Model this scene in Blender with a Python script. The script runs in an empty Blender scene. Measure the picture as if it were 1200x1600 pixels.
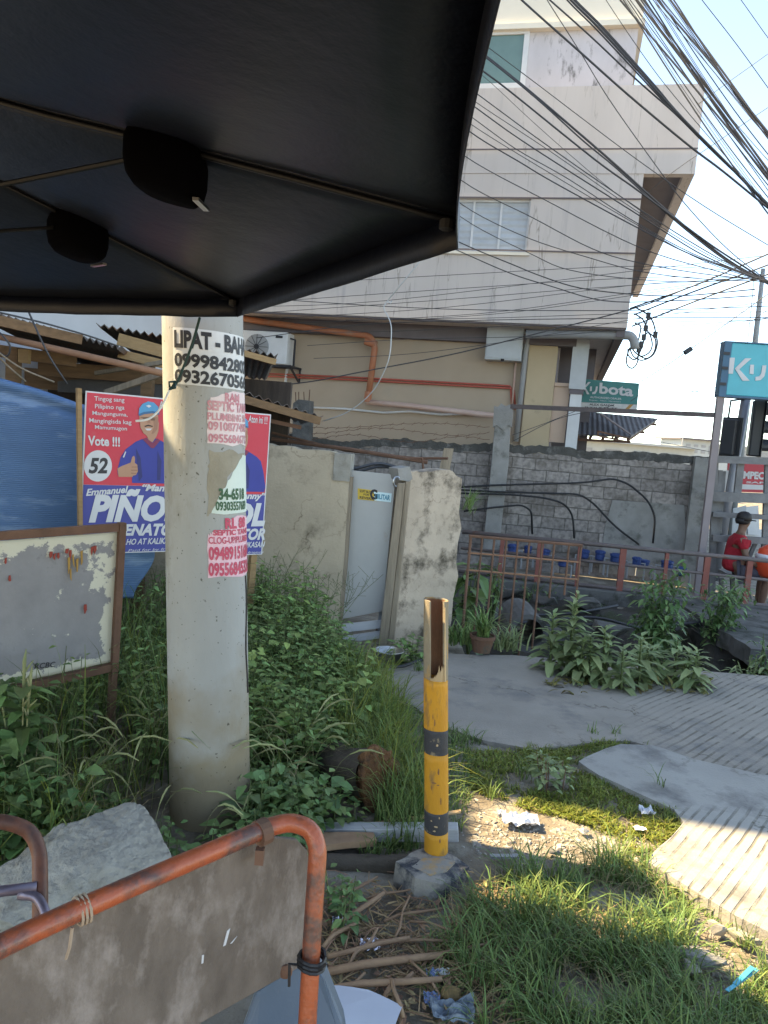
import bpy, bmesh, math, random
from mathutils import Vector, Matrix, noise
R = math.radians
random.seed(7)
rnd = random.Random(11)
sc = bpy.context.scene
COL = sc.collection

# ------------------------------------------------------------------ camera
PITCH, ROLL, H, F = R(5.8), R(4.6), 1.6, 1204.0
fw = Vector((0, math.cos(PITCH), -math.sin(PITCH)))
r0 = Vector((1, 0, 0)); u0 = r0.cross(fw)
cr = r0 * math.cos(ROLL) + u0 * math.sin(ROLL)
cu = u0 * math.cos(ROLL) - r0 * math.sin(ROLL)
CAM = Vector((0, 0, H))
cam = bpy.data.cameras.new('camera'); co = bpy.data.objects.new('camera', cam); COL.objects.link(co)
m = Matrix((cr, cu, -fw)).transposed().to_4x4(); m.translation = CAM
co.matrix_world = m
cam.sensor_fit = 'VERTICAL'; cam.sensor_height = 32.0; cam.lens = 32.0 * F / 1600.0
cam.clip_start = 0.05; cam.clip_end = 2000
sc.camera = co

# ------------------------------------------------------------------ sky, sun, exposure
SUN = Vector((-1.65, 0.33, 1.94)).normalized()
w = bpy.data.worlds.new('World'); sc.world = w; w.use_nodes = True
nt = w.node_tree; nt.nodes.clear()
sky = nt.nodes.new('ShaderNodeTexSky'); sky.sky_type = 'NISHITA'; sky.sun_disc = False
sky.sun_elevation = math.asin(SUN.z); sky.sun_rotation = math.atan2(SUN.x, SUN.y)
sky.air_density = 0.55; sky.dust_density = 0.1; sky.ozone_density = 5.0
bg = nt.nodes.new('ShaderNodeBackground'); bg.inputs[1].default_value = 0.15
wo = nt.nodes.new('ShaderNodeOutputWorld')
nt.links.new(sky.outputs[0], bg.inputs[0]); nt.links.new(bg.outputs[0], wo.inputs[0])
sl = bpy.data.lights.new('sun', 'SUN'); sl.energy = 2.7; sl.angle = R(0.53); sl.color = (1, 0.94, 0.84)
so = bpy.data.objects.new('sun', sl); COL.objects.link(so)
so.rotation_euler = (-SUN).to_track_quat('-Z', 'Y').to_euler()
so.location = (-8, 3, 12)
sc.view_settings.view_transform = 'Standard'; sc.view_settings.look = 'None'
sc.view_settings.exposure = 2.75; sc.view_settings.gamma = 1; sc.view_settings.use_curve_mapping = False
sc.view_settings.use_white_balance = True; sc.view_settings.white_balance_temperature = 11600; sc.view_settings.white_balance_tint = 7
sc.cycles.max_bounces = 8
sc.cycles.sample_clamp_indirect = 8

# ------------------------------------------------------------------ photo measuring helpers
def ray(px, py): return fw + cr * ((px - 600) / F) + cu * ((800 - py) / F)
def G(px, py, z=0.0):
    d = ray(px, py); return CAM + d * ((z - H) / d.z)
def Y(px, py, y):
    d = ray(px, py); return CAM + d * (y / d.y)

class Frame:
    """an upright plane: origin p (xy), local x runs along the plane, local y goes away behind it"""
    def __init__(s, p, ang):
        s.p = Vector((p[0], p[1], 0)); s.a = ang
        s.e = Vector((math.cos(ang), math.sin(ang), 0)); s.n = Vector((-math.sin(ang), math.cos(ang), 0))
        s.M = Matrix.Translation(s.p) @ Matrix.Rotation(ang, 4, 'Z')
    @classmethod
    def through(c, a, b): return c(a, math.atan2(b[1] - a[1], b[0] - a[0]))
    def uz(s, px, py, wv=0.0):
        d = ray(px, py); q = s.p + s.n * wv
        t = (q - CAM).dot(s.n) / d.dot(s.n); P = CAM + d * t
        return (P - s.p).dot(s.e), P.z
    def W(s, u, wv, z): return s.p + s.e * u + s.n * wv + Vector((0, 0, z))

# ------------------------------------------------------------------ mesh building helpers
WM = {}
class MB:
    def __init__(s): s.v = []; s.f = []; s.mi = []; s.cur = 0
    def add(s, vs, fs):
        b = len(s.v); s.v += [Vector(x) for x in vs]
        for f in fs: s.f.append([b + i for i in f]); s.mi.append(s.cur)
        return b
    def box(s, x0, x1, y0, y1, z0, z1, M=None):
        vs = [Vector((x, y, z)) for z in (z0, z1) for y in (y0, y1) for x in (x0, x1)]
        if M: vs = [M @ q for q in vs]
        s.add(vs, [(0, 2, 3, 1), (4, 5, 7, 6), (0, 1, 5, 4), (2, 6, 7, 3), (0, 4, 6, 2), (1, 3, 7, 5)]); return s
    def bar(s, a, b, w_, h_, up=(0, 0, 1)):
        a, b = Vector(a), Vector(b); d = (b - a).normalized(); up = Vector(up)
        if abs(d.dot(up)) > .97: up = Vector((0, 1, 0))
        sx = d.cross(up).normalized(); sy = sx.cross(d)
        vs = [p + sx * (i * w_ / 2) + sy * (j * h_ / 2) for p in (a, b) for i, j in ((-1, -1), (1, -1), (1, 1), (-1, 1))]
        s.add(vs, [(0, 1, 2, 3), (7, 6, 5, 4), (0, 4, 5, 1), (1, 5, 6, 2), (2, 6, 7, 3), (3, 7, 4, 0)]); return s
    def tube(s, pts, r, n=8, cap=True):
        pts = [Vector(p) for p in pts]; k = len(pts)
        rs = r if isinstance(r, (list, tuple)) else [r] * k
        vs = []; prev = None
        for i, p in enumerate(pts):
            d = (pts[min(i + 1, k - 1)] - pts[max(i - 1, 0)]).normalized()
            if prev is None:
                x = d.orthogonal().normalized()
            else:
                x = prev - d * prev.dot(d)
                x = x.normalized() if x.length > 1e-6 else d.orthogonal().normalized()
            prev = x; y = d.cross(x)
            for j in range(n):
                a = 2 * math.pi * j / n
                vs.append(p + (x * math.cos(a) + y * math.sin(a)) * rs[i])
        fs = [(i * n + j, i * n + (j + 1) % n, (i + 1) * n + (j + 1) % n, (i + 1) * n + j) for i in range(k - 1) for j in range(n)]
        if cap: fs += [tuple(range(n - 1, -1, -1)), tuple((k - 1) * n + j for j in range(n))]
        s.add(vs, fs); return s
    def prism(s, poly, w0, w1, M=None):
        """poly in local (x, z), extruded along local y"""
        n = len(poly); vs = [Vector((x, w0, z)) for x, z in poly] + [Vector((x, w1, z)) for x, z in poly]
        if M: vs = [M @ q for q in vs]
        s.add(vs, [tuple(range(n)), tuple(range(2 * n - 1, n - 1, -1))] + [(i, i + n, (i + 1) % n + n, (i + 1) % n) for i in range(n)]); return s
    def slab(s, poly, z0, z1):
        n = len(poly); vs = [Vector((x, y, z0)) for x, y in poly] + [Vector((x, y, z1)) for x, y in poly]
        s.add(vs, [tuple(range(n - 1, -1, -1)), tuple(range(n, 2 * n))] + [(i, (i + 1) % n, (i + 1) % n + n, i + n) for i in range(n)]); return s
    def lathe(s, c, prof, n=20, M=None):
        c = Vector(c); vs = []
        for r_, z in prof:
            for j in range(n):
                a = 2 * math.pi * j / n; vs.append(Vector((r_ * math.cos(a), r_ * math.sin(a), z)))
        vs = [c + (M @ q if M else q) for q in vs]; k = len(prof)
        fs = [(i * n + j, i * n + (j + 1) % n, (i + 1) * n + (j + 1) % n, (i + 1) * n + j) for i in range(k - 1) for j in range(n)]
        fs += [tuple(range(n - 1, -1, -1)), tuple((k - 1) * n + j for j in range(n))]
        s.add(vs, fs); return s
    def leaf(s, b, d, up, L, wd, bend=0.25):
        b = Vector(b); d = Vector(d).normalized(); up = Vector(up)
        sx = d.cross(up)
        if sx.length < 1e-3: sx = d.orthogonal()
        sx.normalize(); nn = sx.cross(d)
        m1 = b + d * L * .38 - nn * 0; t = b + d * L - nn * L * bend
        m2 = b + d * L * .72 - nn * L * bend * .45
        l1 = m1 - sx * wd * .5 + nn * wd * .14; r1 = m1 + sx * wd * .5 + nn * wd * .14
        l2 = m2 - sx * wd * .36 + nn * wd * .06; r2 = m2 + sx * wd * .36 + nn * wd * .06
        s.add([b, r1, r2, t, l2, l1, m1, m2], [(0, 1, 6), (6, 1, 2, 7), (7, 2, 3), (0, 6, 5), (6, 7, 4, 5), (7, 3, 4)])
    def blade(s, b, h, az, lean, wd):
        b = Vector(b); o = Vector((math.cos(az), math.sin(az), 0)); sd = Vector((-o.y, o.x, 0)) * wd
        vs = []
        for i, t in enumerate((0, .4, .75)):
            p = b + Vector((0, 0, h * (t - .28 * lean * t * t))) + o * (lean * h * t * t)
            k = (1, .85, .55)[i]; vs += [p - sd * k, p + sd * k]
        vs.append(b + Vector((0, 0, h * (1 - .42 * lean))) + o * (lean * h))
        s.add(vs, [(0, 1, 3, 2), (2, 3, 5, 4), (4, 5, 6)])
    def build(s, name, mat, parent=None, local=False, smooth=False, bevel=0, loc=None, M=None):
        vs = s.v
        if M is not None: vs = [M @ q for q in vs]
        if parent is not None:
            Mi = WM.get(parent.as_pointer(), Matrix()) if local else None
            if not local:
                inv = WM[parent.as_pointer()].inverted(); vs = [inv @ q for q in vs]
            base = WM[parent.as_pointer()]
            mw = base
        else:
            if loc is None:
                xs = [q.x for q in vs]; ys = [q.y for q in vs]; zs = [q.z for q in vs]
                loc = Vector(((min(xs) + max(xs)) / 2, (min(ys) + max(ys)) / 2, min(zs)))
            else: loc = Vector(loc)
            vs = [q - loc for q in vs]; mw = Matrix.Translation(loc)
        me = bpy.data.meshes.new(name); me.from_pydata([tuple(q) for q in vs], [], s.f)
        mats = mat if isinstance(mat, (list, tuple)) else [mat]
        for q in mats: me.materials.append(q)
        if len(mats) > 1: me.polygons.foreach_set('material_index', s.mi)
        if smooth: me.polygons.foreach_set('use_smooth', [True] * len(me.polygons))
        me.validate(); me.update()
        o = bpy.data.objects.new(name, me); COL.objects.link(o)
        if parent is not None: o.parent = parent
        else: o.location = loc
        WM[o.as_pointer()] = mw
        if bevel:
            md = o.modifiers.new('bevel', 'BEVEL'); md.width = bevel; md.segments = 2; md.limit_method = 'ANGLE'
        return o
def tag(o, label, cat, group=None, kind=None):
    if label: o['label'] = label
    if cat: o['category'] = cat
    if group: o['group'] = group
    if kind: o['kind'] = kind
    return o
def thing(name, label, cat, loc, group=None, rz=0.0):
    o = bpy.data.objects.new(name, None); COL.objects.link(o); o.empty_display_size = .1
    o.location = loc; o.rotation_euler = (0, 0, rz)
    WM[o.as_pointer()] = Matrix.Translation(Vector(loc)) @ Matrix.Rotation(rz, 4, 'Z')
    return tag(o, label, cat, group)
def fthing(name, label, cat, fr, group=None): return thing(name, label, cat, fr.p, group, fr.a)
def dup(root, loc, label=None, rz=None, scale=None):
    r = root.copy(); COL.objects.link(r); r.location = loc
    if rz is not None: r.rotation_euler.z = rz
    if scale: r.scale = scale
    if label: r['label'] = label
    for ch in list(root.children):
        c = ch.copy(); COL.objects.link(c); c.parent = r
        for g in list(ch.children):
            d = g.copy(); COL.objects.link(d); d.parent = c
    return r
def hull(pts, sub=2, amp=.01, freq=8, seed=0, smooth=0.0):
    bm = bmesh.new()
    for p in pts: bm.verts.new(p)
    r_ = bmesh.ops.convex_hull(bm, input=bm.verts[:])
    bmesh.ops.delete(bm, geom=[v for v in bm.verts if not v.link_faces], context='VERTS')
    bmesh.ops.triangulate(bm, faces=bm.faces[:])
    for k in range(sub):
        bmesh.ops.subdivide_edges(bm, edges=bm.edges[:], cuts=1, use_grid_fill=True)
    if smooth: bmesh.ops.smooth_vert(bm, verts=bm.verts[:], factor=smooth, use_axis_x=True, use_axis_y=True, use_axis_z=True)
    o = Vector((seed * 7.3, seed * 3.1, 0))
    for v in bm.verts:
        v.co += Vector(noise.noise_vector(v.co * freq + o)) * amp + Vector(noise.noise_vector(v.co * freq * 3 + o)) * amp * .4
    bm.verts.index_update()
    mb = MB(); mb.add([v.co.copy() for v in bm.verts], [[v.index for v in f.verts] for f in bm.faces]); bm.free()
    return mb

# ------------------------------------------------------------------ text
def text_polys(s, bold=0.0, shear=0.0):
    c = bpy.data.curves.new('lettering_curve', 'FONT'); c.body = s; c.size = 1; c.offset = bold; c.shear = shear
    c.resolution_u = 3
    o = bpy.data.objects.new('lettering_tmp', c); COL.objects.link(o)
    dg = bpy.context.evaluated_depsgraph_get(); ev = o.evaluated_get(dg); me = ev.to_mesh()
    vs = [v.co.copy() for v in me.vertices]; fs = [tuple(p.vertices) for p in me.polygons]
    ev.to_mesh_clear(); bpy.data.objects.remove(o); bpy.data.curves.remove(c)
    x0 = min(v.x for v in vs); x1 = max(v.x for v in vs); y0 = min(v.y for v in vs); y1 = max(v.y for v in vs)
    return [((v.x - x0) / (x1 - x0), (v.y - y0) / (y1 - y0)) for v in vs], fs
def text_quad(mb, s, fr, tl, tr, br, bl, w_, bold=0.02, shear=0.0):
    """letters filling a quad whose corners are photo pixels on the frame's plane"""
    q = [Vector(fr.uz(*p)) for p in (tl, tr, br, bl)]
    uv, fs = text_polys(s, bold, shear)
    vs = []
    for a, b in uv:
        top = q[0].lerp(q[1], a); bot = q[3].lerp(q[2], a); p = bot.lerp(top, b)
        vs.append((p.x, w_, p.y))
    mb.add(vs, fs)

# ------------------------------------------------------------------ materials
def mat(name, c1, c2=None, scale=6, rough=.8, bump=.15, bscale=60, stain=None, samt=.4, sscale=1.5, metal=0, spec=.3, crack=0, trans=0, island=0, coat=0, stretch=None, contrast=.25, bdist=.01):
    mt = bpy.data.materials.new(name); mt.use_nodes = True; n = mt.node_tree.nodes; l = mt.node_tree.links
    b = n['Principled BSDF']; out = n['Material Output']
    tc = n.new('ShaderNodeTexCoord'); src = tc.outputs['Object']
    if stretch:
        mp = n.new('ShaderNodeMapping'); mp.inputs['Scale'].default_value = stretch; l.new(src, mp.inputs[0]); src = mp.outputs[0]
    def nz(sc_, det=6, ro=.6):
        x = n.new('ShaderNodeTexNoise'); x.inputs['Scale'].default_value = sc_; x.inputs['Detail'].default_value = det; x.inputs['Roughness'].default_value = ro
        l.new(src, x.inputs['Vector']); return x
    def ramp(fac, a, ca, bb, cb):
        x = n.new('ShaderNodeValToRGB'); x.color_ramp.elements[0].position = a; x.color_ramp.elements[1].position = bb
        x.color_ramp.elements[0].color = (*ca, 1); x.color_ramp.elements[1].color = (*cb, 1); l.new(fac, x.inputs[0]); return x
    c2 = c2 or tuple(k * .72 for k in c1)
    col = ramp(nz(scale).outputs['Fac'], .5 - contrast, c2, .5 + contrast, c1).outputs[0]
    if stain:
        sr = ramp(nz(sscale, 9, .68).outputs['Fac'], .62 - samt * .3, (0, 0, 0), .74 - samt * .25, (1, 1, 1))
        mx = n.new('ShaderNodeMixRGB'); l.new(sr.outputs[0], mx.inputs[0]); l.new(col, mx.inputs[1]); mx.inputs[2].default_value = (*stain, 1); col = mx.outputs[0]
    if crack:
        vo = n.new('ShaderNodeTexVoronoi'); vo.feature = 'DISTANCE_TO_EDGE'; vo.inputs['Scale'].default_value = crack
        ad = n.new('ShaderNodeVectorMath'); ad.operation = 'MULTIPLY_ADD'; nn = nz(3, 5)
        l.new(nn.outputs['Color'], ad.inputs[0]); ad.inputs[1].default_value = (.8, .8, .8); l.new(src, ad.inputs[2]); l.new(ad.outputs[0], vo.inputs['Vector'])
        cr_ = ramp(vo.outputs['Distance'], .003, (.55, .53, .5), .013, (1, 1, 1))
        mk = ramp(nz(2.3, 3).outputs['Fac'], .45, (0, 0, 0), .6, (1, 1, 1))
        mx = n.new('ShaderNodeMixRGB'); mx.blend_type = 'MULTIPLY'; l.new(mk.outputs[0], mx.inputs[0]); l.new(col, mx.inputs[1]); l.new(cr_.outputs[0], mx.inputs[2]); col = mx.outputs[0]
    if island:
        ge = n.new('ShaderNodeNewGeometry'); hs = n.new('ShaderNodeHueSaturation'); l.new(col, hs.inputs['Color'])
        mr = n.new('ShaderNodeMapRange'); mr.inputs['To Min'].default_value = 1 - island; mr.inputs['To Max'].default_value = 1 + island * 1.3
        l.new(ge.outputs['Random Per Island'], mr.inputs[0]); l.new(mr.outputs[0], hs.inputs['Value'])
        m2 = n.new('ShaderNodeMath'); m2.operation = 'MULTIPLY'; m2.inputs[1].default_value = 7.31; l.new(ge.outputs['Random Per Island'], m2.inputs[0])
        m3 = n.new('ShaderNodeMath'); m3.operation = 'FRACT'; l.new(m2.outputs[0], m3.inputs[0])
        mh = n.new('ShaderNodeMapRange'); mh.inputs['To Min'].default_value = .5 - .045 * min(1, island * 2); mh.inputs['To Max'].default_value = .5 + .025; l.new(m3.outputs[0], mh.inputs[0]); l.new(mh.outputs[0], hs.inputs['Hue'])
        col = hs.outputs[0]
    l.new(col, b.inputs['Base Color'])
    b.inputs['Roughness'].default_value = rough; b.inputs['Metallic'].default_value = metal
    b.inputs['Specular IOR Level'].default_value = spec
    if coat: b.inputs['Coat Weight'].default_value = coat
    if bump:
        bp = n.new('ShaderNodeBump'); bp.inputs['Strength'].default_value = bump; bp.inputs['Distance'].default_value = bdist
        l.new(nz(bscale, 5, .65).outputs['Fac'], bp.inputs['Height']); l.new(bp.outputs[0], b.inputs['Normal'])
    if trans:
        tr = n.new('ShaderNodeBsdfTranslucent'); l.new(col, tr.inputs['Color']); ms = n.new('ShaderNodeMixShader'); ms.inputs[0].default_value = trans
        l.new(b.outputs[0], ms.inputs[1]); l.new(tr.outputs[0], ms.inputs[2]); l.new(ms.outputs[0], out.inputs[0])
    return mt
def plain(name, c, rough=.5, metal=0, spec=.4): return mat(name, c, tuple(k * .85 for k in c), 5, rough, .03, 90, metal=metal, spec=spec)
def peel(name, base, under, amt=.5, scale=9, rough=.55, third=None):
    """paint worn through to what lies under it"""
    return mat(name, base, tuple(k * .8 for k in base), 12, rough, .25, 50, stain=under, samt=amt, sscale=scale)

def block_mat(name, bw, bh, c1, c2, mort, stain):
    mt = mat(name, c1, c2, 3, .95, .5, 40); n = mt.node_tree.nodes; l = mt.node_tree.links
    b = n['Principled BSDF']; tc = n.new('ShaderNodeTexCoord'); sp = n.new('ShaderNodeSeparateXYZ'); cb = n.new('ShaderNodeCombineXYZ')
    l.new(tc.outputs['Object'], sp.inputs[0]); l.new(sp.outputs[0], cb.inputs[0]); l.new(sp.outputs[2], cb.inputs[1])
    nz = n.new('ShaderNodeTexNoise'); nz.inputs['Scale'].default_value = 5; l.new(tc.outputs['Object'], nz.inputs[0])
    va = n.new('ShaderNodeVectorMath'); va.operation = 'MULTIPLY_ADD'; va.inputs[1].default_value = (.035, .035, 0); l.new(nz.outputs['Color'], va.inputs[0]); l.new(cb.outputs[0], va.inputs[2])
    br = n.new('ShaderNodeTexBrick'); br.inputs['Scale'].default_value = 1; br.inputs['Brick Width'].default_value = bw; br.inputs['Row Height'].default_value = bh
    br.inputs['Mortar Size'].default_value = .011; br.inputs['Mortar Smooth'].default_value = .4; br.inputs['Bias'].default_value = -.1
    br.inputs['Color1'].default_value = (*c1, 1); br.inputs['Color2'].default_value = (*c2, 1); br.inputs['Mortar'].default_value = (*mort, 1)
    l.new(va.outputs[0], br.inputs['Vector'])
    old = b.inputs['Base Color'].links[0].from_socket
    mx = n.new('ShaderNodeMixRGB'); mx.blend_type = 'MULTIPLY'; mx.inputs[0].default_value = .75
    gm = n.new('ShaderNodeValToRGB'); gm.color_ramp.elements[0].color = (.45, .45, .45, 1); gm.color_ramp.elements[0].position = .35; gm.color_ramp.elements[1].position = .6
    n2 = n.new('ShaderNodeTexNoise'); n2.inputs['Scale'].default_value = 14; n2.inputs['Detail'].default_value = 8; l.new(tc.outputs['Object'], n2.inputs[0]); l.new(n2.outputs[0], gm.inputs[0])
    l.new(br.outputs['Color'], mx.inputs[1]); l.new(gm.outputs[0], mx.inputs[2])
    n3 = n.new('ShaderNodeTexNoise'); n3.inputs['Scale'].default_value = 1.6; n3.inputs['Detail'].default_value = 9; n3.inputs['Roughness'].default_value = .7; l.new(tc.outputs['Object'], n3.inputs[0])
    r3 = n.new('ShaderNodeValToRGB'); r3.color_ramp.elements[0].position = .5; r3.color_ramp.elements[1].position = .66; l.new(n3.outputs[0], r3.inputs[0])
    m3 = n.new('ShaderNodeMixRGB'); l.new(r3.outputs[0], m3.inputs[0]); l.new(mx.outputs[0], m3.inputs[1]); m3.inputs[2].default_value = (*stain, 1)
    l.new(m3.outputs[0], b.inputs['Base Color'])
    bp = n.new('ShaderNodeBump'); bp.inputs['Strength'].default_value = .7; bp.inputs['Distance'].default_value = .012; bp.invert = True
    l.new(br.outputs['Fac'], bp.inputs['Height']); l.new(b.inputs['Normal'].links[0].from_socket, bp.inputs['Normal']); l.new(bp.outputs[0], b.inputs['Normal'])
    return mt
def groove_mat(name, c1, c2, ang, period, smooth_below=None):
    """broom-tined concrete: dirt-filled grooves across the slab, worn away in patches"""
    mt = mat(name, c1, c2, 2.2, .9, .45, 70, stain=(.17, .16, .15), samt=.36, sscale=1.8, crack=.9); n = mt.node_tree.nodes; l = mt.node_tree.links
    b = n['Principled BSDF']; ge = n.new('ShaderNodeNewGeometry')
    mp = n.new('ShaderNodeMapping'); mp.vector_type = 'POINT'; mp.inputs['Rotation'].default_value = (0, 0, -ang); l.new(ge.outputs['Position'], mp.inputs[0])
    nz = n.new('ShaderNodeTexNoise'); nz.inputs['Scale'].default_value = 1.4; nz.inputs['Detail'].default_value = 4; l.new(ge.outputs['Position'], nz.inputs[0])
    va = n.new('ShaderNodeVectorMath'); va.operation = 'MULTIPLY_ADD'; va.inputs[1].default_value = (.035, .035, 0); l.new(nz.outputs['Color'], va.inputs[0]); l.new(mp.outputs[0], va.inputs[2])
    wv = n.new('ShaderNodeTexWave'); wv.bands_direction = 'Y'; wv.inputs['Scale'].default_value = .314 / period; wv.inputs['Distortion'].default_value = 2.0; wv.inputs['Detail'].default_value = 3; wv.inputs['Detail Scale'].default_value = .35
    l.new(va.outputs[0], wv.inputs[0])
    rp = n.new('ShaderNodeValToRGB'); rp.color_ramp.elements[0].position = .04; rp.color_ramp.elements[1].position = .2; l.new(wv.outputs['Fac'], rp.inputs[0])
    n2 = n.new('ShaderNodeTexNoise'); n2.inputs['Scale'].default_value = 4.0; n2.inputs['Detail'].default_value = 7; n2.inputs['Roughness'].default_value = .7; l.new(ge.outputs['Position'], n2.inputs[0])
    r2 = n.new('ShaderNodeValToRGB'); r2.color_ramp.elements[0].position = .46; r2.color_ramp.elements[1].position = .58; r2.color_ramp.elements[0].color = (1, 1, 1, 1); r2.color_ramp.elements[1].color = (0, 0, 0, 1); l.new(n2.outputs[0], r2.inputs[0])
    fac = n.new('ShaderNodeMath'); fac.operation = 'MAXIMUM'; l.new(rp.outputs[0], fac.inputs[0])
    if smooth_below:
        nx, ny, d, sw = smooth_below
        dt = n.new('ShaderNodeVectorMath'); dt.operation = 'DOT_PRODUCT'; dt.inputs[1].default_value = (nx, ny, 0); l.new(ge.outputs['Position'], dt.inputs[0])
        mr = n.new('ShaderNodeMapRange'); mr.inputs['From Min'].default_value = d; mr.inputs['From Max'].default_value = d + sw; l.new(dt.outputs['Value'], mr.inputs[0])
        m4 = n.new('ShaderNodeMath'); m4.operation = 'MAXIMUM'; l.new(mr.outputs[0], m4.inputs[0]); m5 = n.new('ShaderNodeMath'); m5.operation = 'MULTIPLY'; m5.inputs[1].default_value = .8; l.new(r2.outputs[0], m5.inputs[0]); l.new(m5.outputs[0], m4.inputs[1]); l.new(m4.outputs[0], fac.inputs[1])
    else:
        m5 = n.new('ShaderNodeMath'); m5.operation = 'MULTIPLY'; m5.inputs[1].default_value = .8; l.new(r2.outputs[0], m5.inputs[0]); l.new(m5.outputs[0], fac.inputs[1])
    old = b.inputs['Base Color'].links[0].from_socket
    rc = n.new('ShaderNodeValToRGB'); rc.color_ramp.elements[0].color = (.50, .48, .44, 1); l.new(fac.outputs[0], rc.inputs[0])
    mx = n.new('ShaderNodeMixRGB'); mx.blend_type = 'MULTIPLY'; mx.inputs[0].default_value = 1; l.new(old, mx.inputs[1]); l.new(rc.outputs[0], mx.inputs[2]); l.new(mx.outputs[0], b.inputs['Base Color'])
    bp = n.new('ShaderNodeBump'); bp.inputs['Strength'].default_value = .8; bp.inputs['Distance'].default_value = .006; l.new(fac.outputs[0], bp.inputs['Height'])
    l.new(b.inputs['Normal'].links[0].from_socket, bp.inputs['Normal']); l.new(bp.outputs[0], b.inputs['Normal'])
    return mt
def stripe_mat(name, c1, c2, axis, period, rough=.6, bump=.6, metal=0, base=None):
    mt = base or mat(name, c1, c2, 4, rough, .2, 50, metal=metal); n = mt.node_tree.nodes; l = mt.node_tree.links
    b = n['Principled BSDF']; tc = n.new('ShaderNodeTexCoord')
    wv = n.new('ShaderNodeTexWave'); wv.bands_direction = axis; wv.inputs['Scale'].default_value = .314 / period; l.new(tc.outputs['Object'], wv.inputs[0])
    bp = n.new('ShaderNodeBump'); bp.inputs['Strength'].default_value = bump; bp.inputs['Distance'].default_value = .02; l.new(wv.outputs['Fac'], bp.inputs['Height']); l.new(bp.outputs[0], b.inputs['Normal'])
    return mt

m_ground = mat('dirt', (.23, .19, .145), (.12, .10, .08), 5, .95, .8, 45, stain=(.30, .27, .22), samt=.5, sscale=3.5, bdist=.02)
m_drive = mat('drive_concrete', (.37, .36, .34), (.25, .245, .235), 1.6, .9, .35, 80, stain=(.15, .145, .14), samt=.25, sscale=1.2, crack=1.1)
m_facade = mat('facade_paint', (.58, .515, .485), (.51, .45, .42), .7, .85, .08, 30, stain=(.46, .41, .395), samt=.24, sscale=2.0, crack=.7, stretch=(2.6, 1, .22))
m_facade_top = mat('facade_top_paint', (.72, .67, .59), (.64, .60, .52), .8, .85, .08, 30)
m_grime = mat('facade_grey', (.56, .53, .56), (.45, .43, .45), 1.4, .85, .1, 30, stain=(.13, .125, .125), samt=.25, sscale=3, stretch=(1.5, 1, .6))
m_tan = mat('tan_wall', (.44, .345, .265), (.37, .285, .215), .9, .9, .1, 25, stain=(.38, .31, .24), samt=.2, sscale=1.4)
m_tan2 = mat('tan_column', (.52, .40, .27), (.43, .33, .22), .9, .9, .1, 25, stain=(.33, .26, .18), samt=.15, sscale=2)
m_beige = mat('beige_parapet', (.62, .45, .36), (.52, .38, .30), 1.2, .9, .1, 25)
m_white = plain('white_paint', (.62, .63, .64), .5)
m_grey = plain('grey_paint', (.30, .305, .31), .6)
m_lgrey = plain('pale_grey_metal', (.44, .47, .49), .45, 0, .4)
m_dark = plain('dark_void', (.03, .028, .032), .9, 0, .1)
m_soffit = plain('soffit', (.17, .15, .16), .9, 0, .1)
m_block = block_mat('hollow_blocks', .40, .20, (.38, .33, .30), (.26, .225, .205), (.17, .15, .135), (.12, .10, .085))
m_plaster = mat('old_plaster', (.50, .405, .30), (.37, .30, .22), 3, .95, .5, 35, stain=(.19, .155, .11), samt=.27, sscale=2.6, crack=1.3)
m_pier = mat('pier_plaster', (.52, .415, .325), (.37, .295, .23), 3.5, .95, .7, 30, stain=(.10, .08, .06), samt=.42, sscale=4.2, crack=2.2)
m_dkconc = mat('dark_concrete', (.15, .145, .135), (.08, .076, .072), 4, .9, .6, 30, stain=(.045, .045, .035), samt=.4, sscale=3)  # darker copy of the old concrete, for ledge, culvert and bank rubble
m_conc = mat('old_concrete', (.32, .305, .285), (.21, .20, .185), 4, .92, .5, 40, stain=(.13, .125, .11), samt=.3, sscale=3)
m_pole = mat('pole_concrete', (.37, .365, .345), (.29, .285, .265), 3, .85, .25, 50, stain=(.24, .225, .19), samt=.28, sscale=3.2, stretch=(1, 1, .45))
m_rubble = mat('rubble', (.37, .345, .30), (.22, .20, .17), 7, .95, .9, 30, stain=(.17, .145, .11), samt=.35, sscale=5)
m_gate = mat('gate_paint', (.41, .405, .39), (.345, .34, .325), 2.5, .55, .08, 20, stain=(.36, .31, .26), samt=.12, sscale=3)
m_wood = mat('weathered_wood', (.34, .27, .20), (.19, .15, .11), 5, .9, .5, 40, stretch=(9, 9, .9))
m_woodx = mat('brown_timber', (.25, .14, .075), (.13, .075, .042), 4, .85, .4, 40, stretch=(1, 6, 9))
m_wood_grey = mat('grey_timber', (.24, .235, .23), (.13, .125, .125), 5, .95, .5, 40)
m_rust = mat('rust', (.20, .10, .065), (.10, .052, .036), 8, .8, .35, 60)
m_rustpipe = mat('rusty_pipe', (.33, .165, .10), (.20, .10, .06), 7, .75, .3, 60)
m_redrail = mat('red_rail', (.33, .10, .075), (.22, .068, .052), 6, .65, .25, 60, stain=(.16, .12, .105), samt=.3, sscale=6)
m_greyrail = mat('grey_rail', (.17, .135, .13), (.11, .085, .08), 6, .55, .25, 60, stain=(.16, .07, .05), samt=.2, sscale=6)
m_black = plain('black_rubber', (.018, .018, .02), .55)
m_cable = plain('cable_black', (.05, .05, .055), .5)
m_canopy = mat('canopy_fabric', (.0055, .0085, .0175), (.0042, .0065, .014), 3, .42, .14, 7, spec=.35, bdist=.03)
m_pad = plain('pad_black', (.0012, .0012, .002), .9, 0, .03)
m_ribm = plain('umbrella_steel', (.008, .008, .010), .45, .1)
m_steel = plain('bright_steel', (.5, .5, .5), .28, 1)
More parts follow.
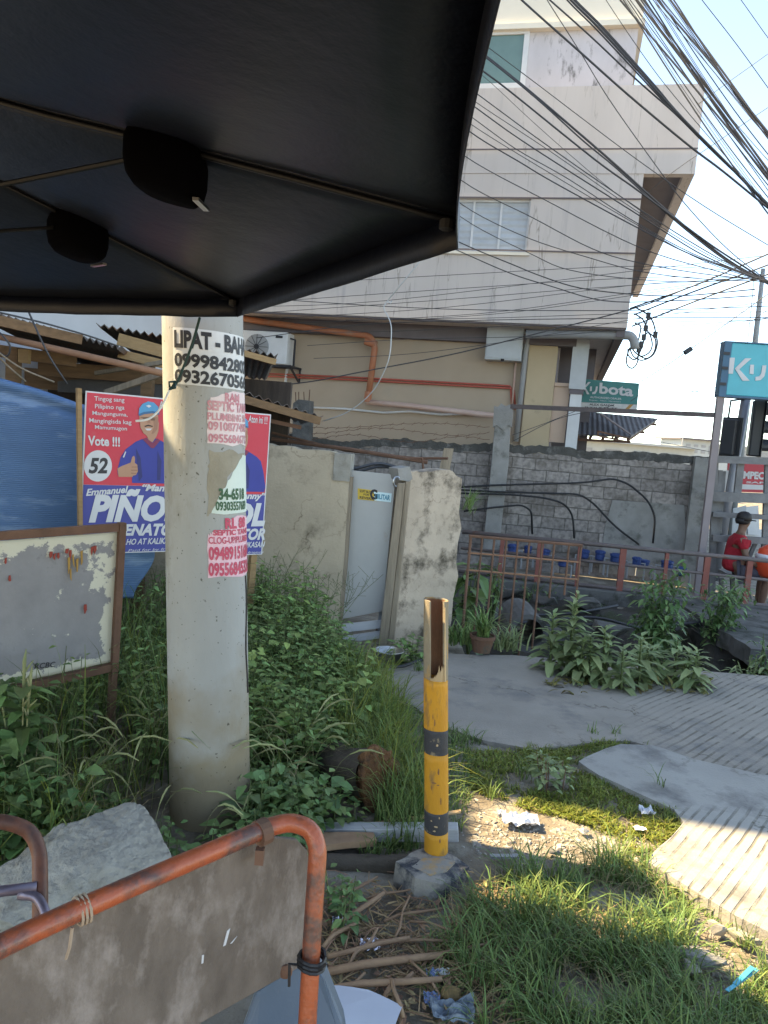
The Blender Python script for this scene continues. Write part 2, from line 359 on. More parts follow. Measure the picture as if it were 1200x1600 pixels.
m_poster_red = mat('poster_red', (.62, .04, .065), (.55, .035, .06), 3, .42, .45, 5, stain=(.50, .09, .10), samt=.2, sscale=3)
m_poster_blue = mat('poster_blue', (.035, .05, .24), (.045, .06, .25), 3, .42, .45, 5)
m_letter = plain('letter_white', (.56, .56, .57), .45)
m_ink = plain('ink_black', (.025, .025, .03), .5)
m_ink_red = mat('ink_red', (.50, .045, .09), (.56, .10, .14), 30, .6, .02, 60)
m_ink_pink = mat('ink_faded', (.50, .14, .18), (.60, .33, .33), 18, .7, .02, 60)
m_ink_green = plain('ink_green', (.03, .10, .045), .6)
m_paper = mat('paper', (.66, .66, .65), (.56, .56, .55), 8, .75, .1, 50)
m_paper_pink = mat('paper_pink', (.72, .52, .52), (.66, .58, .55), 9, .8, .15, 50)
m_paper_red = mat('paper_rose', (.74, .46, .50), (.66, .40, .44), 9, .8, .15, 50)
m_paper_green = mat('paper_green', (.60, .67, .60), (.50, .57, .50), 9, .8, .15, 50)
m_skin = plain('skin_print', (.46, .23, .145), .5)
m_skin_p = plain('skin', (.17, .085, .055), .55)
m_cap = plain('cap_blue', (.03, .27, .47), .5)
m_shirt_blue = mat('shirt_blue', (.022, .035, .21), (.03, .05, .28), 3, .5, .02, 60)
m_tarp = stripe_mat('blue_tarp', None, None, 'Z', .012, base=mat('blue_tarp', (.085, .19, .34), (.058, .135, .255), 3, .55, .35, 14, stain=(.17, .28, .42), samt=.3, sscale=4, stretch=(.5, 1, 3.2)), bump=.25)
m_board = mat('notice_sheet', (.29, .275, .275), (.21, .20, .205), 6, .6, .2, 50, stain=(.13, .12, .13), samt=.15, sscale=6)
def notice_mat():
    mt = m_board; n = mt.node_tree.nodes; l = mt.node_tree.links; b = n['Principled BSDF']
    tc = n.new('ShaderNodeTexCoord'); nz = n.new('ShaderNodeTexNoise'); nz.inputs['Scale'].default_value = 9; nz.inputs['Detail'].default_value = 10; nz.inputs['Roughness'].default_value = .72; l.new(tc.outputs['Object'], nz.inputs[0])
    at = n.new('ShaderNodeAttribute'); at.attribute_name = 'wear'
    ad = n.new('ShaderNodeMath'); ad.operation = 'ADD'; l.new(nz.outputs[0], ad.inputs[0]); l.new(at.outputs['Fac'], ad.inputs[1])
    rp = n.new('ShaderNodeValToRGB'); rp.color_ramp.elements[0].position = .625; rp.color_ramp.elements[1].position = .65; l.new(ad.outputs[0], rp.inputs[0])
    mx = n.new('ShaderNodeMixRGB'); l.new(rp.outputs[0], mx.inputs[0]); l.new(b.inputs['Base Color'].links[0].from_socket, mx.inputs[1]); mx.inputs[2].default_value = (.60, .56, .45, 1); l.new(mx.outputs[0], b.inputs['Base Color'])
notice_mat()
m_orange = mat('orange_enamel', (.43, .085, .03), (.33, .07, .028), 9, .36, .35, 60, stain=(.105, .05, .04), samt=.5, sscale=14, spec=.45, coat=.2)
m_ply = mat('old_plywood', (.185, .145, .12), (.10, .076, .062), 16, .75, .45, 90, stain=(.25, .205, .18), samt=.42, sscale=13, stretch=(1, 1, .55), contrast=.2)
m_bluebody = mat('grey_blue_panel', (.085, .125, .17), (.06, .09, .125), 5, .45, .1, 50, stain=(.25, .22, .21), samt=.1, sscale=6)
m_yellow = mat('bollard_yellow', (.62, .265, .025), (.50, .20, .022), 7, .6, .45, 60, stain=(.24, .12, .045), samt=.27, sscale=15, stretch=(1, 1, .35))
m_bblack = mat('bollard_black', (.05, .047, .05), (.035, .033, .035), 9, .6, .35, 60, stain=(.50, .36, .20), samt=.12, sscale=13)
m_block_base = mat('footing_paint', (.38, .35, .30), (.24, .21, .18), 9, .85, .7, 35, stain=(.04, .045, .055), samt=.62, sscale=9)
m_foot_yellow = mat('footing_yellow', (.52, .27, .09), (.38, .24, .12), 14, .85, .6, 35, stain=(.26, .24, .21), samt=.75, sscale=16)
m_hollow = mat('hollow_rust', (.27, .125, .065), (.15, .07, .04), 9, .9, .5, 40, stretch=(1, 1, .3))
m_splint = mat('raw_wood', (.55, .37, .21), (.40, .26, .14), 14, .85, .4, 50, stretch=(3, 3, .3))
m_rot = mat('rotten_wood', (.26, .115, .05), (.10, .045, .024), 14, .95, 1.0, 40, stain=(.03, .018, .012), samt=.35, sscale=10, bdist=.03)
m_bark = mat('bark', (.11, .085, .065), (.055, .045, .035), 10, .95, .8, 40)
m_stick = mat('dry_stalk', (.36, .24, .13), (.20, .125, .07), 9, .85, .3, 60, island=.35)
m_leaf = mat('weed_leaf', (.175, .275, .095), (.12, .21, .068), 4, .5, 0, 60, trans=.3, island=.42, spec=.35)
m_leaf_dk = mat('dark_leaf', (.13, .225, .08), (.092, .175, .06), 4, .42, 0, 60, trans=.25, island=.35, spec=.4)
m_leaf_lt = mat('pale_leaf', (.25, .31, .15), (.19, .245, .11), 5, .55, 0, 60, trans=.3, island=.3, spec=.3)
m_leaf_lt2 = mat('bright_leaf', (.21, .32, .10), (.15, .245, .07), 4, .5, 0, 60, trans=.3, island=.4, spec=.3)
m_leaf_yl = mat('yellowing_leaf', (.20, .17, .055), (.14, .11, .04), 5, .6, 0, 60, trans=.3, island=.3)
m_grass = mat('grass_blade', (.14, .215, .07), (.10, .165, .05), 3, .5, 0, 60, trans=.35, island=.45, spec=.3)
m_grass_y = mat('lawn_blade', (.21, .25, .055), (.15, .19, .04), 3, .5, 0, 60, trans=.4, island=.4, spec=.3)
m_straw = mat('straw', (.33, .26, .13), (.22, .17, .09), 5, .7, 0, 60, trans=.2, island=.35)
m_seed = mat('seed_head', (.27, .26, .13), (.18, .19, .08), 20, .8, .3, 90, island=.3)
m_stem = plain('green_stem', (.08, .11, .035), .6)
m_terra = mat('terracotta', (.20, .09, .055), (.12, .065, .045), 9, .9, .2, 50, stain=(.09, .08, .06), samt=.35, sscale=8)
m_stone = mat('stone', (.36, .33, .285), (.22, .20, .175), 9, .9, .4, 40, island=.35)
m_foil = plain('foil', (.62, .60, .68), .25, .8)
m_plastic = mat('white_plastic', (.50, .53, .58), (.42, .45, .51), 6, .4, .15, 18)
m_plastic_b = mat('blue_plastic', (.10, .17, .33), (.16, .24, .40), 8, .35, .2, 20)
m_cyan = plain('cyan_plastic', (.02, .42, .55), .4)
m_teal = plain('sign_teal', (.012, .40, .48), .35)
m_teal_dk = plain('sign_teal_worn', (.02, .21, .20), .5)
m_signedge = plain('sign_edge', (.03, .12, .20), .5)
m_post = plain('post_mauve', (.27, .22, .22), .6)
m_signalblack = plain('signal_black', (.022, .024, .03), .45)
m_red = mat('shirt_red', (.42, .018, .03), (.30, .014, .022), 9, .85, .8, 14, bdist=.03)
m_short = plain('dark_short', (.05, .045, .06), .8)
m_hair = plain('hair', (.014, .012, .012), .6)
m_orangep = plain('orange_plastic', (.72, .075, .03), .4)
m_blue = plain('meter_blue', (.018, .06, .19), .5)
m_water = plain('ditch_water', (.016, .016, .014), .12, 0, .5)
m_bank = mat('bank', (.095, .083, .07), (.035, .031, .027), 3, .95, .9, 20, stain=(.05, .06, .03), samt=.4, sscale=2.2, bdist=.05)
m_glass_g = plain('green_glass', (.11, .20, .18), .12, 0, .6)
m_jal = stripe_mat('louvre_glass', (.46, .50, .54), (.36, .39, .42), 'Z', .11, .3, .5)
m_roof = stripe_mat('rust_sheet', (.20, .17, .155), (.10, .085, .078), 'X', .09, .7, .7)
m_roof_grey = plain('far_roof', (.42, .44, .43), .7)
m_copvc = mat('orange_pvc', (.44, .16, .085), (.35, .12, .065), 4, .5, .1, 40, stain=(.33, .17, .12), samt=.3, sscale=3)
m_pvcpale = mat('faded_pvc', (.52, .37, .32), (.46, .29, .24), 3, .55, .1, 40)
m_conduit = plain('red_conduit', (.48, .10, .075), .5)
m_wall_left = mat('pale_wall', (.50, .50, .52), (.42, .42, .44), 1, .85, .1, 25)

# ================================================================== THE GROUND
def sm(a, b, x):
    t = max(0, min(1, (x - a) / (b - a))); return t * t * (3 - 2 * t)
A_RAIL = R(-8)
def yfar(x): return 11.4 - .14 * x
slab_low = [(1.10, 3.9), (1.55, 3.35), (1.15, 2.92), (1.5, 2.45), (2.9, .6)]
def gh(x, y):
    n = noise.noise(Vector((x * 1.3, y * 1.3, 0))) * .010 + noise.noise(Vector((x * 5, y * 5, 3))) * .009 + noise.noise(Vector((x * 17, y * 17, 8))) * .005
    if y > 20 or abs(x) > 12: n *= .3
    z = -.012 + n
    # under and beside the slabs the soil lies lower
    k = sm(.9, 1.2, x + .25 * (y - 3)) * sm(-1, 0, y)
    z -= .004 * k + .016 * sm(.9, 1.2, x) * sm(3.1, 2.7, y)
    z -= .06 * sm(.0, .35, x) * sm(5.0, 5.3, y)
    if x > .6:
        side = sm(.72, .95, x)
        yf = yfar(x)
        d = -1.5 * sm(5.74, 5.84, y) + 1.02 * sm(7.9, yf, y) if y < yf else -.5
        if 7.6 < y < yf: d += noise.noise(Vector((x * 1.1, y * 1.7, 5))) * .14 + noise.noise(Vector((x * 3, y * 4, 5))) * .06
        z = z + d * side + (0 if side == 1 else -.45 * sm(6, 9, y) * (1 - side))
    else:
        z -= .45 * sm(6, 9, y)
    return z
def steps(a, b, s):
    k = int(round((b - a) / s)); return [a + (b - a) * i / k for i in range(k)]
gx = [-400, -200, -90, -40, -20, -12, -8, -5.5, -4, -3.2] + steps(-2.7, 3.2, .045) + steps(3.2, 8, .16) + [8, 9.5, 12, 20, 40, 90, 200, 400]
gy = [-400, -150, -50, -20, -8, -4, -2, -1] + steps(-.4, 6.2, .045) + steps(6.2, 12.6, .12) + [12.6, 13.5, 15, 18, 25, 40, 80, 200, 600]
mb = MB(); nx = len(gx)
mb.add([(x, y, gh(x, y)) for y in gy for x in gx], [(j * nx + i, j * nx + i + 1, (j + 1) * nx + i + 1, (j + 1) * nx + i) for j in range(len(gy) - 1) for i in range(nx - 1)])
tag(mb.build('ground', m_ground, smooth=True, loc=(0, 0, 0)), None, None, kind='structure')
bk = MB(); xs = steps(.95, 7.5, .16); ys = [7.45 + .13 * i for i in range(30)]
def bky(x, y): return (x, min(y, yfar(x) - .02), gh(x, min(y, yfar(x) - .02)) + .03)
bk.add([bky(x, y) for y in ys for x in xs], [(j * len(xs) + i, j * len(xs) + i + 1, (j + 1) * len(xs) + i + 1, (j + 1) * len(xs) + i) for j in range(len(ys) - 1) for i in range(len(xs) - 1)])
tag(bk.build('ditch_bank', m_bank, smooth=True, loc=(0, 0, 0)), None, None, kind='structure')
wt = MB(); wt.add([(.9, 5.8, -1.36), (9, 5.8, -1.36), (9, 8.6, -1.36), (.9, 8.6, -1.36)], [(0, 1, 2, 3)])
tag(wt.build('ditch_water', m_water, loc=(0, 0, 0)), None, None, kind='structure')

def rough_outline(pts, step=.07, amp=.014, seed=0, skip=()):
    out = []
    for i in range(len(pts)):
        a = Vector(pts[i]); b = Vector(pts[(i + 1) % len(pts)]); L = (b - a).length
        k = max(1, int(L / step)) if L < 4 else 1
        for j in range(k):
            p = a.lerp(b, j / k); nn = noise.noise_vector(Vector((p.x * 6 + seed, p.y * 6, seed))); n2 = noise.noise_vector(Vector((p.x * 20 + seed, p.y * 20, seed)))
            out.append((p.x + nn.x * amp + n2.x * amp * .5, p.y + nn.y * amp + n2.y * amp * .5))
    return out
def gxy(px, py, z=.03): p = G(px, py, z); return (p.x, p.y)
g1, g2 = G(1057, 1377), G(1159, 1250); ga = math.atan2(g2.y - g1.y, g2.x - g1.x)
g3, g4 = G(1076, 1179), G(1200, 1108); gb = math.atan2(g4.y - g3.y, g4.x - g3.x)
m_road = groove_mat('road_concrete', (.36, .345, .31), (.28, .265, .24), ga, .042, (-.12, 1, 3.12, .10))
m_drive2 = groove_mat('drive_grooved', (.33, .29, .245), (.22, .195, .165), gb, .05, (-1, .15, -1.35, .5))
seam = [(1018, 1162), (1080, 1182), (1185, 1207)]
road = [gxy(*p) for p in [(905, 1187), (935, 1172), (970, 1160)] + seam] + [(3.0, 3.62), (9, 2.4), (9, -6), (5.5, -3.2)] + [(2.9, .6)] + [gxy(*p) for p in [(1200, 1450), (1150, 1427), (1080, 1387), (1012, 1345), (1030, 1322), (1072, 1282), (1055, 1262), (1000, 1238), (940, 1210)]]
mb = MB(); mb.slab(rough_outline(road, .06, .012, 3), -.09, .022)
tag(mb.build('road', m_road, loc=(0, 0, 0)), None, None, kind='structure')
sm2 = [(p[0], p[1] + .006) for p in [gxy(*q) for q in seam]]
drive = [gxy(*p) for p in [(590, 1043), (640, 1032), (700, 1017), (735, 1019)]] + [(1.06, 5.72), (1.9, 5.70), (2.9, 5.71), (9, 5.7), (9, 2.41), (3.0, 3.63)] + list(reversed(sm2)) + [gxy(*p) for p in [(985, 1152), (940, 1152), (880, 1160), (830, 1164), (760, 1152), (690, 1130), (650, 1100), (605, 1076), (584, 1060)]]
mb = MB(); mb.slab(rough_outline(drive, .07, .012, 9), -.12, .010)
tag(mb.build('driveway', m_drive2, loc=(0, 0, 0)), None, None, kind='structure')

# ================================================================== THE CONCRETE BUILDING
BF = Frame((0, 14.0), R(-13))
b_ = fthing('apartment_building', 'pinkish grey concrete building with overhanging upper floors behind the block wall', 'building', BF)
def bz(px, py, wv=0): return BF.uz(px, py, wv)
uR = bz(1003, 300)[0]; zS = (bz(985, 509)[1] + bz(500, 494)[1]) / 2; uP = bz(1094, 200)[0]; zP0 = bz(1088, 272)[1]; zP1 = bz(1098, 131)[1]
u3 = bz(995, 80)[0]
mb = MB()

(wa, wza), (wb, wzb) = bz(690, 392), bz(830, 311)
mb.box(-9, uR, .15, 12, zS, zP0 - .002); mb.box(-9, wa, 0, .149, zS, zP0 - .002); mb.box(wb, uR, 0, .149, zS, zP0 - .002); mb.box(wa + .001, wb - .001, 0, .149, zS, wza); mb.box(wa + .001, wb - .001, 0, .149, wzb, zP0 - .002); mb.build('upper_floor', m_facade, b_, local=True)
mb = MB(); mb.box(-9, uP, -.012, .16, zP0, zP1); mb.box(uP - .16, uP, .162, 10.5, zP0 - .0, zP1 - .003); mb.build('parapet', m_facade, b_, local=True)
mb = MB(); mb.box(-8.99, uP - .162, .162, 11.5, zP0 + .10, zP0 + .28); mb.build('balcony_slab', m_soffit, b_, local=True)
zc = bz(900, 28)[1]
mb = MB(); mb.box(-9, u3, .35, 12, zP0 + .29, zc); mb.build('third_floor', m_grime, b_, local=True)
mb = MB(); mb.box(-9, u3 + .05, .29, 12.05, zc + .002, 14); mb.build('top_storey', m_facade_top, b_, local=True)
mb = MB(); mb.box(-9, u3 + .09, .22, 12.1, zc - .02, zc + .07); mb.build('cornice', m_facade_top, b_, local=True)
for py, px in ((235, 760), (310, 760), (395, 900)):
    z = bz(px, py)[1]; mb = MB(); mb.box(-9, (uP + .004 if py == 235 else uR + .004), -.024, -.004 if py != 235 else -.014, z, z + .022); mb.build('shadow_joint_strip', m_soffit, b_, local=True)  # dark raised strips stand in for the shade inside the facade groove joints
# soffit beam + ground floor
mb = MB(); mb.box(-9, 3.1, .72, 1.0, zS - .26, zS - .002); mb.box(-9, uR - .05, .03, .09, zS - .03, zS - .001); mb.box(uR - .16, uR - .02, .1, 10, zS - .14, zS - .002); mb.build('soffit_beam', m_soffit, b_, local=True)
uC0, uC1 = bz(822, 600, .9)[0], bz(866, 600, .8)[0]
mb = MB(); mb.box(-9, uC0, .9, 1.1, -.6, zS - .262); mb.build('ground_floor_wall', m_tan, b_, local=True)
mb = MB(); mb.box(uC0 + .001, uC1, .80, 1.25, -.6, zS - .262); mb.build('column', m_tan2, b_, local=True)
u5, u6 = bz(889, 620, .75)[0], bz(911, 620, .75)[0]
zl = bz(880, 604, .95)[1]
mb = MB(); mb.box(uC1 + .002, u5 - .001, .95, 1.10, bz(880, 692, .95)[1] , zl); mb.box(uC1 + .002, u5 - .001, .90, 1.15, zl + .001, zl + .06); mb.build('balcony_parapet', m_beige, b_, local=True)
mb = MB(); z1 = bz(900, 608, .75)[1]; z2 = bz(900, 616, .75)[1]
mb.box(u5, u6, .75, 1.15, z2, z1 + .0); mb.build('column_band', m_soffit, b_, local=True)
mb = MB(); mb.box(u5 - .02, u6 + .02, .73, 1.17, z1 + .001, zS - .003); mb.build('column', m_lgrey, b_, local=True)
mb = MB(); mb.box(u5 + .02, u6 - .02, .77, 1.13, -.6, z2 - .001); mb.build('column', m_white, b_, local=True)
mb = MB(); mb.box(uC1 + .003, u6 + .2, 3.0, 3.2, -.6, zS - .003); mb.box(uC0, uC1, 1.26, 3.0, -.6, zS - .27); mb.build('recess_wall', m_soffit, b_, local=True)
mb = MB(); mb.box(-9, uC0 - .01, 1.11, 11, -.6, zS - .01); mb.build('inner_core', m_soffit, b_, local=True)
# windows
def window(px0, py0, px1, py1, wv, pane, cols, fw_=.06, name='window', fr_mat=m_white, dy=0):
    (ua, za), (ub, zb) = bz(px0, py1, wv), bz(px1, py0, wv)
    wv += dy; mb = MB(); o = .05
    mb.box(ua, ub, wv - o, wv - .003, za, za + fw_); mb.box(ua, ub, wv - o, wv - .003, zb - fw_, zb)
    us = [ua + (ub - ua - fw_) * i / cols for i in range(cols + 1)]
    for u in us: mb.box(u, u + fw_, wv - o + .002, wv - .003, za + fw_, zb - fw_)
    f = mb.build(name, fr_mat, b_, local=True)
    g = MB(); g.box(ua + .01, ub - .01, wv - .022, wv - .004, za + .01, zb - .01); g.build('pane', pane, f, local=True)
window(690, 311, 830, 392, .0, m_jal, 3, .035, dy=.12)
mb = MB(); mb.box(wa - .06, wb + .06, -.05, .02, wza - .05, wza - .002); mb.build('window_sill', m_facade_top, b_, local=True)
window(660, 46, 829, 143, .35, m_glass_g, 1, .09)

# ---- services on the tan wall
def bpath(pts, wv): return [BF.W(*((lambda q: (q[0], wv, q[1]))(bz(px, py, wv)))) for px, py in pts]
def round_path(P, r=.09, n=5):
    P = [Vector(p) for p in P]; out = [P[0]]
    for i in range(1, len(P) - 1):
        a, b, c = P[i - 1], P[i], P[i + 1]; d1 = (a - b); d2 = (c - b); rr = min(r, d1.length * .45, d2.length * .45)
        p1 = b + d1.normalized() * rr; p2 = b + d2.normalized() * rr
        for k in range(n + 1):
            t = k / n; out.append(p1 * (1 - t) ** 2 + b * 2 * t * (1 - t) + p2 * t * t)
    out.append(P[-1]); return out
mb = MB(); mb.tube(round_path(bpath([(330, 488), (410, 503), (578, 525), (586, 540), (575, 625)], .62), .12), .06, 10)
t = mb.build('drain_pipe', m_copvc, smooth=True); tag(t, 'thick orange drain pipe bending down the tan wall under the overhang', 'pipe')
for pp in ([(576, 612), (574, 628)], [(571, 533), (588, 539)]): mb = MB(); mb.tube(bpath(pp, .62), .071, 10); mb.build('collar', m_copvc, t)
mb = MB(); mb.tube(round_path(bpath([(573, 628), (640, 634), (776, 650)], .62), .1), .052, 10); tag(mb.build('drain_pipe', m_pvcpale, smooth=True), 'faded pinkish drain pipe running sideways low on the tan wall', 'pipe')
for k, (dy, lab) in enumerate(((0, 'upper of two thin red conduits crossing the tan wall'), (4, 'lower of two thin red conduits crossing the tan wall'))):
    mb = MB(); mb.tube(round_path(bpath([(380, 582 + dy), (560, 590 + dy), (798 + k * 5, 603 + dy), (800 + k * 5, 640)], .85), .05), .018, 6); tag(mb.build('conduit', m_conduit, smooth=True), lab, 'conduit')
mb = MB(); mb.tube(bpath([(488, 637), (540, 639), (600, 645), (640, 643), (690, 648), (745, 646)], .86), .022, 6); tag(mb.build('water_pipe', m_white, smooth=True), 'thin white water pipe sagging along the tan wall above the block wall', 'pipe')
mb = MB(); mb.tube(bpath([(452, 560), (447, 585), (444, 628)], .86), .028, 8); tag(mb.build('drain_pipe', m_white, smooth=True), 'short white drain pipe hanging below the air conditioner', 'pipe')
mb = MB(); mb.tube(round_path(bpath([(800, 518), (828, 521), (822, 545), (806, 690)], .76), .1), .05, 8); tag(mb.build('conduit', m_grey, smooth=True), 'thick dark vertical conduit beside the tan column', 'conduit')
mb = MB(); mb.tube(round_path(bpath([(822, 522), (985, 524), (991, 532), (992, 545)], .2), .12), .075, 8)
tag(mb.build('service_conduit', m_grey, smooth=True), 'thick grey service conduit under the overhang ending in a bent entrance head', 'conduit')
mb = MB(); mb.tube(bpath([(806, 565), (800, 636)], .8), .02, 6); tag(mb.build('conduit', m_pvcpale, smooth=True), 'pale thin conduit dropping from the grey meter cabinet', 'conduit')
# electrical cabinet
(ua, za), (ub, zb) = bz(757, 561, .55), bz(819, 510, .55)
cb = fthing('meter_cabinet', 'flat grey metal cabinet fixed under the overhang of the building', 'cabinet', BF)
mb = MB(); mb.box(ua, ub, .55, .9, za, zb); mb.build('casing', m_lgrey, cb, local=True, bevel=.008)
mb = MB(); mb.box(ua + .03, ub - .03, .535, .549, za + .03, zb - .03); d = mb.build('door', m_lgrey, cb, local=True, bevel=.004)
mb = MB(); mb.box((ua + ub) / 2 - .03, (ua + ub) / 2 + .03, .515, .534, za - .02, za + .02); mb.build('latch', m_dark, cb, local=True)
# air conditioner
ac = fthing('air_conditioner', 'white air conditioner outdoor unit on a black bracket', 'air conditioner', BF)
(ua, za), (ub, zb) = bz(372, 565, .35), bz(450, 519, .35)
mb = MB(); mb.box(ua, ub, .35, .72, za, zb); mb.build('casing', m_white, ac, local=True, bevel=.02)
mid = ua + (ub - ua) * .38; cz = (za + zb) / 2
mb = MB(); RX = Matrix.Rotation(R(90), 4, 'X')
mb.lathe((mid, .345, cz), [(.24, 0), (.24, .012), (.20, .02)], 24, RX); mb.build('fan_grille', m_grey, ac, local=True)
mb = MB(); mb.lathe((mid, .32, cz), [(.05, 0), (.05, .012)], 16, RX)
for k in range(12): a = k * math.pi / 6; mb.bar((mid + .05 * math.cos(a), .318, cz + .05 * math.sin(a)), (mid + .23 * math.cos(a), .318, cz + .23 * math.sin(a)), .008, .008)
mb.build('fan_guard', m_signalblack, ac, local=True)
mb = MB(); mb.box(ub - .24, ub - .10, .34, .349, zb - .12, zb - .075); mb.build('badge', m_signalblack, ac, local=True)
mb = MB(); mb.bar((ua, .36, za - .03), (ub + .12, .36, za - .03), .04, .04); mb.bar((ua, .7, za - .03), (ub + .12, .7, za - .03), .04, .04)
for u in (ua + .1, ub + .1): mb.bar((u, .3, za - .03), (u, .9, za - .03), .04, .04); mb.bar((u, .88, za - .03), (u, .88, za - .3), .03, .03); mb.bar((u, .34, za - .05), (u, .88, za - .3), .03, .03)
mb.bar((ub + .10, .5, za - .03), (ub + .10, .5, zb - .12), .03, .03); mb.bar((ub + .10, .5, zb - .12), (ub + .0, .5, zb - .1), .03, .03)
mb.build('bracket', m_signalblack, ac, local=True)

# ================================================================== NEIGHBOURING PALE BUILDING (left)
nb = thing('apartment_building', 'plain pale grey building rising behind the shed roof', 'building', (-6, 4.6, 0))
mb = MB(); mb.box(-5.6, -3.2, 4.62, 14.5, -.3, 12.5); mb.build('wall', m_wall_left, nb)  # height and depth beyond the visible strip are shaped to shade ground and ditch
mb = MB(); mb.box(-5.6, -3.2, 2.95, 4.618, -.3, 4.3); mb.build('added_shade_block', m_wall_left, nb)  # unseen block, added to cast shade on the soil, weeds and rubble
mb = MB(); mb.box(-5.7, -3.1, 4.5, 14.55, 12.502, 12.7); mb.build('roof', m_conc, nb)
for x in (-5.2,):
    for z in (6, 9):
        mb = MB(); mb.box(x, x + 1.4, 4.58, 4.615, z, z + 1.3); f = mb.build('window', m_white, nb)
        mb = MB(); mb.box(x + .08, x + 1.32, 4.565, 4.578, z + .08, z + 1.22); mb.build('pane', m_glass_g, f)

# ================================================================== BLOCK WALL, POSTS, LOT WALLS
WF = Frame((0, 13.8), R(-8))
def ragged(fr, pts, step, amp, seed, wv=0):
    uz = [Vector(fr.uz(px, py, wv)) for px, py in pts]; out = []
    for a, b in zip(uz, uz[1:]):
        k = max(1, int((b - a).length / step))
        for j in range(k):
            p = a.lerp(b, j / k); out.append((p.x, p.y + amp * noise.noise(Vector((p.x * 9 + seed, p.y * 3, seed))) + amp * .5 * noise.noise(Vector((p.x * 31, seed, 0)))))
    out.append((uz[-1].x, uz[-1].y)); return out
wl = fthing('block_wall', 'long weathered grey hollow block wall behind the red railing', 'wall', WF)
top = ragged(WF, [(360, 668), (450, 678), (530, 690), (620, 684), (720, 694), (770, 692), (820, 696), (890, 698), (905, 704), (1000, 706), (1060, 711), (1112, 714)], .06, .035, 2)
uA, uB = top[0][0], top[-1][0]
mb = MB(); mb.prism([(uA, -.7)] + [(u, z - .14) for u, z in top] + [(uB, -.7)], 0, .15); mb.build('block_courses', m_block, wl, local=True)
m_wallcap = mat('wall_mortar_cap', (.12, .115, .105), (.06, .056, .05), 5, .95, .9, 25, stain=(.2, .19, .18), samt=.3, sscale=4, bdist=.03)
mb = MB(); cap = [(u, z - .14 + .03 * noise.noise(Vector((u * 4, 3, 1)))) for u, z in top]
mb.prism(list(reversed(cap)) + top, -.004, .154); mb.build('mortar_cap', m_wallcap, wl, local=True)
(ua, za), (ub, zb) = WF.uz(938, 868), WF.uz(1078, 792)
mb = MB(); mb.prism([(ua, -.5), (ua + .02, za + .5), (ua + .1, zb), (ub - .1, zb + .02), (ub, za + .4), (ub, -.5)], -.02, -.003); mb.build('render_patch', m_conc, wl, local=True)
(ua, za), (ub, zb) = WF.uz(1085, 900), WF.uz(1113, 716)
mb = MB(); mb.box(ub - .30, ub + .04, -.14, .2, -.7, zb); mb.build('end_pier', m_conc, wl, local=True)

def lean_post(fr, pxs, w0, w1, name, label, cat, m, rag=.03, seed=1):
    pts = [fr.uz(*p) for p in pxs]; mb = MB(); mb.prism(pts, w0, w1)
    return tag(mb.build(name, m), label, cat)
t = fthing('concrete_post', 'pale leaning concrete post with cast notches before the block wall', 'post', WF)
q = [WF.uz(*p, -.35) for p in ((775, 640), (799, 640), (795, 720), (779, 860), (754, 860), (768, 720))]
mb = MB(); mb.prism(q, -.35, -.12); mb.build('shaft', m_conc, t, local=True, bevel=.012)
mb = MB(); q = [WF.uz(*p, -.36) for p in ((772, 634), (778, 636), (783, 630), (790, 635), (797, 632), (802, 642), (800, 668), (795, 664), (786, 672), (776, 664), (770, 668))]
mb.prism(q, -.38, -.09); mb.build('broken_head', m_conc, t, local=True)
t = fthing('concrete_post', 'dark unfinished concrete stub with bare steel rods by the shed eave', 'post', WF)
q = [WF.uz(*p, -.5) for p in ((458, 630), (466, 624), (484, 626), (482, 700), (456, 698))]
mb = MB(); mb.prism(q, -.5, -.2); mb.build('shaft', mat('dark_stub', (.15, .145, .14), (.07, .068, .065), 6, .95, 1, 20, bdist=.03), t, local=True)
for px in (461, 466, 475, 482):
    a, z = WF.uz(px, 640, -.4); b, z2 = WF.uz(px + rnd.uniform(-1, 3), 608 + rnd.uniform(0, 8), -.4)
    mb = MB(); mb.tube([(a, -.4 + rnd.uniform(-.05, .1), z), (b, -.4, z2)], .009, 5); mb.build('steel_rod', m_rust, t, local=True)

# barbed wire strands
for k, (ya, yb) in enumerate(((662, 668), (672, 676), (682, 688))):
    mb = MB(); P = []
    for i in range(41):
        f = i / 40; u, z = WF.uz(425 + f * 340, ya + (yb - ya) * f + 5 * math.sin(f * math.pi * (2 + k)) , -.3); P.append(WF.W(u, -.3, z + .012 * math.sin(i * 2.4)))
    mb.tube(P, .006, 4)
    for i in range(2, 40, 2): mb.bar(P[i] + Vector((-.03, 0, -.03)), P[i] + Vector((.03, 0, .03)), .006, .006)
    tag(mb.build('barbed_wire', m_rust), ['topmost rusty barbed wire strand strung above the block wall', 'middle rusty barbed wire strand strung above the block wall', 'lowest rusty barbed wire strand strung along the block wall top'][k], 'barbed wire', 'barbed wire strands')

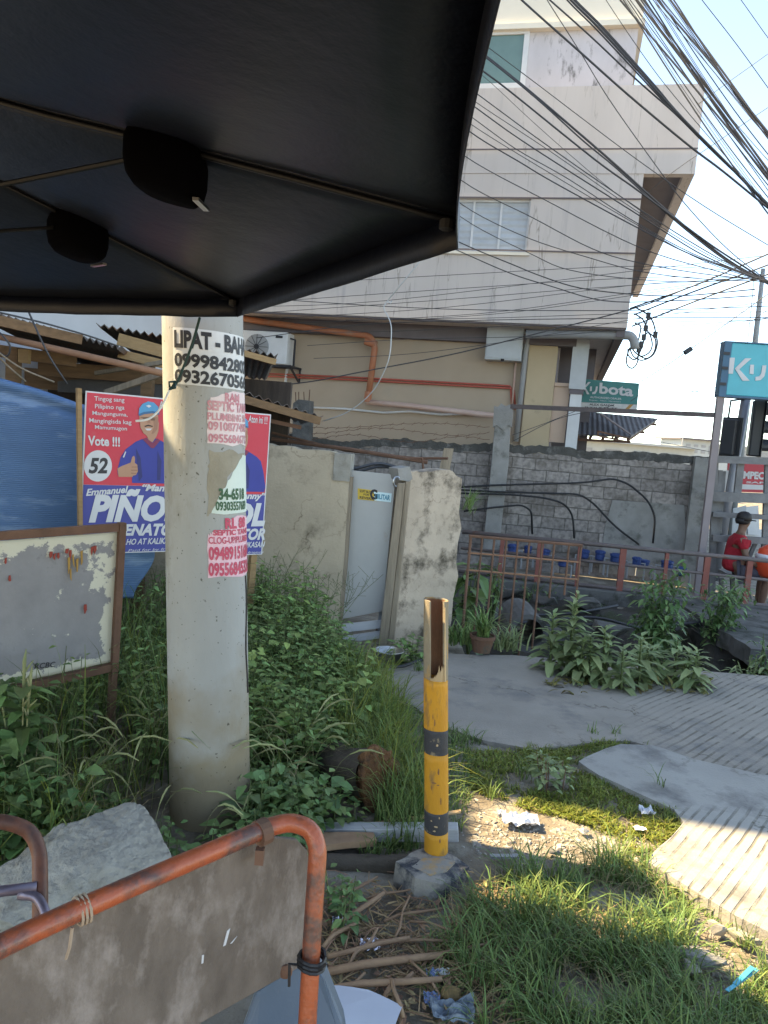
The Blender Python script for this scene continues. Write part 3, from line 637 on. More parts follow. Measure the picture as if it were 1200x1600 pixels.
# hoses on the block wall
for k, (pp, lab) in enumerate((([(700, 762), (760, 758), (830, 756), (910, 754), (960, 748), (985, 757), (1015, 783), (1026, 808), (1022, 850)], 'longest black hose arching across the block wall to its right end'),
                     ([(705, 764), (780, 768), (850, 770), (905, 771), (930, 788), (960, 822), (1000, 852)], 'black hose drooping diagonally down the middle of the block wall'),
                     ([(720, 770), (800, 772), (850, 777), (880, 785), (896, 805), (898, 842)], 'black hose curving down right of the concrete post on the block wall'),
                     ([(725, 798), (770, 792), (815, 788), (830, 797), (832, 835)], 'shortest black hose hooking down behind the concrete post'))):
    P = [WF.W(*(lambda q: (q[0], -.42 if i < 4 else -.2, q[1]))(WF.uz(px, py, -.3))) for i, (px, py) in enumerate(pp)]
    mb = MB(); mb.tube(round_path(P, .25, 5), .017, 6); tag(mb.build('hose', m_black, smooth=True), lab, 'hose', 'black hoses on the block wall')

# water meters
wm_spots = [(800, 872, 13.0), (826, 864, 13.2), (850, 870, 13.1), (876, 876, 13.0), (912, 866, 13.1), (938, 872, 13.0), (966, 868, 12.8), (990, 872, 12.9), (1012, 878, 12.8), (1040, 892, 12.6), (1066, 896, 12.5)]
wp = Y(*wm_spots[0][:2], wm_spots[0][2])
wm = thing('water_meter', 'blue capped water meter on a grey riser in the row before the block wall', 'water meter', (wp.x, wp.y, -.5), 'water meters before the block wall')
c = Vector((wp.x, wp.y, -.5))
mb = MB(); mb.tube([c + Vector((-.16, 0, 0)), c + Vector((-.16, 0, .30)), c + Vector((.16, 0, .30)), c + Vector((.16, 0, 0))], .018, 6); mb.build('riser_pipe', m_grey, wm)
mb = MB(); mb.lathe(c + Vector((0, 0, .24)), [(.06, 0), (.085, .03), (.085, .10), (.07, .12)], 12); mb.build('body', m_blue, wm)
mb = MB(); mb.lathe(c + Vector((0, 0, .361)), [(.095, 0), (.095, .035), (.06, .05)], 12); mb.build('cap', m_blue, wm)
for px, py, d in wm_spots[1:]:
    p = Y(px, py, d); k_ = rnd.uniform(.72, 1.15); dup(wm, (p.x, p.y + rnd.uniform(-.2, .15), -.5 + rnd.uniform(-.08, .05)), rz=rnd.uniform(-.9, .9), scale=(k_, k_, k_ * rnd.uniform(.75, 1.15)))

# ---- grey plaster wall, gate, pier
GF = Frame.through((-.29, 5.78), (.08, 5.74))
gw = fthing('plaster_wall', 'stained beige plaster wall left of the white gate', 'wall', GF)
rt = [GF.uz(*p) for p in ((527, 1000), (530, 960), (538, 870), (543, 790), (546, 745), (548, 714))]
tp = ragged(GF, [(548, 714), (520, 707), (480, 701), (430, 695), (395, 690), (300, 684), (215, 676)], .05, .02, 5)
mb = MB(); mb.prism([(tp[-1][0], -.3), (rt[0][0], -.3)] + rt[:-1] + tp, .0, .14); mb.build('wall_panel', m_plaster, gw, local=True)
mb = MB(); mb.box(GF.uz(528, 700)[0] - .02, rt[-1][0] + .006, -.012, .152, GF.uz(540, 752)[1], GF.uz(540, 709)[1]); mb.build('broken_corner', m_rubble, gw, local=True)
mb = MB(); mb.prism([(rt[0][0] + .001, -.1)] + [(u + .001, z) for u, z in rt[:5]] + [(u + .024, z) for u, z in reversed(rt[:5])] + [(rt[0][0] + .03, -.1)], .0, .05); tag(mb.build('gate_post', m_wood, M=GF.M), 'thin weathered timber strip on the hinge side of the white gate', 'post')
gt = fthing('gate', 'narrow white sheet metal gate with open slats at its foot', 'gate', GF)
mb = MB(); mb.prism([GF.uz(*p, .06) for p in ((549, 735), (618, 742), (598, 955), (529, 968))], .06, .085); mb.build('sheet', m_gate, gt, local=True)
for y0, y1 in (((977, 990), (969, 981)), ((996, 1006), (986, 997)), ((1010, 1022), (1004, 1014))):
    mb = MB(); mb.prism([GF.uz(*p, .07) for p in ((527, y0[0]), (598, y1[0]), (597, y1[1]), (526, y0[1]))], .07, .10); mb.build('slat', m_white, gt, local=True)
for pp in (((528, 960), (534, 960), (530, 1030), (524, 1030)), ((592, 950), (599, 950), (595, 1020), (588, 1020))): mb = MB(); mb.prism([GF.uz(*p, .088) for p in pp], .088, .12); mb.build('frame', m_grey, gt, local=True)
mb = MB(); mb.prism([GF.uz(*p, .055) for p in ((559, 763), (590, 767), (588, 783), (559, 780))], .056, .0595)
st = mb.build('sticker', plain('sticker_yellow', (.62, .40, .06), .5), gt, local=True)
mb = MB(); mb.prism([GF.uz(*p, .055) for p in ((584, 768), (612, 771), (611, 785), (585, 782))], .055, .0585); mb.build('sticker', plain('sticker_pale', (.55, .75, .78), .5), gt, local=True)
class _O:  # offset helper: same plane, letters a little proud
    def __init__(s, fr, wv): s.f = fr; s.w = wv
    def uz(s, px, py): return s.f.uz(px, py, s.w)
O = _O(GF, .053)
mb = MB(); text_quad(mb, 'SOFT BLOCK', O, (562, 765), (585, 768), (585, 772), (562, 769), .0545, .02); text_quad(mb, 'FOR', O, (568, 771), (577, 772), (577, 775), (568, 774), .0545, .02); text_quad(mb, 'REVERSE', O, (562, 775), (586, 778), (585, 782), (562, 779), .0545, .02)
text_quad(mb, 'G', O, (578, 764), (590, 765), (589, 781), (578, 780), .0535, .05); mb.build('lettering', m_ink, gt, local=True)
mb = MB(); text_quad(mb, 'MILITAR', O, (586, 771), (610, 774), (609, 782), (586, 779), .0535, .04); mb.build('lettering', plain('ink_teal', (.03, .25, .35), .5), gt, local=True)
t = fthing('gate_post', 'pair of weathered brown boards standing between the white gate and the pier', 'post', GF)
mb = MB(); mb.prism([GF.uz(*p, -.05) for p in ((621, 755), (633, 755), (604, 1018), (590, 1016))], -.05, .0); mb.build('board', m_wood, t, local=True, bevel=.004)
mb = MB(); mb.prism([GF.uz(*p, -.03) for p in ((634, 752), (641, 752), (614, 1016), (605, 1016))], -.03, .03); mb.build('board', m_wood, t, local=True, bevel=.004)
PF = Frame.through((.075, 5.735), (.63, 6.12))
pr_ = fthing('wall_pier', 'flaking plaster pier with black mould right of the gate', 'wall', PF)
lp = [PF.uz(*p) for p in ((600, 1012), (613, 960), (628, 830), (636, 760), (640, 737))]
tp = ragged(PF, [(640, 735), (662, 738), (690, 734), (708, 738), (722, 748)], .03, .025, 4)
rp_ = [PF.uz(*p) for p in ((720, 775), (717, 800), (721, 825), (715, 850), (713, 880), (716, 900), (708, 935), (706, 965), (702, 992))]
mb = MB(); mb.prism([(lp[0][0], -.1)] + lp[:-1] + tp + rp_ + [(rp_[-1][0], -.1)], 0, .16); mb.build('pier_body', m_pier, pr_, local=True)
mb = MB(); mb.prism([PF.uz(*p, -.015) for p in ((621, 732), (640, 729), (644, 748), (640, 752), (623, 750))], -.02, .1); mb.build('corner_block', m_conc, pr_, local=True)
mb = MB(); mb.prism([Frame((0, 6.6), 0).uz(*p) for p in ((694, 700), (709, 701), (702, 738), (686, 736))], 0, .03); tag(mb.build('plank', m_wood, M=Frame((0, 6.6), 0).M), 'grey plank end sticking up behind the plaster pier', 'plank')
# rusty rail over the gate
a, b = Y(425, 686, 6.6), Y(668, 722, 6.3)
mb = MB(); mb.tube([a, a.lerp(b, .5) + Vector((0, 0, .01)), b], .018, 6); mb.tube([Y(640, 716, 6.33), Y(660, 716, 6.3), Y(662, 738, 6.3)], .012, 5); tag(mb.build('steel_bar', m_rust), 'rusty steel bar lying along the wall top over the gate', 'bar')
mb = MB(); mb.tube([Y(425, 676, 6.9), Y(540, 704, 6.8), Y(650, 716, 6.6), Y(700, 716, 6.5)], .012, 5); tag(mb.build('steel_bar', m_rust), 'thinner bent rusty rod behind the bar over the gate', 'bar')
mb = MB(); P = [Y(530 + i * 13, 728 + 4 * math.sin(i), 6.0 + .02 * i) for i in range(9)]; mb.tube(P, .014, 5); mb.tube([p + Vector((.03, .02, -.02)) for p in P], .012, 5); tag(mb.build('cable', m_cable), 'black cable heap lying behind the top of the white gate', 'cable')
mb = MB(); P = []
for i in range(14):
    a_ = i / 13 * 4.2 + .8; q = PF.W(*((lambda s: (s[0] + .03 * math.cos(a_), -.03, s[1] + .035 * math.sin(a_)))(PF.uz(616, 752)))); P.append(q)
mb.tube(P, .008, 6); tag(mb.build('hook', m_steel), 'pale steel hook beside the gate top', 'hook')

# ================================================================== RAILINGS AT THE DITCH
RF = Frame((0, 11.5), A_RAIL)
rl = fthing('railing', 'long red and grey pipe railing along the far side of the ditch', 'railing', RF)
def rz(px, py): return RF.uz(px, py)
uL, uRr = rz(722, 833)[0], rz(1215, 880)[0] + 1.5
zt = .25; zm = rz(840, 868)[1]; zb_ = rz(840, 905)[1]
mb = MB(); mb.tube([(uL, 0, zt), (uRr, 0, zt + .01)], .032, 8); mb.build('top_rail', m_greyrail, rl, local=True, smooth=True)
mb = MB(); mb.tube([(uL, 0, zm), (uRr, 0, zm - .03)], .022, 8); mb.build('middle_rail', m_greyrail, rl, local=True, smooth=True)
mb = MB(); mb.tube([(uL, 0, zb_), (uRr, 0, zb_ - .05)], .028, 8); mb.build('bottom_rail', m_greyrail, rl, local=True, smooth=True)
for px, wd, mt_ in ((783, .06, m_redrail), (843, .09, m_redrail), (905, .055, m_redrail), (973, .085, m_redrail), (1042, .05, m_redrail), (1106, .08, m_redrail), (1173, .075, m_redrail), (1245, .08, m_redrail)):
    u = rz(px, 870)[0]; mb = MB(); mb.box(u - wd / 2, u + wd / 2, -.03, .03, -.40, zt - .02); mb.build('post', mt_, rl, local=True)
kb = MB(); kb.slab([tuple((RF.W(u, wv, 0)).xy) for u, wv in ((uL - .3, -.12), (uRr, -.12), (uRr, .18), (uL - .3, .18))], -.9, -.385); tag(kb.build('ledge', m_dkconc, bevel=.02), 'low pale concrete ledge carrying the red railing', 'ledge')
# rusty bar grille at the near edge
GRF = Frame((0, 6.15), R(-2))
gr = fthing('grille', 'rusty thin bar grille at the near edge of the ditch', 'grille', GRF)
def gz(px, py): return GRF.uz(px, py)
z0, z1 = gz(730, 837)[1], -.15
ux0, ux1 = gz(727, 900)[0], gz(905, 900)[0]
mb = MB(); mb.tube([(ux0, 0, z0), (ux1, 0, z0)], .013, 6); mb.build('top_bar', m_rust, gr, local=True)
for py in (866, 893):
    mb = MB(); z = gz(760, py)[1]; mb.tube([(ux0, 0, z), (ux1, 0, z)], .008, 6); mb.build('cross_bar', m_rustpipe, gr, local=True)
for px, yb in ((730, 990), (748, 985), (767, 985), (786, 1000), (804, 1018), (822, 1026), (842, 1015), (861, 935), (884, 930), (903, 960)):
    u = gz(px, 900)[0]; mb = MB(); mb.tube([(u, 0, z0 + .005), (u + .003, 0, gz(px, yb)[1])], .0085 if px != 730 else .012, 6); mb.build('bar', m_rust, gr, local=True)

# culvert slab and pipe in the ditch
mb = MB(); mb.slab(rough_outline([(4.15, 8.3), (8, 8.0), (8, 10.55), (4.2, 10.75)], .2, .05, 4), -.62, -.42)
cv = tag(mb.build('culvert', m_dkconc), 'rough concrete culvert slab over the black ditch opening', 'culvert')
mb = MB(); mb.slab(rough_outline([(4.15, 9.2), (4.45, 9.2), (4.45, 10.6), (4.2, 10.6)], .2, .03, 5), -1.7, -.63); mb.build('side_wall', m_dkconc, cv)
mb = MB(); mb.slab([(4.46, 10.2), (8, 10.0), (8, 10.3), (4.46, 10.45)], -1.7, -.63); mb.build('back_wall', m_dark, cv)  # shade of the opening is put into this near-black wall colour
p = Y(826, 990, 7.7); mb = MB(); RXp = Matrix.Rotation(R(90), 4, 'X')
n_ = 20; prof = [(.15, 0), (.20, 0), (.20, -.8), (.15, -.8)]
vs = []; 
for r_, z in prof:
    for j in range(n_): a = 2 * math.pi * j / n_; vs.append(Vector((p.x + r_ * math.cos(a), p.y - z, p.z + r_ * math.sin(a))))
mb.add(vs, [(i * n_ + j, i * n_ + (j + 1) % n_, ((i + 1) % 4) * n_ + (j + 1) % n_, ((i + 1) % 4) * n_ + j) for i in range(4) for j in range(n_)])
tag(mb.build('drain_culvert_pipe', m_dkconc, smooth=False), 'round concrete drain pipe mouth low in the ditch behind the grille', 'pipe')
for k, (pp, lab) in enumerate((([(755, 952, 9.6), (830, 962, 9.5), (900, 958, 9.5), (965, 946, 9.8)], 'dark cable lying across the ditch bank below the railing'),
                    ([(760, 966, 9.2), (860, 980, 9.1), (940, 975, 9.2), (1000, 980, 9.3), (1080, 974, 9.4), (1120, 966, 9.5)], 'longest dark cable sagging low across the ditch bank to the culvert'),
                    ([(790, 975, 8.9), (870, 968, 9.3), (930, 962, 9.4), (1010, 985, 9.0)], 'thin grey cable crossing the ditch bank between the leafy plants'))):
    mb = MB(); mb.tube(round_path([Y(*q) for q in pp], .4, 4), .018, 5); tag(mb.build('cable', m_cable, smooth=True), lab, 'cable')
# rubble on the bank
for k, (px, py, d, s) in enumerate(((795, 925, 10.9, .22), (850, 935, 10.6, .18), (910, 940, 10.3, .25), (960, 985, 9.0, .28), (880, 990, 8.8, .2), (1060, 960, 9.8, .3), (780, 960, 9.6, .2))):
    p = Y(px, py, d); q = random.Random(k + 40)
    mb = hull([(p.x + q.uniform(-s, s), p.y + q.uniform(-s, s), p.z + q.uniform(-s * .5, s * .4)) for _ in range(14)], 2, .02, 6, k)
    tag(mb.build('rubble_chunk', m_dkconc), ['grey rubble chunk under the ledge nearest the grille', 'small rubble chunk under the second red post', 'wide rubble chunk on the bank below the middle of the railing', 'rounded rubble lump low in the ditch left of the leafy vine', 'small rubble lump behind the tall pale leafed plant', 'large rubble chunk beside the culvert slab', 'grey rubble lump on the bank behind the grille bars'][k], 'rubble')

# ================================================================== TIMBER STALL FRAME, PERSON, THINGS BEHIND
SF = Frame((0, 12.6), R(-8))
def sz(px, py, wv=0): return SF.uz(px, py, wv)
sk = fthing('stall_frame', 'grey timber lattice frame of a roadside stall beside the block wall', 'stall', SF)
def sbar(a, b, wd, name, wv=0, m_=m_wood_grey):
    (u0_, z0_), (u1_, z1_) = sz(*a), sz(*b); mb = MB(); mb.bar((u0_, wv, z0_), (u1_, wv, z1_), wd, .07, (0, 1, 0)); mb.build(name, m_, sk, local=True)
sbar((1118, 716), (1112, 960), .09, 'post', .03); sbar((1128, 735), (1122, 850), .06, 'post', .09); sbar((1159, 716), (1153, 770), .10, 'post', .03)
sbar((1203, 715), (1196, 900), .12, 'post', .03)
mb = MB(); q = [sz(*p) for p in ((1122, 738), (1138, 737), (1131, 835), (1118, 835))]; mb.prism(q, .12, .15); mb.build('board', m_wood_grey, sk, local=True)
sbar((1108, 717), (1240, 722), .11, 'rail', -.05); sbar((1108, 775), (1240, 780), .15, 'rail', -.05); sbar((1112, 803), (1240, 810), .075, 'rail', -.05); sbar((1112, 840), (1240, 847), .10, 'rail', -.04)
sbar((1108, 770), (1240, 775), .03, 'rail', .06)
sbar((1158, 850), (1175, 885), .05, 'brace', .02); sbar((1185, 845), (1160, 900), .05, 'brace', .08)
for a, b in (((1147, 905), (1152, 985)), ((1170, 905), (1178, 985)), ((1130, 905), (1128, 975))): sbar(a, b, .06, 'foot', .1)
(u0_, z0_), (u1_, z1_) = sz(1135, 898), sz(1260, 903); mb = MB(); mb.box(u0_, u1_, -.02, .45, z0_ - .03, z0_ + .02); mb.build('bench', m_wood_grey, sk, local=True)
# red sign behind the lattice
MF = Frame((0, 14.6), R(-8))
ms = fthing('shop_sign', 'red and white shop sign seen through the timber stall frame', 'sign', MF)
mb = MB(); mb.prism([MF.uz(*p) for p in ((1138, 720), (1230, 724), (1228, 771), (1135, 768))], 0, .05); mb.build('panel', plain('sign_red', (.55, .05, .07), .5), ms, local=True)
mb = MB(); mb.prism([MF.uz(*p) for p in ((1138, 756), (1229, 759), (1228, 766), (1136, 764))], -.006, -.001); mb.build('white_band', m_letter, ms, local=True)
mb = MB(); mb.prism([MF.uz(*p) for p in ((1130, 735), (1156, 735), (1153, 768), (1128, 767))], -.03, -.008); mb.build('white_panel', m_letter, ms, local=True)
mb = MB(); text_quad(mb, 'MPECA', MF, (1162, 736), (1204, 738), (1203, 750), (1161, 748), -.012, .05); text_quad(mb, 'SARI SARI'[:4], MF, (1166, 752), (1200, 753), (1200, 756), (1165, 755), -.012, .03); mb.build('lettering', m_letter, ms, local=True)
# pale panels leaning behind
vf = Frame((0, 14.2), R(-8))
for k, (pp, lab, mt_) in enumerate((([(1146, 795), (1166, 790), (1166, 835), (1143, 840)], 'dim grey panel behind the head of the person in red', m_lgrey), ([(1168, 793), (1188, 791), (1190, 838), (1172, 836)], 'brightest white panel leaning behind the timber stall', m_white), ([(1160, 826), (1200, 830), (1200, 842), (1158, 838)], 'low white board lying behind the timber stall rail', m_white), ([(1139, 785), (1147, 783), (1143, 822), (1134, 822)], 'narrow cyan strip hanging behind the timber stall', m_cyan))):
    mb = MB(); mb.prism([vf.uz(*p) for p in pp], .1 * k, .1 * k + .04); tag(mb.build('leaning_panel', mt_, M=vf.M), lab, 'panel')
# orange thing at the frame edge
OF = Frame((0, 12.1), R(-8)); (uo, zo) = OF.uz(1200, 873)
mb = MB(); mb.lathe(OF.W(uo + .03, 0, zo), [(.05, -.30), (.17, -.24), (.20, -.08), (.20, .0), (.17, .13), (.08, .20), (.02, .21)], 18)
t = tag(mb.build('water_container', m_orangep, smooth=True), 'rounded orange plastic container at the right edge by the railing', 'container')
mb = MB(); mb.lathe(OF.W(uo + .03, 0, zo), [(.204, .01), (.206, .02), (.204, .05), (.19, .07)], 18); mb.build('white_band', m_white, t, smooth=True)

# ---- the person in red, sitting on the stall bench, seen from behind and turned right
def skin_mesh(name, verts, edges, radii, m_, parent, sub=2):
    me = bpy.data.meshes.new(name); me.from_pydata([tuple(v) for v in verts], edges, [])
    o = bpy.data.objects.new(name, me); COL.objects.link(o)
    md = o.modifiers.new('skin', 'SKIN'); md.use_smooth_shade = True
    for i, r_ in enumerate(radii):
        s_ = me.skin_vertices[0].data[i]; s_.radius = r_ if isinstance(r_, tuple) else (r_, r_)
        s_.use_root = (i == 0)
    md2 = o.modifiers.new('subd', 'SUBSURF'); md2.levels = sub; md2.render_levels = sub
    dg = bpy.context.evaluated_depsgraph_get(); m2 = bpy.data.meshes.new_from_object(o.evaluated_get(dg)); m2.name = name
    bpy.data.objects.remove(o); m2.materials.clear(); m2.materials.append(m_)
    for p in m2.polygons: p.use_smooth = True
    o2 = bpy.data.objects.new(name, m2); COL.objects.link(o2)
    if parent: o2.parent = parent; WM[o2.as_pointer()] = WM[parent.as_pointer()]
    return o2
PRF = Frame((0, 12.25), R(-8))
hp = PRF.uz(1143, 897)            # seat point
sc_ = (PRF.uz(1152, 797)[1] - hp[1]) / .88   # head top above the seat
pers = thing('person', 'person in a red shirt and dark cap seated behind the railing facing right', 'person', PRF.W(hp[0], 0, hp[1]), None, R(-8))
S = sc_
V3 = lambda x, y, z: Vector((x * S, y * S, z * S))
bodyv = [V3(0, 0, .06), V3(.015, 0, .20), V3(.03, 0, .36), V3(.045, 0, .50), V3(.055, 0, .575), V3(.065, 0, .64), V3(.075, 0, .73), V3(.075, 0, .83),
         V3(.04, .17, .49), V3(.12, .21, .27), V3(.30, .16, .17), V3(.36, .15, .16),
         V3(.04, -.17, .49), V3(.09, -.215, .27), V3(.27, -.15, .16), V3(.33, -.14, .16),
         V3(.10, .10, .05), V3(.44, .12, .06), V3(.42, .11, -.36), V3(.53, .11, -.40),
         V3(.10, -.10, .05), V3(.42, -.14, .04), V3(.38, -.14, -.37), V3(.49, -.14, -.41),
         V3(.155, 0, .72)]
bodye = [(0, 1), (1, 2), (2, 3), (3, 4), (4, 5), (5, 6), (6, 7), (3, 8), (8, 9), (9, 10), (10, 11), (3, 12), (12, 13), (13, 14), (14, 15), (0, 16), (16, 17), (17, 18), (18, 19), (0, 20), (20, 21), (21, 22), (22, 23), (6, 24)]
bodyr = [(.12, .15), (.10, .135), (.105, .15), (.09, .14), .058, .052, .088, .075, .056, .043, .032, .028, .056, .043, .032, .028, .085, .068, .045, .038, .085, .068, .045, .038, .02]
bodyr = [(a[0] * S, a[1] * S) if isinstance(a, tuple) else a * S for a in bodyr]
skin_mesh('body', bodyv, bodye, bodyr, m_skin_p, pers)
k = 1.16
skin_mesh('shirt', [V3(-.01, 0, .02), V3(.012, 0, .20), V3(.03, 0, .36), V3(.045, 0, .51), V3(.05, 0, .555), V3(.04, .17, .50), V3(.085, .20, .36), V3(.04, -.17, .50), V3(.065, -.20, .36)],
          [(0, 1), (1, 2), (2, 3), (3, 4), (3, 5), (5, 6), (3, 7), (7, 8)], [(.15 * S, .175 * S), (.12 * S, .155 * S), (.12 * S, .17 * S), (.105 * S, .155 * S), .07 * S, .074 * S, .066 * S, .074 * S, .066 * S], m_red, pers)
skin_mesh('shorts', [V3(0, 0, .03), V3(.10, .10, .055), V3(.38, .12, .06), V3(.10, -.10, .055), V3(.36, -.13, .045)], [(0, 1), (1, 2), (0, 3), (3, 4)], [(.135 * S, .16 * S), .1 * S, .083 * S, .1 * S, .083 * S], m_short, pers)
mb = MB(); mb.lathe(V3(.07, 0, .775), [(.098 * S, -.03 * S), (.10 * S, .02 * S), (.088 * S, .06 * S), (.05 * S, .09 * S), (.01 * S, .098 * S)], 14); cp = mb.build('cap', m_hair, pers, local=True, smooth=True)
mb = MB(); mb.slab([(.07 * S + .1 * S * math.cos(a), .085 * S * math.sin(a)) for a in (-1.1, -.7, -.3)] + [(.215 * S, -.05 * S), (.225 * S, 0), (.215 * S, .05 * S)] + [(.07 * S + .1 * S * math.cos(a), .085 * S * math.sin(a)) for a in (.3, .7, 1.1)], .752 * S, .762 * S); mb.build('visor', m_hair, cp, local=True)
mb = MB(); mb.lathe(V3(.055, 0, .70), [(.08 * S, 0), (.095 * S, .03 * S), (.097 * S, .07 * S)], 14); mb.build('hair', m_hair, pers, local=True, smooth=True)
for s_ in (1, -1):
    hx = (10, 14)[s_ < 0]; hand = bodyv[hx + 1]; d = (bodyv[hx + 1] - bodyv[hx]).normalized()
    mb = MB(); sd = Vector((0, 1, 0)); pv = hand + d * .03 * S
    mb.tube([hand, hand + d * .05 * S, hand + d * .085 * S], [.026 * S, .036 * S, .03 * S], 8)
    for i in range(4):
        a = hand + d * .08 * S + sd * (i - 1.5) * .018 * S; L = (.06, .07, .066, .05)[i] * S
        mb.tube([a, a + d * L * .5 + Vector((0, 0, -.008 * S)), a + d * L * .8 + Vector((0, 0, -.03 * S))], [.0095 * S, .009 * S, .007 * S], 6)
    th = hand + d * .03 * S + sd * s_ * -.03 * S; mb.tube([th, th + d * .03 * S - sd * s_ * .018 * S, th + d * .055 * S - sd * s_ * .014 * S], [.012 * S, .011 * S, .008 * S], 6)
    mb.build('hand', m_skin_p, pers, local=True, smooth=True)

# ================================================================== SIGNS
KF = Frame((0, 12.3), R(-9))
ks = fthing('pole_sign', 'large teal lightbox sign with white lettering on a mauve steel post', 'sign', KF)
def kz(px, py): return KF.uz(px, py)
(ka, kb1) = kz(1134, 617); (kc, kd) = kz(1136, 535)
W_ = kz(1200, 575)[0] - kz(1134, 575)[0]
mb = MB(); u0_ = ka; u1_ = ka + 2.2; mb.box(u0_, u1_, 0, .22, kb1, kd); mb.build('face', m_teal, ks, local=True, bevel=.012)
mb = MB(); mb.box(u0_ - .10, u0_ - .001, -.01, .25, kb1 - .02, kd + .015); mb.box(u0_ - .1, u1_, -.012, .24, kb1 - .03, kb1 - .002); mb.box(u0_ - .1, u1_, -.012, .24, kd + .002, kd + .02); mb.build('frame', m_signedge, ks, local=True)
mb = MB(); (a0, z0_), (a1, z1_) = kz(1121, 617), kz(1111, 716); mb.bar((u0_ - .05, .08, kb1 - .02), (u0_ - .04, .08, -.5), .10, .10); mb.build('post', m_post, ks, local=True)
mb = MB()
def kpoly(pts): mb.prism([kz(*p) for p in pts], -.012, -.001)
kpoly([(1140, 559), (1148, 559), (1145, 584), (1138, 584)])
kpoly([(1164, 560), (1174, 560), (1155, 577), (1148, 576)]); kpoly([(1155, 577.2), (1171, 595), (1160, 595), (1148, 576.2)])
kpoly([(1172, 570), (1178, 570), (1177, 585), (1171, 584)])
kpoly([(1191, 571), (1197, 571), (1196, 580), (1194, 588), (1188, 594), (1180, 595), (1180, 589), (1186, 588), (1189, 584), (1190, 578)])
text_quad(mb, 'bota', KF, (1206, 556), (1268, 560), (1266, 602), (1203, 596), -.012, .06)
mb.build('lettering', m_letter, ks, local=True)
for py in (552, 575, 600):
    u, z = kz(1130, py); mb2 = MB(); mb2.box(u0_ - .105, u0_ - .02, -.03, -.011, z - .02, z + .02); mb2.build('hinge', m_signalblack, ks, local=True)
# steel bar across
a = Y(798, 635, 12.6); b = KF.W(u0_ - .08, .08, kz(1116, 648)[1])
mb = MB(); mb.bar(a, b, .07, .07); tag(mb.build('steel_bar', mat('dull_bar', (.13, .10, .095), (.07, .055, .055), 8, .7, .2, 50)), 'long dark steel bar running level from the concrete post to the sign post', 'bar')

# smaller wall sign + awning
HF = Frame((0, 16.0), R(-13))
hs_ = fthing('shop_sign', 'smaller teal shop sign projecting from the building over an awning', 'sign', HF)
hz = lambda px, py: HF.uz(px, py)
mb = MB(); mb.prism([hz(*p) for p in ((908, 592), (999, 599), (996, 632), (904, 628))], 0, .12); mb.build('face', m_teal_dk, hs_, local=True)
mb = MB(); mb.prism([hz(*p) for p in ((904, 628.3), (996, 632.3), (995, 643), (903, 640))], .0, .12); mb.build('white_strip', mat('strip_worn', (.62, .62, .60), (.45, .46, .45), 12, .7, .1, 40), hs_, local=True)
mb = MB(); mb.prism([hz(*p) for p in ((984, 632), (990, 632), (981, 641), (975, 641))], -.006, -.001); mb.build('orange_flash', plain('flash', (.5, .25, .08), .6), hs_, local=True)
mb = MB()
def hpoly(pts): mb.prism([hz(*p) for p in pts], -.02, -.001)
hpoly([(909, 597), (912, 597), (911, 606), (908, 606)]); hpoly([(919, 597), (923, 597), (915, 606), (912, 605)]); hpoly([(915, 606.2), (921, 616), (917, 616), (912, 605.4)])
hpoly([(922, 604), (925, 604), (924.5, 611), (921.5, 611)]); hpoly([(931, 604), (934, 604), (933, 611), (930, 615.5), (925.5, 616), (925.5, 613), (929, 612), (930.5, 609)])
text_quad(mb, 'bota', HF, (937, 598), (990, 603), (989, 620), (936, 615), -.02, .03)
text_quad(mb, 'AUTHORIZED DEALER', HF, (922, 619), (971, 622), (971, 625), (922, 622), -.02, .01)
text_quad(mb, 'Engines . Tillers . Harvesters', HF, (921, 624), (970, 627), (970, 629.5), (921, 626.5), -.02, .0)
mb.build('lettering', m_letter, hs_, local=True)
mb = MB(); text_quad(mb, 'ALEX GANVA', HF, (921, 630), (960, 632), (960, 635.5), (921, 633.5), -.008, .02); text_quad(mb, 'INDUSTRIES', HF, (914, 635), (965, 637), (965, 640), (914, 638), -.008, .02); mb.build('lettering', m_ink, hs_, local=True)
aw = fthing('awning', 'dark sloping sheet awning with angle iron ribs below the smaller sign', 'awning', HF)
q = [HF.W(*(u, wv, z)) for (u, z), wv in ((hz(897, 644), .6), (hz(997, 645), .6))]
def ap(px, py, d): return Y(px, py, d)
c4 = [ap(905, 644, 17.2), ap(1028, 656, 17.0), ap(985, 684, 14.9), ap(896, 680, 15.3)]
mb = MB(); mb.add(c4 + [p + Vector((0, 0, .03)) for p in c4], [(0, 3, 2, 1), (4, 5, 6, 7), (0, 1, 5, 4), (1, 2, 6, 5), (2, 3, 7, 6), (3, 0, 4, 7)])
mb.build('sheet', stripe_mat('awning_sheet', (.12, .105, .105), (.085, .075, .075), 'X', .1, .7, .6), aw)
for t_ in (.08, .3, .52, .74, .96):
    mb = MB(); mb.bar(c4[0].lerp(c4[1], t_) - Vector((0, 0, .04)), c4[3].lerp(c4[2], t_) - Vector((0, 0, .04)), .05, .05); mb.build('rib', m_rust, aw)
for t_ in (.05, .5, .98):
    mb = MB(); mb.bar(c4[0].lerp(c4[3], t_) - Vector((0, 0, .09)), c4[1].lerp(c4[2], t_) - Vector((0, 0, .09)), .05, .05); mb.build('purlin', m_rust, aw)
mb = MB(); mb.tube([HF.W(hz(938, 646)[0], -.05, hz(938, 646)[1]), c4[2] + Vector((0, 0, .06))], .02, 5); mb.build('stay_rod', m_post, aw)
mb = MB(); a, b, c, d = (ap(934, 674, 14.8), ap(982, 685, 14.8), ap(980, 690, 14.8), ap(934, 681, 14.8))
for s_, e_ in ((a, b), (b, c), (c, d), (d, a), (a.lerp(b, .5), d.lerp(c, .5))): mb.bar(s_, e_, .03, .03)
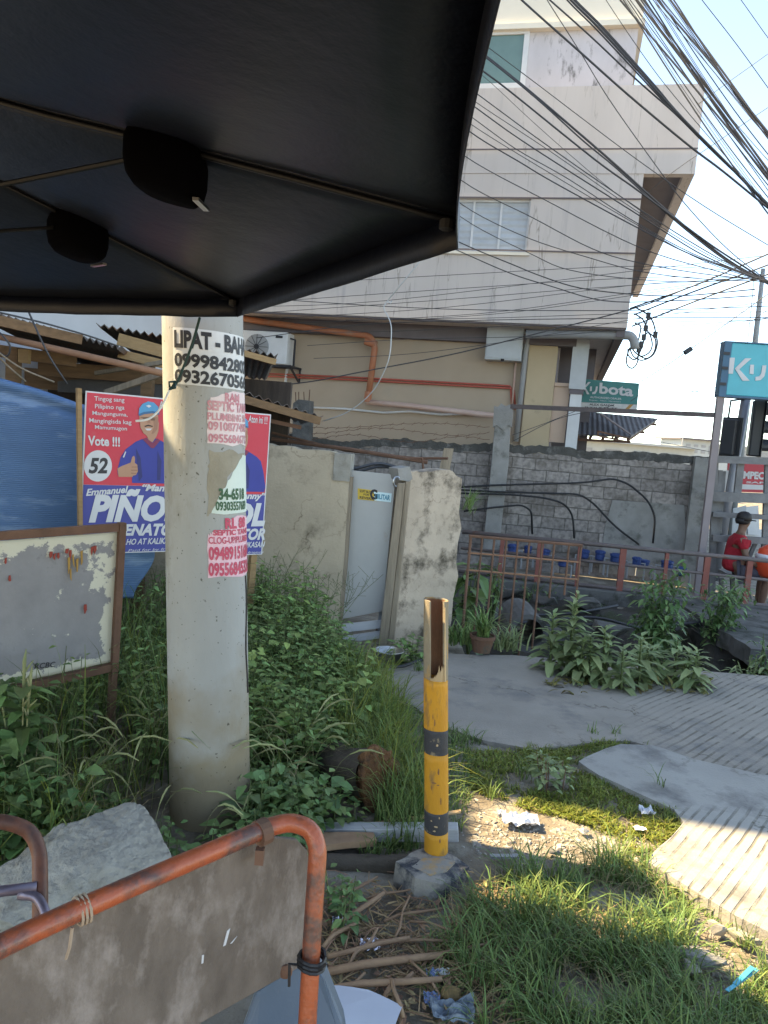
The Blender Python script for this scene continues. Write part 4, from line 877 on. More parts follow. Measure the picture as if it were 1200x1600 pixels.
mb.build('front_frame', m_rust, aw)

# ================================================================== TRAFFIC SIGNALS AND POLES
tp_ = Y(1160, 650, 13.4)
sp = thing('signal_pole', 'grey steel pole carrying the two black traffic signal heads', 'pole', (tp_.x, tp_.y, -.5))
mb = MB(); mb.tube([(tp_.x - .12, tp_.y, -.5), (tp_.x + .02, tp_.y, Y(1166, 618, 13.4).z)], .075, 12); mb.build('shaft', plain('pole_steel', (.22, .225, .25), .45, .3), sp, smooth=True)
mb = MB(); mb.tube([Y(1182, 621, 13.35), Y(1142, 626, 13.35), Y(1137, 660, 13.35)], .02, 6); mb.build('bracket', m_signalblack, sp)
def signal(px, top_py, bot_py, d, wpx, yaw, label):
    a, b = Y(px, top_py, d), Y(px - 4, bot_py, d); hgt = a.z - b.z; wd = wpx * d / F
    t = thing('traffic_signal', label, 'traffic light', (b.x, b.y, b.z), 'traffic signal heads', yaw)
    mb = MB(); mb.box(-wd / 2, wd / 2, -.09, .09, 0, hgt); hb = mb.build('housing', m_signalblack, t, local=True, bevel=.025)
    mb = MB(); mb.box(-wd * .72, wd * .72, -.095, -.085, -.04, hgt + .04); mb.build('backboard', m_signalblack, t, local=True)
    for i in range(3):
        z = hgt * (.18 + .32 * i); Q = Matrix.Rotation(R(90), 4, 'X'); rr = hgt * .135
        mb = MB(); mb.lathe((0, -.09, z), [(rr * .9, 0), (rr * .9, .02), (rr * .5, .035)], 14, Q); mb.build('lens', [plain('lens_green', (.02, .08, .05), .3), plain('lens_amber', (.12, .06, .01), .3), plain('lens_red', (.12, .01, .01), .3)][i], t, local=True)
        mb = MB(); n_ = 12
        vs = []
        for yy, r_ in ((-.09, rr), (-.30, rr * 1.0)):
            for j in range(n_): an = -.5 + (math.pi + 1.0) * j / (n_ - 1); vs.append(Vector((r_ * math.cos(an), yy + (.06 * (1 - max(0, math.sin(an))) if yy < -.2 else 0), z + r_ * math.sin(an))))
        vs += [v + (Vector((v.x, 0, v.z - z)).normalized() * .012) for v in vs]
        fs = [(j, j + 1, n_ + j + 1, n_ + j) for j in range(n_ - 1)] + [(2 * n_ + j, 3 * n_ + j, 3 * n_ + j + 1, 2 * n_ + j + 1) for j in range(n_ - 1)] + [(n_ + j, n_ + j + 1, 3 * n_ + j + 1, 3 * n_ + j) for j in range(n_ - 1)]
        mb.add(vs, fs); mb.build('visor', m_signalblack, t, local=True, smooth=False)
    return t
signal(1140, 655, 711, 13.2, 21, R(140), 'left black traffic signal head hanging beside the pole, seen from behind')
signal(1180, 625, 713, 13.1, 24, R(75), 'right black traffic signal head with visors facing right')
a = Y(1190, 440, 19); b = Y(1180, 535, 19)
mb = MB(); mb.tube([(b.x, b.y, -.5), (b.x, b.y, b.z), (a.x, a.y, a.z + .3)], [.08, .07, .05], 8); tag(mb.build('street_pole', plain('far_pole', (.25, .27, .28), .6), smooth=True), 'thin grey pole rising behind the large teal sign', 'pole')

# far roofs
def far_house(px0, px1, pyt, pyb, d, name, label, m_, roofm):
    a, b = Y(px0, pyb, d), Y(px1, pyb, d); zt_ = Y((px0 + px1) / 2, pyt, d).z
    t = thing(name, label, 'building', ((a.x + b.x) / 2, d, -.5))
    mb = MB(); mb.box(a.x, b.x, d, d + 5, -.5, zt_); mb.build('wall', m_, t)
    mb = MB(); mb.slab([(a.x - .4, d - .5), (b.x + .4, d - .5), (b.x + .4, d + 5.4), (a.x - .4, d + 5.4)], zt_ + .002, zt_ + .12); mb.build('roof', roofm, t)
    for i in range(4):
        x = a.x + (b.x - a.x) * (.1 + .22 * i); mb = MB(); mb.box(x, x + (b.x - a.x) * .12, d - .04, d - .002, zt_ - 1.0, zt_ - .35); mb.build('window', m_grey, t)
    return t
far_house(1066, 1120, 688, 705, 60, 'far_house', 'pale flat roofed house far beyond the block wall', m_roof_grey, m_soffit)
far_house(880, 1085, 694, 705, 42, 'far_house', 'long low pale roofed house beyond the block wall under the awning', m_roof_grey, m_roof_grey)
far_house(1090, 1260, 700, 712, 75, 'far_house', 'distant grey roofed house behind the traffic signals', m_roof_grey, m_roof_grey)
a = Y(1065, 700, 55); mb = MB(); mb.tube([(a.x, a.y, a.z - 1), (a.x, a.y, Y(1066, 668, 55).z)], .05, 5); tag(mb.build('antenna_mast', m_grey), 'thin antenna mast on the far skyline', 'antenna')

# ================================================================== SHED, TARPAULIN, POSTER
shed = thing('shed', 'ramshackle timber and rusty sheet shed behind the poster', 'shed', (-2.2, 6.2, -.2))
def sheet(name, f0, f1, back, th, m_, parent, drop=.0, seg=24, cor=.014):
    """corrugated sheet: front edge f0-f1, running back by vector"""
    mb = MB(); vs = []
    for side in (0, 1):
        for j in (0, 1):
            for i in range(seg * 4 + 1):
                t_ = i / (seg * 4); p = f0.lerp(f1, t_) + back * j; vs.append(p + Vector((0, 0, cor * math.cos(t_ * seg * 2 * math.pi) - side * th)))
    n = seg * 4 + 1
    for i in range(n - 1):
        mb_f = [(i, i + 1, n + i + 1, n + i), (2 * n + i, 3 * n + i, 3 * n + i + 1, 2 * n + i + 1), (i, 2 * n + i, 2 * n + i + 1, i + 1), (n + i, n + i + 1, 3 * n + i + 1, 3 * n + i)]
        if i == 0: F_ = []
        F_ += mb_f
    mb.add(vs, F_); return mb.build(name, m_, parent)
m_sheet = mat('rusty_corrugated', (.16, .14, .13), (.08, .065, .058), 6, .75, .3, 50, stain=(.17, .075, .04), samt=.35, sscale=4)
sheet('roof_sheet', Y(-70, 474, 4.7), Y(189, 543, 5.35), Vector((-.5, 2.6, -.10)), .006, m_sheet, shed)
sheet('roof_sheet', Y(150, 507, 5.75), Y(434, 555, 6.25), Vector((-.5, 2.6, -.05)), .006, m_sheet, shed)
sheet('roof_sheet', Y(330, 596, 5.75), Y(505, 652, 6.0), Vector((-.4, 2.3, -.05)), .006, m_sheet, shed, seg=12)
def beam(a, b, hpx, name, wd=.05, m_=m_woodx, par=None):
    d = (a[2] + b[2]) / 2; mb = MB(); mb.bar(Y(*a), Y(*b), wd, hpx * d / F, (0, 0, 1)); return mb.build(name, m_, par or shed)
m_woodl = mat('tan_timber', (.36, .225, .115), (.25, .15, .075), 5, .85, .4, 40, stretch=(2, 2, 8))
beam((-60, 488, 4.72), (127, 531, 5.15), 15, 'beam'); beam((185, 530, 5.7), (300, 562, 5.8), 18, 'beam', m_=m_woodl); beam((185, 552, 5.66), (300, 580, 5.78), 13, 'beam', .03, m_woodl)
beam((380, 552, 6.15), (430, 566, 6.27), 9, 'beam', m_=m_woodl); beam((340, 612, 5.72), (500, 658, 5.97), 12, 'beam'); beam((340, 640, 5.9), (470, 668, 6.1), 6, 'beam', .04, m_rust)
beam((-60, 540, 5.6), (120, 565, 5.9), 18, 'beam'); beam((60, 575, 6.2), (260, 590, 6.4), 22, 'beam', .04, m_woodx)
beam((150, 583, 6.0), (256, 566, 5.6), 6, 'pole', .03, m_wood)
beam((165, 614, 5.4), (258, 582, 5.2), 9, 'pole', .03, m_wood)
mb = MB(); mb.tube([Y(-80, 508, 4.9), Y(120, 553, 4.95), Y(300, 594, 5.05)], .022, 8); mb.build('pipe', m_rustpipe, shed, smooth=True)
m_dimboard = mat('dim_board', (.085, .062, .05), (.04, .03, .026), 3, .95, .4, 20, stretch=(6, 6, 1))
mb = MB(); mb.box(-4.2, -.95, 7.2, 7.3, -.3, 2.0); mb.build('back_wall', m_dimboard, shed)
mb = MB(); mb.prism([Frame((0, 6.6), 0).uz(*p) for p in ((38, 574), (125, 582), (125, 612), (38, 606))], 6.6, 6.64); mb.build('board', m_woodx, shed)
mb = MB(); mb.prism([Frame((0, 6.4), 0).uz(*p) for p in ((90, 596), (190, 585), (262, 600), (262, 622), (90, 612))], 6.4, 6.42); mb.build('board', mat('dull_sheet', (.13, .125, .125), (.08, .075, .075), 4, .8, .3, 30), shed)
mb = MB(); mb.prism([Frame((0, 5.5), 0).uz(*p) for p in ((28, 545), (44, 546), (43, 568), (28, 566))], 5.5, 5.55); mb.build('block', m_woodl, shed)
for px, d in ((20, 5.6), (230, 5.9), (412, 6.05)):
    p = Y(px, 620, d); mb = MB(); mb.box(p.x - .04, p.x + .04, d - .04, d + .04, -.2, 2.0 if px < 300 else 1.62); mb.build('post', m_woodx, shed)
for k, pp in enumerate(([(45, 488, 4.7), (75, 555, 4.75), (105, 600, 4.8)], [(-10, 545, 4.6), (30, 575, 4.7), (85, 597, 4.8)], [(-10, 550, 4.65), (10, 570, 4.7), (40, 596, 4.8)], [(0, 520, 4.6), (18, 540, 4.6), (12, 560, 4.65), (-5, 548, 4.7)], [(-20, 484, 4.6), (60, 502, 4.8), (140, 525, 5.1), (185, 541, 5.3)])):
    mb = MB(); mb.tube(round_path([Y(*q) for q in pp], .2, 4), .006, 5)
    tag(mb.build('loose_wire', m_wood if k in (1, 2) else m_cable, smooth=True), ['black loose wire dangling down in front of the shed eave', 'pale string drooping to the blue tarpaulin top', 'second pale string drooping left at the shed', 'curled black wire end hanging at the left shed beam', 'thin black wire running along the shed roof edge'][k], 'wire')
# tarpaulin
TF = Frame.through(Y(0, 700, 4.62), Y(250, 700, 5.05))
mb = MB(); NU, NZ = 60, 60; ta = [Vector(TF.uz(*p)) for p in ((-45, 578), (0, 591), (60, 608), (125, 631), (185, 646), (252, 664))]
def tarp_top(u):
    for a, b in zip(ta, ta[1:]):
        if u <= b.x: return a.y + (b.y - a.y) * (u - a.x) / (b.x - a.x)
    return ta[-1].y
ul, urt = ta[0].x, ta[-1].x; zb0 = TF.uz(220, 935)[1]
for j in range(NZ + 1):
    for i in range(NU + 1):
        f, g = i / NU, j / NZ; ur_ = urt - .12 * sm(.75, 1.0, g); u = ul + (ur_ - ul) * f; z = tarp_top(u) * (1 - g) + zb0 * g
        w_ = .016 * noise.noise(Vector((u * 3, z * 1.2, 2))) + .009 * noise.noise(Vector((u * 7 + z * 3, z * 4, 4))) + .012 * math.sin(u * 9 + z * 2) * g
        if g < .08: w_ -= .02 * math.sin(g / .08 * math.pi * 2)
        mb.v.append(TF.W(u, w_, z))
mb.f = [[j * (NU + 1) + i, j * (NU + 1) + i + 1, (j + 1) * (NU + 1) + i + 1, (j + 1) * (NU + 1) + i] for j in range(NZ) for i in range(NU)]; mb.mi = [0] * len(mb.f)
t = tag(mb.build('tarpaulin', m_tarp, smooth=True), 'faded blue tarpaulin hung as a wall beside the election poster', 'tarpaulin')
md = t.modifiers.new('thick', 'SOLIDIFY'); md.thickness = .003
# poster
QF = Frame.through(Y(126, 740, 4.38), Y(410, 755, 5.1))
def qz(px, py): return QF.uz(px, py)
T_u = qz(418, 740)[0]; PW = (T_u - qz(128, 740)[0]) / 2
rgt = lambda x: x
def poster(du, dz, label):
    ps = fthing('election_poster', label, 'poster', QF, 'election posters')
    def pz(px, py): u, z = qz(px, py); return u + du, z + dz
    class PO:
        @staticmethod
        def uz(px, py): return pz(px, py)
    uL_, uR_ = qz(128, 740)[0] + du + .002, qz(128, 740)[0] + PW + du - .002
    zT, zM, zB0 = qz(128, 610)[1] + dz, qz(130, 757)[1] + dz, qz(130, 866)[1] + dz
    mb = MB(); mb.box(uL_, uR_, 0, .004, zB0, zT); mb.build('sheet', m_letter, ps, local=True)
    mb = MB(); mb.box(uL_ + .008, uR_ - .008, -.0015, -.0005, zM, zT - .008); mb.build('red_field', m_poster_red, ps, local=True)
    mb = MB(); mb.box(uL_ + .008, uR_ - .008, -.0015, -.0005, zB0 + .006, zM - .001); mb.build('blue_field', m_poster_blue, ps, local=True)
    def qp(pts, lay, name, m_):
        mb = MB(); mb.prism([pz(*p) for p in pts], -.0015 - .0011 * lay - .0008, -.0015 - .0011 * lay); mb.build(name, m_, ps, local=True)
    qp([(183, 735), (188, 715), (196, 702), (212, 690), (222, 686), (240, 684), (252, 689), (265, 697), (272, 704), (277, 722), (281, 748), (279, 756), (206, 754.5), (206, 745), (184, 742)], 1, 'printed_shirt', m_shirt_blue)
    qp([(190, 728), (206, 722), (207, 745), (185, 745), (183, 732)], 2, 'printed_forearm', m_skin); qp([(196, 729), (203, 728), (204, 722), (206, 714), (209, 712), (210.5, 716), (210, 723), (214, 726), (215, 736), (212, 742), (203, 744), (196, 738)], 3, 'printed_hand', m_skin)
    qp([(221, 662), (223, 676), (229, 681), (232, 688), (238, 691), (244, 682), (247, 674), (248, 660)], 2, 'printed_neck', m_skin)
    qp([(216.5, 645), (246, 646), (247, 660), (245, 671), (240, 678), (232, 680), (224, 677), (219, 668)], 3, 'printed_face', m_skin)
    qp([(216, 648), (217, 638), (222, 631), (231, 627), (240, 629), (247, 636), (248, 646), (238, 643), (226, 645), (217, 650)], 4, 'printed_cap', m_cap)
    qp([(225, 665.5), (231, 663.5), (238, 665.5), (238, 667), (231, 665.6), (226, 667)], 4, 'printed_moustache', m_hair); qp([(226, 669.5), (237, 669.5), (234, 672.5), (229, 672.5)], 4, 'printed_smile', m_letter)
    qp([(219, 651.5), (244, 652.3), (244, 653), (219, 652.2)], 4, 'printed_glasses', m_hair); qp([(222, 652.8), (229, 653), (229, 656.5), (223, 656.5)], 5, 'printed_lens', m_skin_p); qp([(234, 653.2), (242, 653.5), (241, 657), (235, 657)], 5, 'printed_lens', m_skin_p)
    qp([(231, 655), (233, 655), (234.5, 661), (229.5, 661)], 5, 'printed_nose', plain('skin_shade', (.36, .17, .11), .5))
    qp([(216.5, 646.5), (224, 643.5), (238, 642), (248, 645.5), (248, 648), (238, 645.5), (225, 647), (217, 650)], 6, 'printed_cap_brim', plain('cap_brim', (.015, .12, .24), .5))
    qp([(227, 634), (232, 632.5), (236, 634.5), (232, 637)], 6, 'printed_cap_badge', m_letter)
    qp([(222, 686), (228, 684), (238, 692), (245, 685), (250, 688), (240, 700), (236, 700)], 3, 'printed_collar', plain('collar', (.22, .02, .07), .5))
    qp([(191, 714), (195, 705), (196.5, 706), (193, 715)], 6, 'printed_stripe', m_letter)
    qp([(212, 700), (219, 715), (222, 745), (217, 752), (214, 730)], 2, 'printed_fold', plain('shirt_fold', (.012, .02, .13), .5)); qp([(246, 705), (252, 720), (250, 750), (245, 750)], 2, 'printed_fold', plain('shirt_fold', (.012, .02, .13), .5))
    qp([(205, 729), (214, 729), (214, 730), (205, 730)], 6, 'printed_finger_line', plain('skin_line', (.28, .12, .075), .5)); qp([(204, 734), (214, 734), (214, 735), (204, 735)], 6, 'printed_finger_line', plain('skin_line', (.28, .12, .075), .5)); qp([(204, 738.5), (212, 739), (212, 740), (204, 739.5)], 6, 'printed_finger_line', plain('skin_line', (.28, .12, .075), .5))
    qp([(239, 652), (247, 652), (245, 671), (240, 677), (236, 678), (240, 668)], 4, 'printed_cheek', plain('skin_shade', (.36, .165, .105), .5))
    cen = pz(153, 728); mb = MB(); rr = (qz(175.5, 728)[0] - qz(130.8, 728)[0]) / 2; rv = (qz(153, 704)[1] - qz(153, 753)[1]) / 2
    mb.prism([(cen[0] + rr * .98 * math.cos(a * .2094), cen[1] + rv * math.sin(a * .2094)) for a in range(30)], -.0035, -.0025); mb.build('number_disc', m_letter, ps, local=True)
    mb = MB(); text_quad(mb, '52', PO, (138, 715), (168, 715), (168, 740), (138, 740), -.0045, .035, .2); mb.build('number', m_ink, ps, local=True)
    mb = MB(); L = -.0045
    for s_, a, b, c, d in (('Tingog sang', 147, 619, 194, 628), ('Pilipino nga', 148, 631, 194, 640), ('Mangunguma,', 144, 642, 199, 650), ('Mangingisda kag', 139, 653, 205, 662), ('Mamumugon', 148, 664, 198, 672)):
        sl_ = .055; text_quad(mb, s_, PO, (a, b), (c, b + (c - a) * sl_), (c, d + (c - a) * sl_ * .9), (a, d), L, .008)
    text_quad(mb, 'Vote !!!', PO, (137, 680), (187, 683), (187, 698), (137, 696), L, .03)
    text_quad(mb, 'Aton ini !!!', PO, (248, 626), (283, 629), (283, 642), (248, 638), L, .012, .2)
    text_quad(mb, 'Emmanuel', PO, (134, 764), (200, 759), (200, 770), (134, 775), L, .03, .25)
    text_quad(mb, '“Manny”', PO, (222, 756), (282, 757), (281, 772), (221, 770), L, .035, .25)
    text_quad(mb, 'PIÑOL', PO, (141, 762), (283, 766), (281, 814), (138, 817), L, .05, .22)
    text_quad(mb, 'SENATOR', PO, (183, 819), (283, 817), (281, 837), (181, 837), L, .045, .22)
    text_quad(mb, 'TRABAHO AT KALIKASAN', PO, (166, 843), (282, 839), (281, 849), (165, 852), L, .02, .2)
    text_quad(mb, 'Paid for by friends', PO, (200, 858), (280, 855), (279, 860), (200, 863), L, .0, .2)
    mb.build('lettering', m_letter, ps, local=True)
    return ps
ps = poster(0, 0, 'left election poster showing a man in a blue cap giving a thumbs up')
mb = MB(); mb.prism([qz(*p) for p in ((120, 606), (127, 607), (129, 868), (123, 868))], -.012, .022); mb.build('frame', m_woodl, ps, local=True)
ps2 = poster(PW, qz(418, 648)[1] - qz(128, 610)[1] + .004, 'right election poster of the pair, mostly hidden by the pole')
for pp, wa_, wb_ in ((((405, 735), (412, 735), (394, 985), (384, 985)), .006, .03), (((397, 850), (402, 850), (385, 985), (380, 985)), .031, .05)): mb = MB(); mb.prism([qz(*p) for p in pp], wa_, wb_); mb.build('stake', m_woodl, ps2, local=True)

# ================================================================== CONCRETE POLE WITH NOTICES
pb = G(317, 1290) + Vector((0, .13, 0)); ptop = Y(317, 500, pb.y); lean = (ptop.x - pb.x) / ptop.z
tocam = (Vector((0, 0, 0)) - Vector((ptop.x, pb.y, 0))).normalized(); prt = Vector((-tocam.y, tocam.x, 0))
def prad(z): return .163 - .0045 * z
def paxis(z): return Vector((pb.x + lean * z, pb.y, z))
def psurf(th, z, o=0.0): return paxis(z) + (tocam * math.cos(th) + prt * math.sin(th)) * (prad(z) + o)
POLE_H = 2.06
pole = thing('utility_pole', 'thick round pale concrete pole pasted with peeling paper notices', 'pole', (pb.x, pb.y, 0))
mb = MB(); zs = [-.3 + (POLE_H + .3) * i / 40 for i in range(41)]
for z in zs:
    for j in range(48): mb.v.append(psurf(2 * math.pi * j / 48, z))
mb.f = [[i * 48 + j, i * 48 + (j + 1) % 48, (i + 1) * 48 + (j + 1) % 48, (i + 1) * 48 + j] for i in range(40) for j in range(48)] + [[40 * 48 + j for j in range(48)]]; mb.mi = [0] * len(mb.f)
def pole_mat():
    mt = m_pole; n = mt.node_tree.nodes; l = mt.node_tree.links; b = n['Principled BSDF']; tc = n.new('ShaderNodeTexCoord'); sp = n.new('ShaderNodeSeparateXYZ'); l.new(tc.outputs['Object'], sp.inputs[0])
    nz = n.new('ShaderNodeTexNoise'); nz.inputs['Scale'].default_value = 4; nz.inputs['Detail'].default_value = 7; l.new(tc.outputs['Object'], nz.inputs[0])
    ad = n.new('ShaderNodeMath'); ad.operation = 'MULTIPLY_ADD'; ad.inputs[1].default_value = .9; l.new(nz.outputs[0], ad.inputs[0]); 
    mr = n.new('ShaderNodeMapRange'); mr.inputs['From Min'].default_value = 0; mr.inputs['From Max'].default_value = 1.0; mr.inputs['To Min'].default_value = .52; mr.inputs['To Max'].default_value = -.22; l.new(sp.outputs[2], mr.inputs[0]); l.new(mr.outputs[0], ad.inputs[2])
    rp = n.new('ShaderNodeValToRGB'); rp.color_ramp.elements[0].position = .48; rp.color_ramp.elements[1].position = .75; l.new(ad.outputs[0], rp.inputs[0])
    mx = n.new('ShaderNodeMixRGB'); l.new(rp.outputs[0], mx.inputs[0]); l.new(b.inputs['Base Color'].links[0].from_socket, mx.inputs[1]); mx.inputs[2].default_value = (.25, .195, .13, 1)
    # small pits
    vo = n.new('ShaderNodeTexNoise'); vo.inputs['Scale'].default_value = 62; vo.inputs['Detail'].default_value = 3; l.new(tc.outputs['Object'], vo.inputs[0])
    r2 = n.new('ShaderNodeValToRGB'); r2.color_ramp.elements[0].position = .29; r2.color_ramp.elements[0].color = (.35, .33, .3, 1); r2.color_ramp.elements[1].position = .33; l.new(vo.outputs[0], r2.inputs[0])
    m2 = n.new('ShaderNodeMixRGB'); m2.blend_type = 'MULTIPLY'; m2.inputs[0].default_value = 1; l.new(mx.outputs[0], m2.inputs[1]); l.new(r2.outputs[0], m2.inputs[2]); l.new(m2.outputs[0], b.inputs['Base Color'])
pole_mat()
mb.build('shaft', m_pole, pole, smooth=True)
def zc(py): return Y(317, py, pb.y - .155).z
def th(px): return math.asin(max(-1, min(1, (px - 320) / 65.0)))
def pole_patch(name, m_, outline, o, lab=None):
    """outline in (theta, z); filled as a curved sheet by a fine grid clipped to the outline"""
    bm = bmesh.new(); vs = [bm.verts.new((a, 0, z)) for a, z in outline]; bm.faces.new(vs)
    x0 = min(a for a, z in outline); x1 = max(a for a, z in outline); k = max(2, int((x1 - x0) / .1))
    for i in range(1, k):
        c = x0 + (x1 - x0) * i / k
        bmesh.ops.bisect_plane(bm, geom=bm.verts[:] + bm.edges[:] + bm.faces[:], plane_co=(c, 0, 0), plane_no=(1, 0, 0))
    bm.verts.index_update(); mb = MB(); mb.add([psurf(v.co.x, v.co.z, o) for v in bm.verts], [[v.index for v in f.verts] for f in bm.faces]); bm.free()
    ob = mb.build(name, m_, pole, smooth=True)
    if lab: ob['label'] = lab
    return ob
def jag(pts, amp=.012, n=6, seed=0):
    q = random.Random(seed); out = []
    for a, b in zip(pts, pts[1:] + pts[:1]):
        for i in range(n): f = i / n; out.append((a[0] + (b[0] - a[0]) * f + q.uniform(-amp, amp), a[1] + (b[1] - a[1]) * f + q.uniform(-amp, amp) * .35))
    return out
def pole_text(parent, m_, lines, o=.0032):
    mb = MB()
    for s_, t0, t1, y0, y1, bold in lines:
        uv, fs = text_polys(s_, bold); za, zb = zc(y1), zc(y0)
        mb.add([psurf(t0 + (t1 - t0) * a, za + (zb - za) * b, o) for a, b in uv], fs)
    mb.build('lettering', m_, parent)
n1 = pole_patch('notice', m_paper, [(-.79, zc(603)), (2.2, zc(603)), (2.2, zc(516)), (-.79, zc(514))], .0015, 'white notice with black lettering')
pole_text(n1, m_ink, [('LIPAT - BAHAY', -.74, 1.72, 518, 546, .05), ('09998428027', -.74, 1.68, 554, 576, .04), ('09326705667', -.74, 1.68, 579, 601, .04)])
n2 = pole_patch('notice', m_paper_pink, jag([(.06, zc(692)), (2.0, zc(692)), (2.0, zc(609)), (.5, zc(609)), (.14, zc(622)), (.06, zc(640))], .02, 6, 3), .0015, 'torn pale notice with faded pink lettering')
pole_text(n2, m_ink_pink, [('RAM', .5, .98, 610, 624, .04), ('SEPTIC TANK', .06, 1.5, 624, 640, .04), ('PLUMBING SVC', .06, 1.5, 643, 655, .03), ('09108774902', .07, 1.45, 657, 671, .03), ('09556846712', .07, 1.45, 676, 690, .03)])
n0 = pole_patch('torn_paper', mat('paper_remains', (.33, .29, .225), (.24, .205, .155), 12, .95, .5, 40), jag([(.03, zc(803)), (.2, zc(800)), (.55, zc(745)), (1.05, zc(712)), (1.35, zc(706)), (.6, zc(700)), (.1, zc(704)), (.06, zc(740))], .03, 5, 4), .0012)
n3 = pole_patch('notice', m_paper_green, jag([(.11, zc(802)), (2.0, zc(802)), (2.0, zc(712)), (1.12, zc(709)), (.82, zc(726)), (.5, zc(755)), (.28, zc(780))], .012, 6, 6), .002, 'torn triangular notice with dark green digits')
pole_text(n3, m_ink_green, [('34-6518', .30, 1.15, 761, 780, .045), ('09303557689', .22, 1.25, 782, 797, .03)], .004)
n4 = pole_patch('notice', m_paper_red, jag([(.02, zc(902)), (2.0, zc(902)), (2.0, zc(806)), (.6, zc(808)), (.55, zc(826)), (.2, zc(829)), (.03, zc(836))], .02, 6, 9), .0015, 'notice with dense red lettering lowest on the pole')
pole_text(n4, m_ink_red, [('RL 88', .45, 1.2, 808, 826, .05), ('SEPTIC TANK', .15, 1.4, 827, 836, .045), ('CLOG-UP/PLUMBING', .04, 1.55, 838, 849, .02), ('09489151604', .04, 1.45, 853, 875, .04), ('09556845326', .03, 1.45, 878, 900, .04)])
mb = MB(); mb.tube([psurf(1.2 + .05 * math.sin(i), zc(905) - i * .06, .002) for i in range(9)], .0035, 5); mb.build('crack', mat('crack_dark', (.06, .05, .045)), pole)

# green cord and white string tied at the pole
mb = MB(); mb.tube(round_path([Y(312, 497, 2.52), Y(300, 540, 2.6), Y(277, 598, 2.68), Y(268, 606, 2.69)], .05), .0045, 6)
for dx, dy in ((-6, -3), (4, 6), (-3, 8)): mb.tube([Y(274, 596, 2.68), Y(270 + dx, 600 + dy, 2.66), Y(265, 606 + dy * .3, 2.68)], .004, 5)
tag(mb.build('cord', plain('green_cord', (.012, .05, .05), .6)), 'dark green cord knotted in front of the pole, hanging from the umbrella tip', 'cord')
mb = MB(); mb.tube(round_path([Y(266, 606, 2.68), Y(259, 622, 2.67), Y(249, 642, 2.66), Y(232, 656, 2.64), (Y(212, 658, 2.62))], .05), .004, 6); tag(mb.build('cord', m_paper), 'white string end trailing left from the green cord knot', 'cord')
mb = MB(); mb.tube(round_path([Y(655, 410, 5.5), Y(607, 468, 6), Y(598, 480, 6), Y(612, 505, 6), Y(610, 560, 6), Y(585, 612, 6.2), Y(545, 645, 6.4), Y(505, 658, 6.6)], .25, 6), .0042, 5); mb.tube([Y(607, 468, 6), Y(606, 472, 6), Y(610, 474, 6), Y(612, 470, 6)], .005, 4); tag(mb.build('cable', m_lgrey, smooth=True), 'pale looping wire hanging down in front of the tan wall', 'cable')

# ================================================================== RUSTY NOTICE BOARD
NF = Frame.through(Y(0, 950, 3.22), Y(192, 930, 3.57))
nbd = fthing('notice_board', 'rust framed sheet metal notice board with peeling paint among the weeds', 'notice board', NF)
c_ = [Vector(NF.uz(*p)) for p in ((-70, 842), (196, 823), (184, 1040), (-70, 1098))]
def nq(a, b): return c_[3].lerp(c_[2], a).lerp(c_[0].lerp(c_[1], a), b)
me_b = MB(); n_ = 40; inn = .035
for j in range(n_ + 1):
    for i in range(n_ + 1): q = nq(inn + (1 - 2 * inn) * i / n_, inn + (1 - 2 * inn) * j / n_); me_b.v.append(Vector((q.x, .012 + .006 * noise.noise(Vector((q.x * 4, q.y * 4, 0))), q.y)))
me_b.f = [[j * (n_ + 1) + i, j * (n_ + 1) + i + 1, (j + 1) * (n_ + 1) + i + 1, (j + 1) * (n_ + 1) + i] for j in range(n_) for i in range(n_)]; me_b.mi = [0] * len(me_b.f)
bo = me_b.build('sheet', m_board, nbd, local=True, smooth=True)
at = bo.data.attributes.new('wear', 'FLOAT', 'POINT')
for j in range(n_ + 1):
    for i in range(n_ + 1):
        a, b = i / n_, j / n_; e_ = max(sm(.84, 1, a) * .82, sm(.86, 1, b) * .85, sm(.12, .02, b) * .75, sm(.62, .95, a) * sm(.35, .8, b) * .55, sm(.5, .9, a) * sm(.5, 1, b) * .4)
        at.data[j * (n_ + 1) + i].value = .30 * e_ + .015
md = bo.modifiers.new('thick', 'SOLIDIFY'); md.thickness = .003; md.offset = 1
fw2 = .036
mb = MB()
for a, b in ((0, 1), (3, 2)): mb.bar((c_[a].x, 0, c_[a].y), (c_[b].x + (.0), 0, c_[b].y), .03, fw2)
mb.bar((c_[0].x, 0, c_[0].y), (c_[3].x, 0, c_[3].y), .031, fw2, (0, 0, 1)); mb.bar((c_[1].x - .018, -.001, c_[1].y + .02), (c_[2].x - .018, -.001, c_[2].y - .02), .031, fw2, (0, 0, 1)); mb.build('frame', m_rust, nbd, local=True)
g_ = NF.uz(164, 1175); mb = MB(); mb.bar((c_[2].x - .02, .001, c_[2].y - .02), (g_[0] + .02, .001, g_[1] - .05), .028, .04); mb.build('leg', m_rust, nbd, local=True)
mb = MB(); mb.bar((c_[3].x + .05, .001, c_[3].y - .02), (c_[3].x + .05, .001, -.05), .028, .04); mb.build('leg', m_rust, nbd, local=True)
mb = MB()
def npoly(pts): mb.prism([NF.uz(*p) for p in pts], -.001, .004)
text_quad(mb, 'RCBC', NF, (54, 1037), (87, 1034), (87, 1042), (54, 1046), .002, .01, .2)
mb.build('lettering', m_ink, nbd, local=True)
mb = MB()
